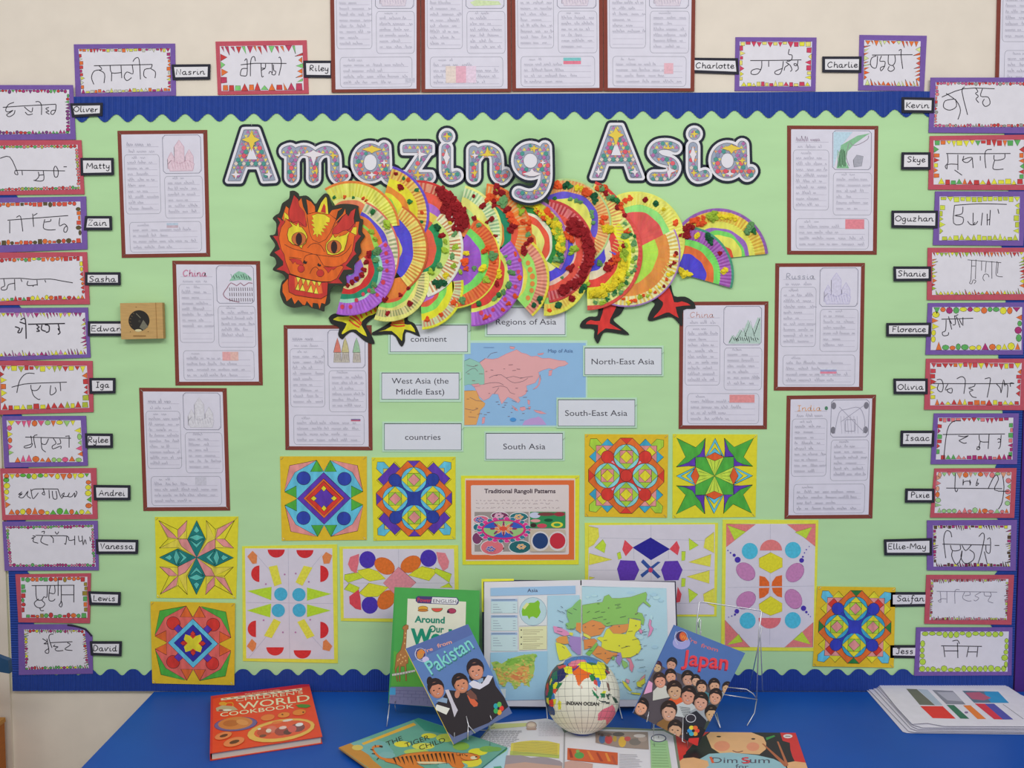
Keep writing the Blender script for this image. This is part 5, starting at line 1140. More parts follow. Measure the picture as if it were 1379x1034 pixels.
# feet
def foot(z, black, inner, label, stripes=None, leg=None, h=.0130, color=(205, 50, 45)):
    o = Geo().prism(WALL, [z(*p) for p in rounded(pts(black))], h, h + .0016, C((42, 44, 42))).build('foot', dragon, CARD, label)
    Geo().prism(WALL, [z(*p) for p in rounded(pts(inner), 2)], h + .0016, h + .0020, C(color)).build('claws', o, MARKER)
    A = Art(WALL, z, h + .0021)
    if leg: A.poly(pts(leg), (222, 195, 60))
    for s in stripes or []: A.stroke(pts(s), 2.2, (220, 80, 35), 2)
    A.build('stripes', o, MARKER)
Z8 = tf(430, 400, 8.112)
foot(Z8, '100,230 130,195 190,178 330,190 350,120 500,60 640,60 640,180 560,250 520,290 515,330 560,400 605,505 540,500 480,470 400,400 350,380 290,420 255,460 220,440 205,400 215,330 130,290',
     '150,245 200,215 320,210 350,140 500,80 620,70 625,170 540,205 480,250 455,290 480,340 520,430 430,380 400,355 330,360 255,405 250,380 300,290 200,260', 'yellow foot with orange striped leg beside the head',
     ['325,250 380,300 440,330', '330,215 400,260 455,310', '360,200 420,240 460,290', '380,185 440,250', '440,170 470,230', '500,145 520,200', '550,125 575,180', '600,105 615,160'], None, color=(212, 205, 40))
foot(Z8, '580,385 780,265 780,150 960,150 965,250 1040,290 1095,410 1085,428 950,380 935,480 905,540 870,510 800,410 590,415',
     '645,378 790,318 790,150 915,150 930,295 1000,300 1050,385 930,350 905,465 890,465 790,370', 'yellow foot with a red striped ankle over the continent card',
     ['785,240 915,235', '788,265 920,262', '780,300 850,320 935,310', '790,285 930,285'], None, color=(212, 205, 40))
Zd = tf(760, 235, 4.494); Ze = tf(880, 260, 4.7)
foot(Zd, '205,790 360,770 345,840 300,870 305,890 340,920 393,970 280,955 235,960 205,1022 180,985 178,935 100,928 105,890 150,860 200,855',
     '240,790 320,775 290,850 275,900 345,942 250,930 200,970 205,910 130,905 160,880 215,885', 'red three-toed foot below the widest plates')
foot(Ze, '0,660 100,570 130,650 200,655 250,685 265,715 260,732 190,740 185,830 170,835 120,785 60,790 -5,808 -35,800 -20,750 10,700 -15,680',
     '20,630 100,600 130,690 180,685 235,710 140,720 160,790 100,755 60,765 0,790 30,755 55,720 60,690 30,665', 'red foot reaching towards the mountain fact sheet')

# head
Zh = tf(340, 250, 6.08); HH = .0475
BLK = '305,45 340,40 375,62 385,85 440,80 480,110 515,150 545,110 590,65 625,75 640,130 660,165 720,150 800,150 865,165 865,185 880,265 905,280 895,370 920,410 900,440 880,480 890,540 865,580 870,600 835,640 830,700 815,720 765,735 770,800 740,820 690,815 650,830 632,880 632,960 590,990 585,1030 540,1015 480,1000 440,980 340,1000 270,975 240,930 225,870 240,790 270,760 240,720 165,690 195,640 180,590 140,570 170,520 185,480 140,410 185,395 195,310 165,270 190,240 220,220 240,150 270,125 300,100'
head = Geo().prism(WALL, [Zh(*p) for p in rounded(pts(BLK))], .042, HH, C((52, 54, 46))).build('head', dragon, CARD, 'orange dragon mask head with yellow eyes and bared teeth')
OG, HR, HY = (212, 96, 28), (184, 50, 42), (212, 196, 46)
OL = (70, 35, 25)
A = Art(WALL, Zh, HH + .0001)
A.poly(pts('200,258 225,265 245,290 262,230 300,200 430,250 700,300 850,310 870,400 890,410 845,470 835,530 852,560 830,575 795,620 765,655 820,685 745,690 705,760 738,800 620,800 600,790 330,760 300,800 300,730 260,700 195,685 250,650 250,620 215,580 178,545 225,520 200,460 168,412 210,410 205,350 225,300'), (186, 48, 44), OL, .6)
A.poly(pts('275,165 298,185 292,240 262,290 240,270'), OG, OL, .5); A.poly(pts('845,295 875,293 860,400 825,430'), OG, OL, .5)
A.poly(pts('260,215 290,240 300,270 262,290'), HY, OL, .4); A.poly(pts('825,340 855,338 850,400 795,400'), HY, OL, .4)
A.poly(pts('290,760 245,810 245,870 270,915 280,948 320,915 345,970 375,935 410,975 430,980 445,945 490,1000 495,960 535,965 550,1010 565,960 595,970 612,890 560,925 350,895 298,870'), OG, OL, .5)
A.poly(pts('270,265 300,290 330,300 440,340 450,240 500,215 600,215 680,270 700,330 800,380 840,400 815,540 770,620 720,650 745,665 690,760 640,785 560,785 420,760 310,720 270,620 260,565 235,520 215,430 235,340 265,300'), OG, OL, .6)
A.poly(pts('340,75 375,110 385,160 425,200 445,240 430,340 400,310 375,290 330,300 300,265 300,200 320,140'), HR, OL, .5)
A.poly(pts('400,100 375,130 385,170 425,215 445,330 448,240 415,170'), OG, OL, .4)
A.poly(pts('845,185 830,270 835,310 790,360 740,370 700,395 650,395 660,350 700,310 740,250 770,230 785,250 805,210'), HR, OL, .5)
A.poly(pts('760,185 765,230 735,250 690,300 655,345 688,285 740,230'), OG, OL, .4)
A.poly(pts('440,110 480,130 512,170 515,215 455,235 450,170'), OG, OL, .5); A.poly(pts('740,180 690,190 650,200 625,235 685,270 700,210'), OG, OL, .5)
A.poly(pts('445,235 520,215 620,225 685,275 640,380 600,440 545,468 490,440 465,380 455,300'), OG, OL, .6)
A.poly(pts('485,245 530,228 590,235 635,265 632,300 600,300 625,325 585,325 605,350 570,350 590,380 560,375 570,410 540,395 530,425 520,395 495,405 505,375 490,350 510,345 480,315 505,310 480,280 500,275'), HY, OL, .4)
for d in ('262,480 330,515 430,540 500,560 600,575 700,580 770,540 810,480', '450,510 480,480 520,472 560,490 590,540', '415,640 430,580 480,560 530,570 560,620 580,650', '400,600 350,590 300,585', '580,655 660,665 740,650', '470,720 490,680 520,665 545,690', '300,720 420,758 560,788 640,788'): A.stroke(pts(d), .6, OL, 3)
for d in ('300,600 340,595 395,610 420,650 400,650 360,640 350,620 330,640 320,620', '580,665 650,665 700,660 660,690 650,680 620,715 605,690'): A.poly(pts(d), HR, OL, .4)
A.ell(398, 680, 28, 30, HR, OL, lw=.4); A.ell(555, 716, 30, 30, HR, OL, lw=.4)
A.poly(pts('428,608 435,622 448,620 442,640 425,640 412,628'), (40, 30, 25)); A.poly(pts('540,630 548,645 560,645 562,658 545,662 530,650'), (40, 30, 25))
A.build('mask_drawing', head, MARKER)
def sub(name, pl, c, hh=.0006, line=True, label=None):
    P = [Zh(*p) for p in (pts(pl) if isinstance(pl, str) else pl)]
    o = Geo().prism(WALL, P, HH + .0012, HH + .0012 + hh, C(c)).build(name, head, MARKER, label)
    if line:
        A = Art(WALL, IDT, HH + .0013 + hh); A.stroke(P + P[:2], .6, OL, 0)
        me = A.build('t', head, MARKER); me.name = 'ink_line'
    return o
sub('horn', '530,215 560,140 598,90 610,100 622,235', HY); sub('horn_centre', '558,215 585,145 598,168 600,226', HR, .0009, False)
sub('eye_flame', '300,285 330,310 360,330 375,300 385,335 405,340 435,380 450,420 435,470 410,490 402,515 385,495 330,480 295,450 285,400 295,350 325,330', HY)
sub('eye_flame', '660,395 675,425 718,400 702,420 760,400 797,372 780,410 770,470 750,530 700,560 650,568 615,560 598,510 605,470 625,450 645,420', HY)
EL = lambda x, y, a, b: [(x + a * cos(k * pi / 10), y + b * sin(k * pi / 10)) for k in range(20)]
for x, y in ((380, 435), (668, 500)):
    sub('eye', EL(x, y, 59, 54), (190, 102, 48), .0010); sub('pupil', EL(x, y + 2, 26, 50), (48, 26, 24), .0013, False)
sub('mouth', '298,725 420,762 560,792 618,790 612,895 560,925 470,915 350,895 300,870 292,800', HR)
sub('mouth_inside', '345,750 560,795 575,880 540,885 350,852', (214, 100, 45), .0008, False)
for d in ('357,745 395,755 372,795', '400,758 435,768 415,812', '440,768 475,775 455,825', '485,776 520,785 510,820', '530,785 565,790 545,825', '350,850 375,795 384,857', '386,858 410,805 432,864', '448,870 480,810 497,878', '503,882 520,825 540,886'):
    sub('tooth', d, (222, 208, 72), .0011)
# ------------------------------------------------------------------ cardboard box fixed over a name tag
zb = tf(150, 395, 12.925)
root = thing('wooden_box', 'small square brown box with a round black window, fixed beside the left column', 'box', W(190, 462, .01))
D_ = .034
P = [(150, 170), (885, 160), (905, 785), (172, 800)]
g = Geo(); g.prism(WALL, [zb(*p) for p in P], .0172, D_, C((184, 148, 92)), C((165, 128, 76))); g.build('body', root, WOOD)
Geo().prism(WALL, [zb(*p) for p in ((765, 162), (775, 162), (800, 788), (790, 788))], D_, D_ + .0004, C((150, 112, 62))).build('lid_seam', root, WOOD)
cx_, cy_, rr = 480, 475, 182
g = Geo(); ring = [zb(cx_ + rr * cos(k * pi / 20), cy_ + rr * sin(k * pi / 20)) for k in range(40)]
g.prism(WALL, ring, D_, D_ + .0006, C((34, 30, 24))); g.build('window', root, GLASS)
A = Art(WALL, zb, D_ + .0007)
A.poly(pts('490,590 555,460 640,580 560,640'), (110, 108, 92)); A.stroke(pts('430,350 510,430'), .9, (120, 115, 95), 0)
for x, y in ((385, 345), (355, 395), (335, 440), (330, 495), (345, 550)): A.stroke([(x - 14, y - 8), (x + 12, y + 8)], .7, (110, 90, 60), 0)
A.ell(490, 485, 22, 22, (60, 58, 50)); A.ell(470, 645, 60, 22, (205, 195, 150))
A.stroke(pts('380,740 600,740'), 1.6, (145, 110, 62), 0)
for x, y in ((430, 238), (640, 665), (330, 668)): A.ell(x, y, 7, 7, (90, 60, 30), n=8)
A.build('markings', root, WOOD)

# ------------------------------------------------------------------ books and globe on the table
def book(name, label, surf, q, t, c, top=0.0, page=(215, 210, 200), spine=None, inset=1.2, cat='book', m=GLOSS, group=None):
    """closed book whose front cover fills the photo quad q on a surface; t = thickness below the cover, top = height of the cover"""
    lo = min((surf.hit(x, y, top) for x, y in q), key=lambda v: v.z)
    root = thing(name, label, cat, lo, group)
    Geo().prism(surf, q, top - .0012, top, C(c)).build('front_cover', root, m)
    cen = (sum(p[0] for p in q) / 4, sum(p[1] for p in q) / 4)
    k = 1 - inset / 60
    a = [surf.hit(x, y, top) for x, y in q]; cw = sum(a, Vector()) / 4; n = surf.n
    def slab(nm, scale, z0, z1, col_, mm):
        P = [cw + (v - cw) * scale for v in a]; top_ = [v + n * (z1 - top) for v in P]; bot = [v + n * (z0 - top) for v in P]
        g = Geo(); g.add(top_ + bot, [[0, 1, 2, 3], [7, 6, 5, 4]] + [[i, 4 + i, 4 + (i + 1) % 4, (i + 1) % 4] for i in range(4)], C(col_)); return g.build(nm, root, mm)
    slab('pages', k, top - t + .0012, top - .0012, page, PAPER); slab('back_cover', 1.0, top - t, top - t + .0012, c, m)
    i, j = (3, 0)                                                    # spine along the left edge
    g = Geo(); d = (a[i] - a[j]); o = (a[0] - a[1]).normalized() * .0012
    P = [a[0], a[3], a[3] - n * t, a[0] - n * t]; P2 = [v + o for v in P]
    g.add(P + P2, [[4, 5, 6, 7], [0, 4, 7, 3], [1, 2, 6, 5], [0, 1, 5, 4], [3, 7, 6, 2]], C(spine or c)); g.build('spine', root, m)
    return root
def person(A, x, y, r, skin=(205, 150, 120), hair=(35, 28, 28), body=None, tilt=0, bw=2.0, bh=2.2, rx=None):
    rx = rx or r * .78; t = radians(tilt)
    off = lambda dx, dy: (x + dx * cos(t) - dy * sin(t), y + dx * sin(t) + dy * cos(t))
    if body: A.poly([off(-r * .5, r * .8), off(-r * bw * .8, r * 1.3), off(-r * bw, r * bh), off(r * bw, r * bh), off(r * bw * .8, r * 1.3), off(r * .5, r * .8)], body)
    A.ell(*off(0, -r * .2), rx * 1.2, r * 1.05, hair, None, tilt, 16); A.ell(*off(0, r * .14), rx, r * .95, tuple(int(v * .86) for v in skin), None, tilt, 16); A.ell(*off(rx * .08, r * .12), rx * .84, r * .84, skin, None, tilt, 16)
    A.poly([off(-rx, -r * .1), off(-rx * .8, -r * .75), off(rx * .8, -r * .75), off(rx, -r * .1), off(rx * .5, -r * .42), off(-rx * .4, -r * .48)], hair)
    for s in (-1, 1): A.ell(*off(s * rx * .42, r * .08), rx * .16, r * .07, (50, 35, 35), None, tilt, 8)
    A.ell(*off(0, r * .32), rx * .12, r * .1, tuple(int(v * .86) for v in skin), n=8)
    A.ell(*off(0, r * .58), rx * .3, r * .08, (150, 85, 80), None, tilt, 8); A.ell(*off(0, r * .57), rx * .2, r * .035, (225, 210, 205), None, tilt, 8)

# -- wire stand used behind several books
WIRE = C((200, 200, 205))
def wires(root, surf, lines, r=.0014, name='wire'):
    for ln in lines: Geo().tube([surf.hit(p[0], p[1], p[2] if len(p) > 2 else 0) for p in ln], r, WIRE, 7).build(name, root, METAL, smooth=True)
def to_table(v, dy): return Vector((v.x, v.y + dy, TZ + .0015))
def world_wires(root, lines, r=.0014, name='wire'):
    for ln in lines: Geo().tube(ln, r, WIRE, 7).build(name, root, METAL, smooth=True)
def easel(label, surf, xl, xr, ytop, ybot, hooks, feet=.05, depth=.012, group='wire book stands', back=.10, z0=-.006):
    """frame behind a book, a ledge under it, hooks in front, feet on the table"""
    h = -depth
    A_, B_ = surf.hit(xl, ybot, h), surf.hit(xr, ybot, h); T1, T2 = surf.hit(xl + 4, ytop, h), surf.hit(xr - 4, ytop, h)
    root = thing('book_stand', label, 'book stand', ((A_.x + B_.x) / 2, A_.y, TZ), group)
    world_wires(root, [[A_, T1, T2, B_]], name='back_frame')
    f1, f2 = surf.hit(xl, ybot, z0 + .02), surf.hit(xr, ybot, z0 + .02)
    for a, x in ((A_, xl), (B_, xr)):
        f = Vector((a.x, a.y - feet, TZ + .0015)); up = surf.hit(x, ybot - 3, .004)
        world_wires(root, [[a, surf.hit(x, ybot + 1.5, .004), f]], name='front_leg')
    m1, m2 = T1.lerp(A_, .3), T2.lerp(B_, .3)
    bk = lambda v: Vector((v.x, min(-.03, v.y + back), TZ + .0015))
    world_wires(root, [[m1, bk(m1), bk(m2), m2]], name='rear_leg')
    for hk in hooks: wires(root, surf, [hk], name='hook')
    return root

# -- green reading book on its stand
S1 = leaning(523, 947, -.2, 15)
Q = [(532, 790.5), (646, 795), (644, 957), (523.5, 947)]
b1 = book('reading_book', 'green picture book with a giraffe cover standing open-faced at left of the atlas', S1, Q, .005, (62, 150, 72))
z = tf(530, 785, 5.17); A = Art(S1, z, .0003); A.clip = Q
A.poly(pts('10,26 600,52 590,430 0,560'), (70, 158, 74)); A.poly(pts('0,560 0,470 60,500 170,540 330,600 590,560 590,720 180,722 -20,715'), (88, 165, 62))
A.poly(pts('-20,722 330,722 620,780 590,885 -35,838'), (118, 116, 150))
for i in range(5): A.stroke([(-25, 745 + i * 22), (590, 765 + i * 26)], .5, (90, 88, 125), 0)
for i in range(5):
    for j in range(9): A.stroke([(j * 55 + (i % 2) * 27 - 10, 745 + i * 22 + j * 2), (j * 55 + (i % 2) * 27 - 12, 767 + i * 22 + j * 2)], .5, (90, 88, 125), 0, up=False)
A.poly(pts('-25,728 14,728 14,778 -30,778'), (70, 150, 195))
A.poly(pts('98,108 505,130 498,420 85,470'), (222, 214, 192))
A.poly(pts('170,90 440,100 455,120 452,140 440,152 170,140 154,125 155,102'), (70, 60, 110)); A.poly(pts('270,98 438,104 448,122 436,147 262,140'), (225, 220, 225))
ptext(A, 'Power', z(166, 130), z(262, 134), 5.4, (190, 60, 80), .02); ptext(A, 'ENGLISH', z(275, 136), z(436, 140), 4.6, (70, 60, 80))
A.ell(205, 175, 34, 15, (225, 160, 50), (120, 70, 40), lw=.5); A.ell(205, 190, 36, 9, (190, 120, 50), (120, 70, 40), lw=.5)
A.ell(303, 175, 38, 26, (215, 80, 70), (90, 120, 60), a0=0, a1=180, lw=.8); A.ell(405, 194, 30, 18, (170, 60, 90), (80, 40, 60), lw=.6); A.ell(380, 200, 9, 9, (60, 40, 60))
ptext(A, 'Around', z(146, 272), z(356, 280), 8.4, (35, 130, 105), .035); ptext(A, 'Our', z(246, 340), z(350, 345), 8.8, (35, 125, 100), .03); ptext(A, 'World', z(118, 425), z(470, 432), 20, (25, 135, 105), .05)
A.poly(pts('68,300 88,288 104,296 102,320 92,325 88,400 84,460 105,500 100,560 88,562 92,680 84,682 76,580 50,580 46,684 38,684 36,570 18,600 30,684 24,684 8,600 20,500 50,465 66,400 72,325 60,318'), (168, 112, 62), (110, 70, 40), .5)
for x, y in ((50, 500), (65, 520), (40, 530), (80, 510), (85, 540), (60, 548), (80, 380), (78, 420), (84, 350), (50, 560), (30, 540)): A.ell(x, y, 5, 6, (215, 175, 110), n=7)
A.stroke(pts('-10,640 60,628 150,610'), 2.6, (205, 200, 190)); 
for i in range(8): A.stroke([(i * 20, 622 - i), (i * 20 + 3, 650 - i * 2)], .8, (120, 130, 110), 0, up=False)
A.build('cover_print', b1, GLOSS)
easel('wire stand under the green giraffe book', S1, 524.5, 620, 850, 948, [[(532, 944, .003), (532, 952, .003), (533, 957, -.004)], [(618, 944, .004), (618, 957, .004)]], feet=.055)

# -- open atlas
S2 = leaning(652, 951, -.15, 14)
root = thing('open_atlas', 'large open atlas showing a coloured map of Asia, standing behind the globe', 'book', S2.hit(780, 952))
Geo().prism(S2, [(649, 780.5), (910, 782.5), (916, 953), (650, 953)], -.016, -.013, C((50, 48, 72))).build('hard_cover', root, GLOSS)
Geo().prism(S2, [(648.5, 779.5), (692, 779.2), (692, 781.8), (651, 783), (651.5, 824), (648.8, 824)], -.0135, -.009, C((222, 214, 60))).build('cover_corner', root, GLOSS)
Geo().prism(S2, [(652, 783.5), (781.5, 781), (782, 952), (652, 950.5)], -.013, -.001, C((212, 210, 218)), C((190, 188, 190))).build('left_pages', root, LAMI)
Geo().prism(S2, [(783.2, 780.5), (908.5, 784), (914, 950.5), (784.5, 952)], -.013, 0, C((212, 210, 218)), C((190, 188, 190))).build('right_pages', root, LAMI)
z = tf(645, 775, 5.91); A = Art(S2, z, .0003)
A.poly(pts('92,98 768,80 770,145 92,162'), (150, 185, 220)); ptext(A, 'Asia', z(385, 132), z(468, 130), 4.8, (60, 60, 90), .01)
A.poly(pts('545,158 800,155 812,1000 545,995'), (165, 200, 222))
for y0, y1 in ((185, 298), (315, 438), (452, 600)):
    A.poly([(96, y0), (305, y0), (308, y1), (96, y1)], (190, 212, 228)); A.poly([(96, y0), (305, y0), (305, y0 + 20), (96, y0 + 20)], (150, 175, 205))
    A.stroke([(105, y0 + 10), (290, y0 + 8)], .7, (80, 90, 120), 0)
    for k in range(4): y = y0 + 45 + k * 20; A.stroke([(112, y), (150 + k * 12, y)], .5, (120, 130, 150), 0); A.stroke([(270, y), (292, y)], .5, (120, 130, 150), 0)
A.poly(pts('312,165 542,160 542,395 315,400'), (210, 214, 215)); A.ell(430, 285, 108, 112, (178, 205, 210), (140, 165, 180)); A.poly(pts('345,260 375,225 410,215 440,215 470,195 485,215 480,250 492,290 478,320 460,340 430,325 410,330 400,350 385,320 360,320 345,320 340,285'), (125, 185, 45))
A.poly(pts('345,255 380,215 400,225 365,270'), (225, 225, 140))
A.poly(pts('318,410 540,400 540,585 320,592'), (228, 218, 170))
for y in (433, 490, 545):
    A.rect(332, y - 5, 342, y + 5, (50, 50, 50))
    for k in range(3): A.stroke([(350, y + k * 16), (510 - k * 25, y - 2 + k * 16)], .6, (150, 140, 110), 0)
A.poly(pts('92,612 545,600 545,985 92,995'), (150, 192, 218))
A.poly(pts('95,690 140,680 180,700 250,660 330,635 400,625 460,625 440,690 445,740 430,800 400,840 405,890 375,870 340,850 300,900 280,905 265,860 230,840 205,880 170,870 150,830 120,740'), (165, 190, 90))
A.poly(pts('190,790 250,780 300,740 360,710 400,720 395,800 370,850 320,850 260,820'), (222, 165, 90))
def scatter(A, d, cols, n, r0, r1):
    P = pts(d); x0, x1 = min(p[0] for p in P), max(p[0] for p in P); y0, y1 = min(p[1] for p in P), max(p[1] for p in P)
    for k in range(n):
        x, y = rng.uniform(x0, x1), rng.uniform(y0, y1); ins = False
        for i in range(len(P)):
            (ax, ay), (bx, by) = P[i], P[(i + 1) % len(P)]
            if (ay > y) != (by > y) and x < (bx - ax) * (y - ay) / (by - ay) + ax: ins = not ins
        if ins: f = (y - y0) / (y1 - y0); c = cols[max(0, min(len(cols) - 1, int(rng.gauss(f * len(cols), .9))))]; A.ell(x, y, rng.uniform(r0, r1), rng.uniform(r0, r1) * .6, c, None, rng.uniform(-30, 30), 8)
rng = random.Random(4)
A.poly(pts('250,800 320,760 370,780 340,830 290,830'), (212, 130, 80)); A.poly(pts('210,680 300,655 380,650 330,690 240,720'), (130, 180, 70)); A.poly(pts('140,770 200,800 210,850 170,860'), (215, 190, 90))
scatter(A, '95,690 140,680 180,700 250,660 330,635 400,625 460,625 440,690 445,740 430,800 400,840 375,870 340,850 300,900 280,905 265,860 230,840 205,880 170,870 150,830 120,740', [(150, 190, 90), (125, 178, 75), (175, 195, 95), (215, 190, 100), (222, 160, 95), (205, 195, 110), (165, 195, 100)], 260, 6, 16)
A.poly(pts('95,905 215,900 212,975 95,980'), (205, 215, 220))
A.poly(pts('800,190 812,190 812,440 790,440 770,410 740,430 700,420 690,380 720,370 700,320 700,270 740,250 770,215'), (130, 185, 110))
A.poly(pts('812,375 775,375 770,430 812,460'), (228, 140, 75)); A.poly(pts('590,400 640,410 700,440 730,470 680,480 600,450'), (225, 140, 180)); A.poly(pts('640,485 700,480 715,540 680,545 620,530 612,505'), (228, 150, 75))
A.poly(pts('610,530 650,540 690,560 740,635 690,665 640,675 620,600'), (232, 215, 65)); A.poly(pts('725,480 812,490 812,625 790,630 740,590 715,540'), (158, 130, 190)); A.poly(pts('720,450 750,455 745,480 720,470'), (225, 210, 80))
rng = random.Random(9)
for k in range(14): x, y = rng.uniform(620, 770), rng.uniform(240, 640); A.stroke([(x, y), (x + rng.uniform(15, 45), y + rng.uniform(5, 18))], .6, (60, 60, 80), 0)
A.build('left_print', root, LAMI)
Geo().prism(S2, [(781.4, 788), (783.4, 788), (784, 951), (782.2, 951)], -.004, .0012, C((225, 224, 232))).build('gutter_page', root, LAMI)
z = tf(775, 775, 5.91); A = Art(S2, z, .0012); A.dl = (135, 125, 105)
A.poly(pts('52,85 722,102 745,985 60,985'), (172, 206, 224), (172, 206, 224))
for k in range(60):
    x, y = rng.uniform(90, 700), rng.uniform(120, 940); A.ell(x, y, rng.uniform(10, 40), rng.uniform(6, 22), (178, 212, 226) if k % 2 else (164, 200, 222), (170, 205, 224), n=10)
A.poly(pts('55,235 110,225 170,215 215,210 230,165 265,150 290,180 350,180 440,170 500,150 560,130 570,150 560,200 600,240 590,250 545,215 540,210 500,250 490,290 530,300 550,350 540,395 520,380 520,350 470,340 420,340 420,385 330,390 290,395 250,405 215,385 150,355 55,385'), (135, 188, 95))
A.poly(pts('55,390 130,352 200,370 240,405 220,440 200,470 150,480 100,490 55,440'), (230, 140, 78)); A.poly(pts('260,420 300,395 380,388 440,380 420,420 400,450 350,465 300,460'), (230, 142, 78))
A.poly(pts('245,430 265,415 300,460 400,465 420,420 430,340 480,350 520,360 520,420 480,450 470,480 510,520 525,580 500,620 440,650 370,655 340,610 290,600 240,590 205,570 210,530 170,500 190,485 220,490'), (236, 222, 62))
A.poly(pts('60,455 100,470 125,490 115,505 65,480'), (232, 218, 90)); A.poly(pts('65,510 150,500 175,520 130,570 70,590'), (228, 135, 75)); A.poly(pts('80,620 130,570 165,530 180,545 140,610 110,640'), (125, 185, 85))
A.poly(pts('130,620 180,555 210,570 240,590 290,610 340,615 330,640 290,650 250,705 215,670 170,650'), (230, 140, 75)); A.poly(pts('335,615 360,610 372,660 350,720 320,680'), (155, 135, 190))
A.poly(pts('55,480 80,490 60,520'), (155, 135, 190)); A.poly(pts('370,670 410,690 420,720 390,740 372,710'), (140, 190, 110)); A.poly(pts('400,655 440,660 465,720 450,770 430,740 430,690'), (225, 130, 150))
A.poly(pts('590,345 605,360 600,395 620,420 600,470 575,490 590,430 580,390'), (228, 140, 180)); A.poly(pts('510,420 535,440 525,465 505,445'), (228, 140, 180))
A.poly(pts('370,835 400,850 450,915 430,920 390,880'), (232, 220, 70)); A.poly(pts('485,850 550,800 555,850 520,890 490,880'), (232, 220, 70)); A.poly(pts('520,815 555,785 552,810 500,850'), (225, 150, 150)); A.poly(pts('400,820 430,830 425,860 405,850'), (225, 150, 170)); A.poly(pts('440,930 520,935 515,950 450,942'), (232, 220, 70)); A.poly(pts('285,645 310,640 310,670 290,670'), (125, 185, 85))
for k in range(46):
    x, y = rng.uniform(70, 560), rng.uniform(190, 900); A.stroke([(x, y), (x + rng.uniform(18, 52), y + rng.uniform(-14, 2))], .5, (70, 70, 80), 0)
for k in range(9): x, y = rng.uniform(70, 500), rng.uniform(230, 640); A.ell(x, y, 4, 4, (60, 70, 60), n=6)
A.build('right_print', root, LAMI)
easel('wide wire stand under the open atlas', S2, 736, 834, 860, 951, [[(736, 946, .003), (736, 955, .003), (736, 957, -.014)], [(834, 940, .003), (834, 955, .003), (834, 957, -.014)]], feet=.066, depth=.02)

# -- globe
GR_ = .0905; gc = Vector((CAM.x, CAM.y, CAM.z)) + ray(783.9, 935.1) * (2.2675 / ray(783.9, 935.1).y)
GB = Ball(gc, GR_)
zg = tf(720, 870, 7.954)
root = thing('globe', 'small white inflatable globe with brightly coloured countries and black grid lines', 'globe', gc - Vector((0, 0, GR_)))
LANDS = [((40, 60, 70), '165,330 200,270 250,225 330,200 400,190 560,170 740,190 750,300 690,350 640,370 600,350 575,310 530,340 480,395 440,315 400,292 330,325 260,385 200,480 225,600 200,700 160,650 130,540 130,420'), ((66, 120, 190), '330,180 345,150 420,118 540,105 640,120 715,160 660,190 600,195 540,170 480,150 400,165 370,185 360,215 335,205'), ((228, 120, 140), '370,190 400,165 470,148 530,150 545,170 490,195 450,210 400,215 375,210'),
 ((232, 218, 20), '480,205 510,175 560,180 610,205 660,200 670,175 730,185 750,240 740,270 755,320 735,345 700,348 650,335 630,290 580,285 530,260 495,235'), ((40, 110, 70), '560,175 650,180 660,198 610,203'),
 ((236, 100, 35), '400,275 440,250 470,225 500,250 560,285 600,290 570,310 575,335 530,345 500,380 480,415 462,400 450,350 440,315 410,295'), ((85, 50, 130), '400,240 450,215 478,210 455,235 420,262 400,275'), ((200, 60, 70), '385,215 450,210 440,232 400,240'),
 ((228, 215, 40), '318,235 350,218 395,225 400,260 400,290 360,292 330,280'), ((200, 70, 65), '250,215 330,200 330,225 265,240'), ((35, 42, 95), '245,275 305,245 325,290 330,325 300,360 255,385 240,340'), ((225, 215, 50), '330,320 350,308 355,318 335,335'),
 ((30, 110, 85), '195,300 235,270 240,340 225,385 185,440 170,420 180,350'), ((40, 60, 120), '180,400 225,350 240,385 200,430'), ((225, 210, 40), '195,420 230,385 265,410 250,450 205,460'), ((35, 115, 70), '250,398 295,398 232,490 222,470'), ((215, 70, 60), '195,460 240,460 222,505 195,500'),
 ((60, 125, 190), '165,520 205,505 218,560 185,575'), ((25, 105, 80), '145,440 190,405 195,500 165,575 138,550'), ((190, 60, 60), '125,420 145,390 150,480 130,500'), ((225, 205, 50), '193,575 228,570 225,612 200,645'), ((215, 60, 50), '148,590 195,570 200,650 165,650'), ((45, 70, 120), '150,650 192,650 215,690 212,735 180,730 150,690'),
 ((225, 205, 50), '125,555 150,560 152,625 130,600'), ((205, 90, 90), '165,330 190,270 180,255 150,370'), ((205, 195, 60), '160,390 180,340 185,370 165,420'), ((160, 60, 90), '118,480 135,450 138,520 120,530'),
 ((222, 210, 60), '248,612 265,585 284,600 280,672 255,678'), ((40, 120, 60), '585,320 635,295 640,380 610,370'), ((60, 115, 180), '650,345 690,345 708,400 690,440 670,410'), ((210, 70, 60), '635,360 665,370 675,420 640,405'), ((200, 70, 90), '632,440 662,470 650,478'),
 ((30, 120, 75), '612,462 640,488 685,545 672,560 635,522'), ((30, 120, 75), '708,510 755,500 752,548 715,552'), ((225, 215, 60), '738,478 765,485 755,505 722,500'), ((60, 70, 70), '675,570 720,588 805,598 790,614 720,602'), ((60, 80, 70), '768,520 800,512 822,525 790,535 800,562 785,570'),
 ((50, 80, 60), '828,540 870,560 892,600 865,610 850,580'), ((120, 90, 80), '768,388 790,400 808,470 790,475 775,420'), ((150, 60, 70), '748,240 775,262 805,275 800,298 778,288'), ((228, 110, 130), '692,720 740,680 800,655 825,638 850,670 858,720 830,770 772,832 765,780 688,788'), ((190, 110, 90), '495,425 512,430 508,455 498,440')]
NU, NV = 300, 150
axis = Matrix.Rotation(radians(-25), 3, 'X')
uu = (np.arange(NU) + .5) / NU * 2 * pi; vv = (np.arange(NV) + .5) / NV * pi
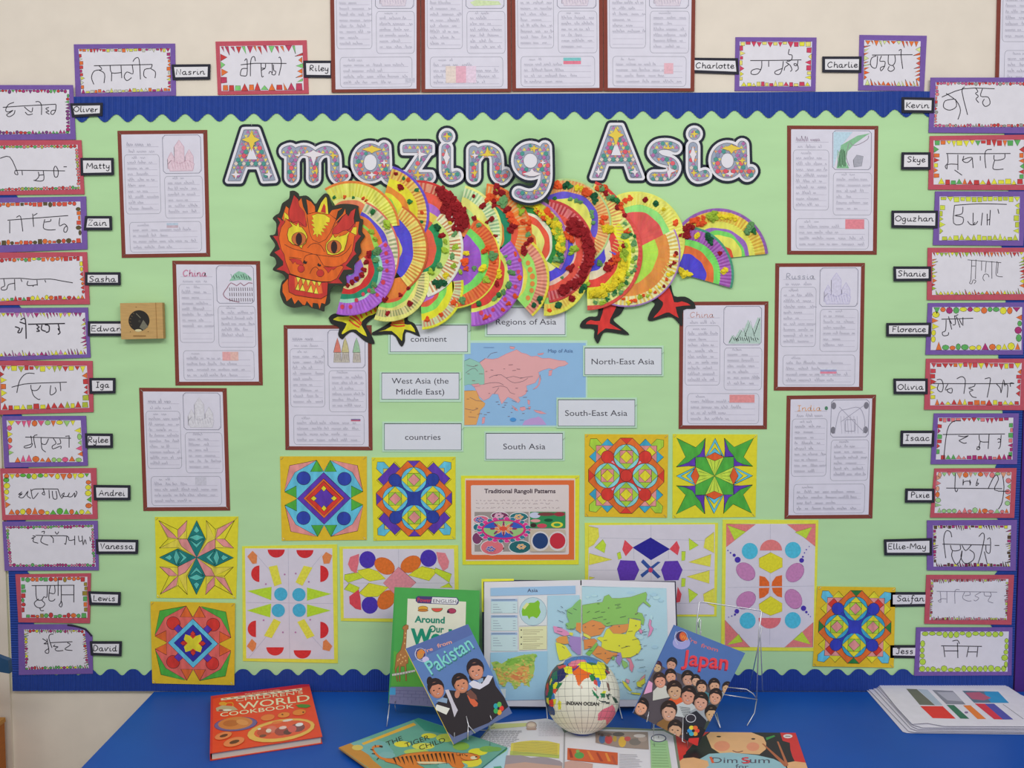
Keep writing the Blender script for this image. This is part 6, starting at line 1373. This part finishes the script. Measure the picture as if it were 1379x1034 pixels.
def sph(u, v): return np.stack([np.sin(v) * np.cos(u), np.sin(v) * np.sin(u), np.cos(v)], -1)
M3 = np.array(axis)
V = []; 
for j in range(NV + 1):
    for i in range(NU): d = M3 @ sph(i / NU * 2 * pi, j / NV * pi); V.append(tuple(gc[k] + GR_ * d[k] for k in range(3)))
Fc = []; cen = []
for j in range(NV):
    for i in range(NU):
        i2 = (i + 1) % NU; Fc.append([j * NU + i, (j + 1) * NU + i, (j + 1) * NU + i2, j * NU + i2]); cen.append(M3 @ sph((i + .5) / NU * 2 * pi, (j + .5) / NV * pi))
cen = np.array(cen); toC = np.array(CAM - gc); hid = cen @ (toC / np.linalg.norm(toC)) < GR_ / np.linalg.norm(toC)
cp = cen.copy(); cp[hid] *= np.array([-1, -1, 1])                        # the far side gets land too, so the globe reads from any side
P3 = cp * GR_ + np.array(gc) - np.array(CAM)
dep = P3[:, 1] * cos(PITCH) - P3[:, 2] * sin(PITCH); hor = P3[:, 0]; ver = P3[:, 1] * sin(PITCH) + P3[:, 2] * cos(PITCH)
gx = (CX + F * hor / dep - 720) * 7.954; gy = (CY - F * ver / dep - 870) * 7.954
colr = np.tile(np.array(C((222, 214, 196))), (len(Fc), 1))
for c, d in LANDS:
    P = pts(d); mx_, my_ = sum(p[0] for p in P) / len(P), sum(p[1] for p in P) / len(P); P = [(mx_ + (x - mx_) * 1.13, my_ + (y - my_) * 1.13) for x, y in P]; ins = np.zeros(len(Fc), bool)
    for k in range(len(P)):
        (ax, ay), (bx, by) = P[k], P[(k + 1) % len(P)]
        if ay == by: continue
        ins ^= ((ay > gy) != (by > gy)) & (gx < (bx - ax) * (gy - ay) / (by - ay) + ax)
    colr[ins] = C(c)
colr[cen[:, 2] < -.945] = C((50, 85, 170))
me = bpy.data.meshes.new('sphere'); me.from_pydata(V, [], Fc); at = me.color_attributes.new('Col', 'FLOAT_COLOR', 'CORNER')
at.data.foreach_set('color', np.repeat(colr.astype(np.float32), 4, axis=0).ravel()); me.polygons.foreach_set('use_smooth', [True] * len(Fc))
link('sphere', me, root, GLOSS)
g = Geo()
def ring(fn, n=72, w=.0006):
    L = []
    for k in range(n + 1): L.append(Vector(M3 @ np.array(fn(k / n))) * (GR_ + .0002) + gc)
    for k in range(n):
        t = (L[k + 1] - L[k]).normalized(); o = (L[k] - gc).normalized().cross(t) * w / 2
        g.add([L[k] - o, L[k + 1] - o, L[k + 1] + o, L[k] + o], [[0, 1, 2, 3]], C((95, 90, 90)))
for k in range(30): ring(lambda t, a=k * pi / 15: sph(a, .12 * pi + t * .8 * pi), 48)
for k in range(1, 17): ring(lambda t, v=k * pi / 17: sph(t * 2 * pi, v))
g.build('grid_lines', root, GLOSS)
A = Art(GB, zg, .0005); ptext(A, 'INDIAN OCEAN', zg(338, 628), zg(690, 638), 4.6, (34, 30, 30), .035)
A.build('lettering', root, GLOSS)
g = Geo(); g.tube([gc - Vector((0, 0, GR_ + .0005)), gc - Vector((0, 0, GR_ - .006))], .026, C((45, 75, 165)), 24); g.build('base_pad', root, GLOSS)

# -- blue book with three children, leaning at left of the globe
S3 = leaning(611, 1002, -.375, 22)
Q = [(546, 873.4), (630.2, 840.2), (689.7, 960.2), (611, 1002.3)]
b3 = book('country_book', 'blue picture book reading Pakistan, three children on the cover, tilted before the atlas', S3, Q, .007, (72, 105, 170), spine=(225, 190, 50), group='tilted blue country books')
z = tf(550, 840, 6.46); A = Art(S3, z, .0003); A.clip = Q
A.poly(pts('-24,216 518,2 905,777 395,1045'), (86, 118, 170)); A.poly(pts('-24,216 518,2 560,90 30,330'), (80, 100, 155))
A.poly(pts('395,1045 905,777 870,720 300,960'), (92, 104, 142))
A.ell(105, 262, 48, 50, (60, 55, 110), (190, 190, 210), lw=.6); A.ell(105, 262, 30, 44, (190, 130, 60), None, 20); A.ell(150, 310, 30, 26, (190, 180, 215)); A.stroke(pts('75,215 60,260 80,310 130,330'), .7, (200, 200, 220))
ptext(A, 'We', z(85, 275), z(145, 252), 5.2, (235, 120, 50), .03); ptext(A, "'re", z(150, 250), z(215, 228), 4.6, (225, 150, 130), .02); ptext(A, 'from', z(255, 208), z(380, 168), 5, (228, 150, 130), .02)
ptext(A, 'Pakistan', z(206, 452), z(580, 214), 19, (50, 110, 110), .01); ptext(A, 'Pakistan', z(200, 442), z(572, 204), 19, (120, 200, 190), .008)
A.poly(pts('235,700 300,640 340,575 400,580 520,580 570,540 640,460 735,455 760,540 835,640 870,720 700,860 395,985 330,930 245,760'), (42, 36, 40))
A.poly(pts('318,575 350,570 395,680 430,750 400,812 370,700'), (190, 185, 195)); A.poly(pts('525,520 560,490 640,520 690,445 735,455 700,520 620,570 560,555'), (205, 202, 212)); A.poly(pts('245,700 360,735 330,790 232,745'), (225, 218, 205))
A.poly(pts('510,620 560,640 605,690 600,715 570,722 540,690'), (205, 95, 60)); A.poly(pts('500,600 540,570 590,620 600,660 540,650'), (110, 70, 60))
A.poly(pts('240,670 300,640 340,650 335,690'), (130, 155, 180)); A.poly(pts('590,480 650,470 650,500 620,520'), (130, 155, 180))
A.ell(185, 500, 26, 42, (35, 25, 28)); A.ell(552, 460, 24, 36, (35, 25, 30))
person(A, 243, 565, 78, (196, 128, 100), (38, 25, 28), tilt=-20); person(A, 455, 520, 78, (198, 130, 98), (34, 24, 26), tilt=-22); person(A, 585, 400, 82, (200, 135, 108), (36, 24, 30), tilt=-12)
A.ell(425, 610, 22, 36, (185, 120, 95), None, 10)
for k, c in enumerate([(220, 60, 50), (235, 150, 40), (60, 160, 80), (40, 150, 160), (90, 170, 80)]): a = k * 1.25; A.ell(783 + 28 * cos(a), 735 + 36 * sin(a), 20, 24, c, n=10)
A.build('cover_print', b3, GLOSS)
easel('small wire stand under the tilted Pakistan book', S3, 612, 660, 900, 985, [[(628, 964, .003), (631, 977, .004), (640, 987, .006)], [(630.5, 976, .004), (630, 996, .006)], [(660, 963, .003), (662, 969, .004)]], feet=.02, depth=.014, back=.05)

# -- blue book with a crowd of children, leaning at right of the globe
S4 = leaning(939, 1004.7, -.372, 20)
rng = random.Random(31)
Q = [(908.4, 841.4), (1003.6, 879.3), (939.2, 1004.7), (852.5, 960.2)]
b4 = book('country_book', 'blue picture book reading Japan, crowd of children on the cover, tilted right of the globe', S4, Q, .007, (66, 98, 165), page=(215, 212, 205), group='tilted blue country books')
z = tf(850, 835, 5.911); A = Art(S4, z, .0003); A.clip = Q
A.poly(pts('345,38 908,262 527,1003 15,740'), (74, 106, 162))
A.ell(400, 180, 70, 52, (150, 150, 200)); A.ell(400, 130, 46, 44, (58, 40, 80), (180, 180, 205), lw=.6); A.ell(412, 130, 28, 36, (200, 90, 50), None, -10); A.stroke(pts('360,90 345,140 370,195'), .7, (190, 190, 210))
ptext(A, 'We', z(390, 145), z(450, 160), 5.2, (235, 130, 60), .03); ptext(A, "'re", z(460, 165), z(520, 190), 4.6, (190, 110, 120), .02); ptext(A, 'from', z(552, 212), z(688, 252), 5, (190, 100, 110), .02)
ptext(A, 'Japan', z(396, 356), z(762, 402), 19.5, (140, 30, 60), .02); ptext(A, 'Japan', z(402, 348), z(768, 392), 19.5, (226, 60, 70), .012)
A.poly(pts('210,340 285,390 400,430 500,470 640,520 720,560 790,500 527,1003 15,740 100,560'), (80, 72, 78))
A.poly(pts('100,590 140,480 170,500 165,570'), (210, 150, 185))
for x, y, r, hc, body in ((208, 370, 40, (60, 30, 50), None), (322, 350, 46, (35, 28, 30), (70, 80, 130)), (315, 445, 50, (40, 28, 26), (60, 55, 60)), (452, 465, 56, (38, 30, 28), (90, 90, 100)), (515, 480, 42, (35, 28, 28), (60, 60, 60)), (228, 480, 56, (52, 36, 34), (190, 190, 180)),
    (560, 530, 48, (40, 30, 30), (70, 120, 130)), (662, 520, 50, (38, 28, 28), (70, 130, 140)), (762, 540, 44, (38, 28, 30), (150, 150, 150)), (345, 560, 68, (45, 30, 26), (226, 90, 45)), (455, 600, 68, (38, 28, 26), (180, 185, 185)), (670, 610, 58, (38, 28, 28), (70, 75, 80)),
    (555, 650, 66, (42, 32, 28), (150, 155, 160)), (640, 745, 60, (38, 30, 28), (60, 70, 60)), (300, 725, 72, (45, 32, 28), (128, 92, 50)), (80, 690, 62, (36, 28, 28), (50, 46, 52)), (350, 870, 66, (42, 32, 30), (190, 180, 175))):
    person(A, x, y, r * 1.0, (rng.randint(188, 208), rng.randint(142, 158), rng.randint(116, 132)), hc, body, rng.uniform(-12, 16), 1.55, 2.6)
for k in range(6): A.stroke([(385 + k * 6, 690 + k * 14), (470, 700 + k * 12)], .5, (60, 60, 70), 0)
A.poly(pts('430,760 520,720 600,800 580,860 480,850 420,820'), (38, 38, 46)); A.ell(475, 780, 38, 32, (48, 44, 52), (190, 190, 195), lw=1)
A.poly(pts('420,830 560,850 600,880 540,985 430,950'), (34, 32, 36)); A.poly(pts('460,940 540,935 530,1000 450,975'), (200, 50, 45))
for k, c in enumerate([(225, 70, 50), (240, 150, 50), (60, 160, 180), (50, 130, 190), (235, 200, 60), (230, 100, 50)]): a = k * 1.05; A.ell(495 + 30 * cos(a), 880 + 28 * sin(a), 20, 17, c, n=10)
A.build('cover_print', b4, GLOSS)
easel('small wire stand under the tilted Japan book', S4, 880, 925, 900, 985, [[(874, 958, .003), (871, 972, .004)], [(920, 966, .003), (919, 998, .005), (923, 1000, .008)]], feet=.02, depth=.014, back=.06)

# -- the tall empty wire stand at the right of it
S5 = leaning(1019, 942, -.19, 14)
root = thing('book_stand', 'tall empty wire book stand behind the Japan book', 'book stand', (TABLE.hit(985, 965).x, -.2, TZ), 'wire book stands')
wires(root, S5, [[(934, 950), (938.5, 836), (941.6, 811), (943, 810), (1024, 822), (1026, 824), (1022, 850), (1019, 942)]], .0016, 'back_frame')
wires(root, S5, [[(941, 845), (940, 836), (942, 832), (944, 836), (943, 850), (944, 950)], [(1023, 846), (1022, 840), (1026, 846), (1024, 856), (1027, 930)]], .0013, 'hinge_wire')
p1, p2 = S5.hit(934, 930), S5.hit(1019, 942)
wires(root, S5, [[(975, 925, .0), (1005, 928, 0), (1014, 934, 0), (1019, 941, .0)], [(960, 933, .01), (1020, 942, .004)]], .0014, 'ledge_wire')
f2 = TABLE.hit(1006, 978); f1 = TABLE.hit(961, 971)
world_wires(root, [[p2, S5.hit(1016, 960, .01), f2 + Vector((0, 0, .0015))], [S5.hit(965, 960, .006), TABLE.hit(970, 981) + Vector((0, 0, .0015))], [S5.hit(960, 955, .0), TABLE.hit(970, 981) + Vector((0, 0, .0015))]], .0014, 'front_leg')
world_wires(root, [[S5.hit(944, 850), Vector((S5.hit(944, 850).x, -.04, TZ + .002))], [S5.hit(1024, 856), Vector((S5.hit(1024, 856).x, -.04, TZ + .002))]], .0014, 'rear_leg')

# -- cookbook lying flat
Q = [(284.6, 937.1), (416.2, 920), (434.1, 991.6), (283.4, 1014.3)]
b5 = book('cookbook', 'red hardback world cookbook lying flat at the left end of the table', TABLE, Q, .0175, (205, 62, 38), top=.018, page=(200, 190, 170), inset=1.5)
z = tf(275, 915, 8.357); TB = Plane((0, 0, TZ + .018), (1, 0, 0), (0, 1, 0)); A = Art(TB, z, .0003); A.clip = Q
A.poly(pts('80,185 1180,42 1330,640 70,830'), (215, 68, 36)); A.poly(pts('80,185 1180,42 1190,75 80,215'), (195, 42, 50)); A.poly(pts('75,190 100,188 92,828 70,830'), (200, 50, 40))
A.poly(pts('188,212 1100,95 1103,118 190,235'), (225, 210, 180))
for k in range(11): x = 215 + k * 82; A.stroke([(x, 209 - k * 10.5 + 6), (x + 40, 203 - k * 10.5 + 14)], 1.0, (150, 80, 60), 0)
CR = (235, 215, 175)
ptext(A, "THE INTERNET-LINKED", z(455, 170), z(850, 122), 1.6, (240, 200, 160))
ptext(A, "CHILDREN'S", z(358, 248), z(1112, 158), 4.0, CR, .0); ptext(A, 'WORLD', z(392, 336), z(1190, 238), 8.6, CR, .006); ptext(A, 'COOKBOOK', z(182, 418), z(1015, 318), 5.3, CR, .008)
A.ell(210, 270, 45, 22, (230, 150, 50)); A.poly(pts('130,320 200,290 330,300 380,340 250,360 140,355'), (175, 165, 130)); A.ell(190, 345, 30, 10, (150, 60, 60)); A.ell(260, 342, 50, 10, (220, 215, 200)); A.stroke(pts('240,290 255,265 320,262 322,300'), .8, (225, 180, 60))
A.ell(355, 500, 242, 76, (105, 92, 140), (80, 70, 120), -5); A.ell(350, 490, 196, 70, (196, 120, 62), None, -5); A.ell(300, 490, 90, 36, (176, 100, 52), None, -5); A.ell(430, 480, 70, 30, (208, 140, 80), None, 10)
for x, y, s, c in ((715, 425, 80, (226, 120, 52)), (895, 397, 70, (230, 130, 50)), (1070, 367, 76, (230, 125, 45))): A.ell(x, y, s, s * .45, c, (190, 80, 40), -8, lw=.4)
A.poly(pts('1030,285 1090,275 1180,280 1200,300 1150,318 1060,312'), (70, 130, 50)); A.ell(880, 392, 12, 8, (110, 60, 30)); A.ell(1115, 366, 12, 8, (90, 60, 30))
A.ell(865, 570, 385, 122, (228, 172, 80), (200, 130, 60), -9); A.ell(880, 562, 325, 92, (212, 88, 52), None, -9); A.ell(865, 570, 350, 106, (235, 190, 110), (235, 190, 110), -9) if False else None
for x, y, rx, ry, c in ((680, 590, 90, 45, (180, 80, 50)), (760, 560, 60, 40, (205, 110, 90)), (870, 580, 80, 50, (150, 70, 60)), (940, 590, 50, 30, (90, 60, 50)), (1050, 540, 85, 48, (120, 70, 70)), (990, 555, 50, 40, (200, 90, 80)), (820, 480, 60, 16, (220, 120, 60)), (940, 458, 60, 12, (215, 205, 190)), (620, 555, 20, 10, (230, 215, 190)), (725, 575, 32, 22, (225, 205, 185)), (885, 540, 45, 18, (215, 190, 180)), (1070, 505, 45, 20, (232, 220, 215)), (660, 632, 40, 16, (110, 70, 50))): A.ell(x, y, rx, ry, c, None, -9, 12)
for x, y, s in ((215, 630, 100), (335, 700, 122)): A.ell(x, y, s, s * .40, (222, 125, 75), (190, 90, 50), -15, lw=.4); A.ell(x + 5, y, s * .48, s * .16, (90, 55, 40), None, -15)
A.build('cover_print', b5, GLOSS)

# -- picture book with a dragon or girl (pink face) at the lower right, open book in the middle, tiger book at the left
Q = [(903, 985), (1071.4, 986.6), (1097, 1062), (900, 1064)]
b6 = book('picture_book', 'picture book titled Dim Sum, child face and chopsticks on the cover, near table front', TABLE, Q, .0035, (195, 50, 52), top=.0036, inset=.8)
z = tf(880, 940, 5.746); A = Art(Plane((0, 0, TZ + .0036), (1, 0, 0), (0, 1, 0)), z, .0003); A.clip = Q
A.poly(pts('130,262 1100,268 1245,700 115,712'), (200, 48, 50)); A.poly(pts('430,262 980,266 1000,330 1055,345 1060,400 1075,450 1095,490 1100,620 230,620 230,440 330,330'), (38, 38, 40)); A.poly(pts('130,262 170,290 262,350 250,430 180,480 120,480'), (205, 50, 42))
A.poly(pts('410,290 440,262 520,244 740,258 850,300 872,345 870,395 820,435 650,425 520,430 450,385'), (228, 168, 120)); A.ell(530, 370, 62, 40, (226, 140, 108)); A.ell(770, 375, 50, 34, (226, 140, 108))
A.ell(505, 297, 18, 6, (50, 35, 30)); A.ell(772, 315, 16, 6, (50, 35, 30)); A.stroke(pts('612,405 650,418 692,408'), 1.0, (110, 60, 60))
A.poly(pts('340,480 430,430 600,420 800,440 930,470 1010,510 1040,560 980,640 400,650 345,560'), (140, 180, 190)); A.poly(pts('185,500 230,465 310,458 420,485 430,520 330,600 185,620'), (228, 168, 120)); A.poly(pts('1030,500 1090,488 1190,500 1225,620 1050,620'), (228, 165, 118))
A.poly(pts('870,305 935,286 942,296 875,325'), (60, 140, 70)); A.poly(pts('838,350 850,350 1045,520 1015,530'), (165, 95, 62)); A.poly(pts('955,335 968,335 1045,515 1025,520'), (170, 100, 66)); A.ell(1040, 294, 36, 16, (215, 205, 205)); A.stroke(pts('1020,294 1060,295'), .8, (60, 50, 60), 0)
ptext(A, 'Dim', z(452, 500), z(650, 502), 7.4, (75, 75, 90)); A.poly(pts('432,455 450,452 472,500 452,502'), (215, 90, 50)); ptext(A, 'Sum', z(680, 500), z(900, 502), 7.4, (75, 75, 90)); A.stroke(pts('735,462 705,462 690,475 740,485 735,498 690,500'), 1.8, (205, 50, 60)); ptext(A, 'for', z(635, 542), z(735, 544), 5.5, (75, 75, 90))
ptext(A, 'Everyone', z(500, 600), z(880, 602), 7.0, (75, 75, 90))
A.build('cover_print', b6, GLOSS)

TP = Plane((0, 0, TZ), (1, 0, 0), (0, 1, 0))
root = thing('open_book', 'open information book lying flat under the globe, white pages with pictures', 'book', TABLE.hit(765, 1010))
z = tf(640, 950, 4.925)
LQ = [z(128, 118), z(470, 85), z(548, 105), z(590, 180), z(580, 560), z(-250, 560)]; RQ = [z(594, 180), z(640, 165), z(800, 155), z(1250, 168), z(1312, 200), z(1345, 413), z(1370, 560), z(584, 560)]
Geo().prism(TABLE, [z(118, 112), z(1322, 160), z(1385, 570), z(-262, 570)], .0036, .0046, C((120, 130, 110))).build('cover', root, GLOSS)
Geo().prism(TABLE, LQ, .0047, .0074, C((208, 206, 212)), C((190, 186, 180))).build('left_pages', root, LAMI)
Geo().prism(TABLE, RQ, .0047, .0074, C((210, 208, 214)), C((190, 186, 180))).build('right_pages', root, LAMI)
A = Art(TABLE, z, .0078)
A.poly(pts('128,122 400,112 408,128 330,138 80,158'), (196, 200, 130)); ptext(A, 'Asia', z(92, 152), z(130, 148), 2.0, (70, 70, 60)); A.ell(372, 132, 34, 26, (190, 165, 150), (140, 120, 110)); A.ell(372, 128, 24, 12, (215, 195, 175)); A.poly(pts('335,150 410,150 400,162 345,162'), (170, 140, 125))
rng = random.Random(12)
for k in range(14):
    y = 168 + k * 8; x0 = 70 - k * 5.5; x = x0
    while x < 300 - k * 5: l = rng.uniform(12, 34); A.stroke([(x, y), (x + l, y - 1)], .75, (150, 148, 156), 0, up=False); x += l + 5
for k in range(9):
    y = 110 + k * 11; x = 420
    while x < 520 + k * 3: l = rng.uniform(10, 26); A.stroke([(x, y), (x + l, y)], .5, (175, 173, 180), 0, up=False); x += l + 5
A.poly(pts('-30,560 -60,500 60,290 225,278 190,413 165,560'), (165, 200, 212)); A.poly(pts('20,330 60,292 215,282 205,300 160,330 120,345 40,350'), (110, 165, 70)); A.poly(pts('-10,300 50,300 55,330 20,380 -40,400'), (228, 210, 50)); A.poly(pts('120,405 170,400 180,420 130,425'), (80, 150, 120))
A.poly(pts('238,250 300,238 380,230 480,234 560,252 556,350 480,340 380,335 232,325'), (206, 192, 80)); A.poly(pts('232,300 558,325 556,350 480,342 380,335 230,327'), (170, 182, 90))
for k in range(8): A.stroke([(255 - k, 250 + k * 10), (400, 243 + k * 10.5), (545, 255 + k * 10.5)], .5, (150, 130, 70), 1)
A.poly(pts('205,330 300,328 370,345 430,340 480,345 560,365 578,380 570,560 170,560'), (150, 138, 145)); A.poly(pts('200,390 330,375 470,390 575,400 568,560 170,560'), (186, 150, 135))
A.poly(pts('798,168 1145,175 1152,290 940,275 798,245'), (150, 132, 122))
for x, y, rx, ry, c in ((842, 222, 22, 30, (80, 110, 150)), (885, 225, 26, 30, (190, 70, 70)), (975, 240, 26, 36, (212, 170, 60)), (925, 220, 14, 20, (180, 150, 60)), (1010, 220, 22, 16, (190, 80, 80)), (1060, 240, 40, 24, (120, 110, 105)), (1110, 220, 30, 20, (170, 150, 140)), (860, 190, 50, 12, (110, 95, 90)), (1090, 200, 40, 12, (200, 190, 185)), (950, 190, 40, 14, (90, 80, 75)), (842, 195, 10, 10, (90, 70, 60)), (885, 198, 10, 9, (120, 80, 60))): A.ell(x, y, rx, ry, c, n=12)
A.poly(pts('612,280 945,312 945,392 610,358'), (196, 88, 48)); A.ell(690, 330, 32, 22, (80, 150, 75)); A.ell(680, 302, 12, 10, (120, 170, 90))
for x0, y0, x1, y1, c in ((740, 300, 790, 360, (225, 120, 50)), (800, 310, 850, 370, (160, 60, 45)), (860, 315, 900, 370, (225, 140, 60)), (900, 330, 940, 385, (175, 80, 55)), (620, 290, 650, 345, (150, 50, 40))): A.poly([(x0, y0), (x0 + 14, y0), (x1, y1), (x1 - 20, y1)], c)
A.poly(pts('590,375 640,362 720,375 780,385 760,560 580,560'), (190, 150, 140))
for k in range(9): A.stroke([(955, 322 + k * 11), (1110 - rng.uniform(0, 50), 326 + k * 11)], .55, (165, 163, 170), 0)
A.poly(pts('1160,225 1275,232 1302,413 1315,560 1172,560'), (150, 190, 135)); A.ell(1216, 216, 48, 24, (215, 215, 222), (60, 60, 100), lw=1.2); A.stroke(pts('1216,216 1215,200'), .6, (50, 50, 60), 0)
for k in range(9): A.stroke([(1172, 255 + k * 18), (1262 + k * 3, 257 + k * 18)], .5, (110, 150, 100), 0)
A.stroke(pts('592,182 586,560'), 1.6, (150, 148, 152), 0)
A.build('page_print', root, LAMI)

Q = [(456.6, 1006.2), (563.5, 966.6), (683, 1006), (576, 1092)]
TQ = [(563.5, 966.6), (683, 1006), (576, 1092), (456.6, 1006.2)]
b7 = book('tiger_book', 'picture book with a striped tiger lying on its cover, in front of the leaning books', TABLE, Q, .0034, (70, 130, 120), top=.0114, inset=.8, spine=(180, 130, 60))
z = tf(440, 950, 5.304); A = Art(Plane((0, 0, TZ + .0114), (1, 0, 0), (0, 1, 0)), z, .0003); A.clip = Q
A.poly(pts('88,298 655,88 1288,297 721,752'), (100, 158, 140)); A.poly(pts('88,298 180,265 260,300 330,390 440,480 560,625'), (186, 128, 55)); A.poly(pts('170,270 300,230 420,260 480,330 420,380 330,370'), (110, 165, 165))
A.poly(pts('250,268 620,122 640,138 262,282'), (214, 165, 60)); A.poly(pts('620,100 655,90 860,158 850,200 700,180'), (60, 140, 120))
for x, y, rx, ry, c in ((540, 275, 60, 22, (215, 205, 60)), (730, 215, 55, 18, (212, 205, 60)), (690, 290, 80, 24, (200, 200, 80)), (850, 230, 70, 30, (190, 200, 80)), (960, 290, 60, 30, (130, 170, 70)), (1080, 330, 70, 26, (222, 210, 50)), (1150, 310, 60, 22, (120, 165, 70)), (1020, 400, 90, 40, (222, 205, 60)), (640, 330, 90, 22, (170, 190, 90)), (430, 355, 60, 26, (120, 170, 170)), (900, 430, 110, 30, (120, 175, 165)), (1200, 310, 50, 16, (110, 160, 70)), (220, 300, 40, 20, (205, 180, 90))): A.ell(x, y, rx, ry, c, n=14)
ptext(A, 'THE', z(432, 290), z(545, 245), 6.2, (55, 60, 50)); ptext(A, 'TIGER', z(565, 300), z(738, 238), 6.2, (55, 60, 50)); ptext(A, 'CHILD', z(665, 318), z(850, 258), 6.2, (60, 65, 50))
TG = (206, 118, 48)
A.poly(pts('400,375 470,378 560,345 700,328 860,328 960,340 1030,338 1075,350 1100,365 1080,385 1020,392 960,395 985,430 960,450 900,440 870,410 780,415 700,420 640,415 690,440 720,470 600,470 500,420 420,400'), TG, (120, 70, 40), .5)
A.stroke(pts('430,385 380,370 340,330 330,300 360,290 395,292'), 3.0, TG); 
for a, b in (('345,345', '322,342'), ('335,318', '312,312'), ('350,295', '345,280'), ('370,372', '358,388')): A.stroke([pts(a)[0], pts(b)[0]], 1.2, (60, 35, 25), 0)
A.stroke(pts('375,290 400,294'), 2.2, (50, 40, 40), 0)
for k in range(15): x = 470 + k * 30; A.poly([(x, 372 - k * 3 if k < 12 else 342), (x + 14, 368 - k * 3 if k < 12 else 340), (x + 26, 400), (x + 30, 425 - (k % 2) * 12)], (60, 38, 28))
A.poly(pts('640,400 800,400 860,408 780,416 660,415'), (225, 200, 160)); A.ell(1010, 365, 56, 26, (214, 128, 58), (110, 60, 40), 5, lw=.4); A.ell(1050, 372, 24, 12, (230, 205, 170)); A.ell(1000, 358, 6, 4, (30, 25, 20)); A.ell(1068, 366, 8, 5, (60, 35, 30)); A.ell(940, 345, 14, 10, TG, (60, 40, 30), lw=.4)
for x in (950, 968, 985): A.stroke([(x, 345), (x + 4, 358)], .9, (60, 35, 25), 0)
A.build('cover_print', b7, GLOSS)

# -- stack of loose printed sheets
root = thing('paper_stack', 'loose stack of white printed sheets with flag pictures at the right end of the table', 'paper stack', TABLE.hit(1290, 965), None)
z = tf(1160, 900, 6.297); rng = random.Random(8)
base = [(100, 150), (1120, 118), (1250, 150), (1560, 350), (1560, 600), (400, 575)]
def sheet(P, z0, c, curl=0):
    return Geo().prism(TABLE, [z(*p) for p in P], z0, z0 + .0006, C(c), C((178, 176, 184))).build('sheet', root, PAPER)
for k, P in enumerate(([(45, 185), (1100, 160), (1560, 300), (1560, 560), (440, 548), (385, 546), (350, 535)], [(60, 175), (1090, 140), (1560, 300), (1560, 548), (450, 540), (400, 530)],
    [(85, 150), (1105, 120), (1560, 310), (1560, 538), (470, 525), (415, 505)], [(100, 128), (1130, 118), (1225, 140), (1560, 360), (1560, 520), (480, 512), (430, 490)],
    [(110, 118), (1120, 105), (1240, 150), (1560, 360), (1560, 508), (520, 500), (440, 478)], [(118, 103), (500, 122), (1110, 88), (1135, 112), (1218, 140), (1560, 400), (1560, 492), (700, 488), (560, 462), (430, 470), (300, 330)])):
    sheet(P, .0008 + k * .0028, (208 - 2 * (5 - k), 206 - 2 * (5 - k), 218 - 2 * (5 - k)))
hz_ = .0008 + 5 * .0028 + .0006
A = Art(Plane((0, 0, TZ), (1, 0, 0), (0, 1, 0)), z, hz_ + .0002)
A.poly(pts('380,172 470,175 625,312 495,308'), (105, 108, 95)); A.poly(pts('475,175 560,180 690,312 628,312'), (165, 178, 192)); A.poly(pts('600,182 775,190 885,305 720,302'), (128, 130, 142)); A.poly(pts('640,200 780,200 860,280 730,270'), (165, 165, 178))
A.poly(pts('855,188 1160,196 1252,292 955,290'), (90, 110, 130)); A.poly(pts('1040,196 1160,196 1252,292 1100,290 1060,240'), (50, 140, 190)); A.poly(pts('880,205 1000,200 1100,250 1040,270 940,260'), (170, 90, 115))
A.poly(pts('498,318 690,320 800,425 605,420'), (210, 58, 50)); A.poly(pts('722,308 785,310 915,426 840,424'), (55, 110, 85)); A.poly(pts('862,312 925,312 1058,428 985,428'), (222, 120, 55)); A.ell(890, 372, 16, 9, (130, 110, 150))
A.poly(pts('960,296 1045,298 1200,432 1125,430'), (200, 55, 70)); A.poly(pts('1045,298 1125,298 1288,432 1200,432'), (80, 80, 160)); A.stroke(pts('1200,302 1375,428'), .5, (120, 120, 130), 0)
A.build('print', root, PAPER)
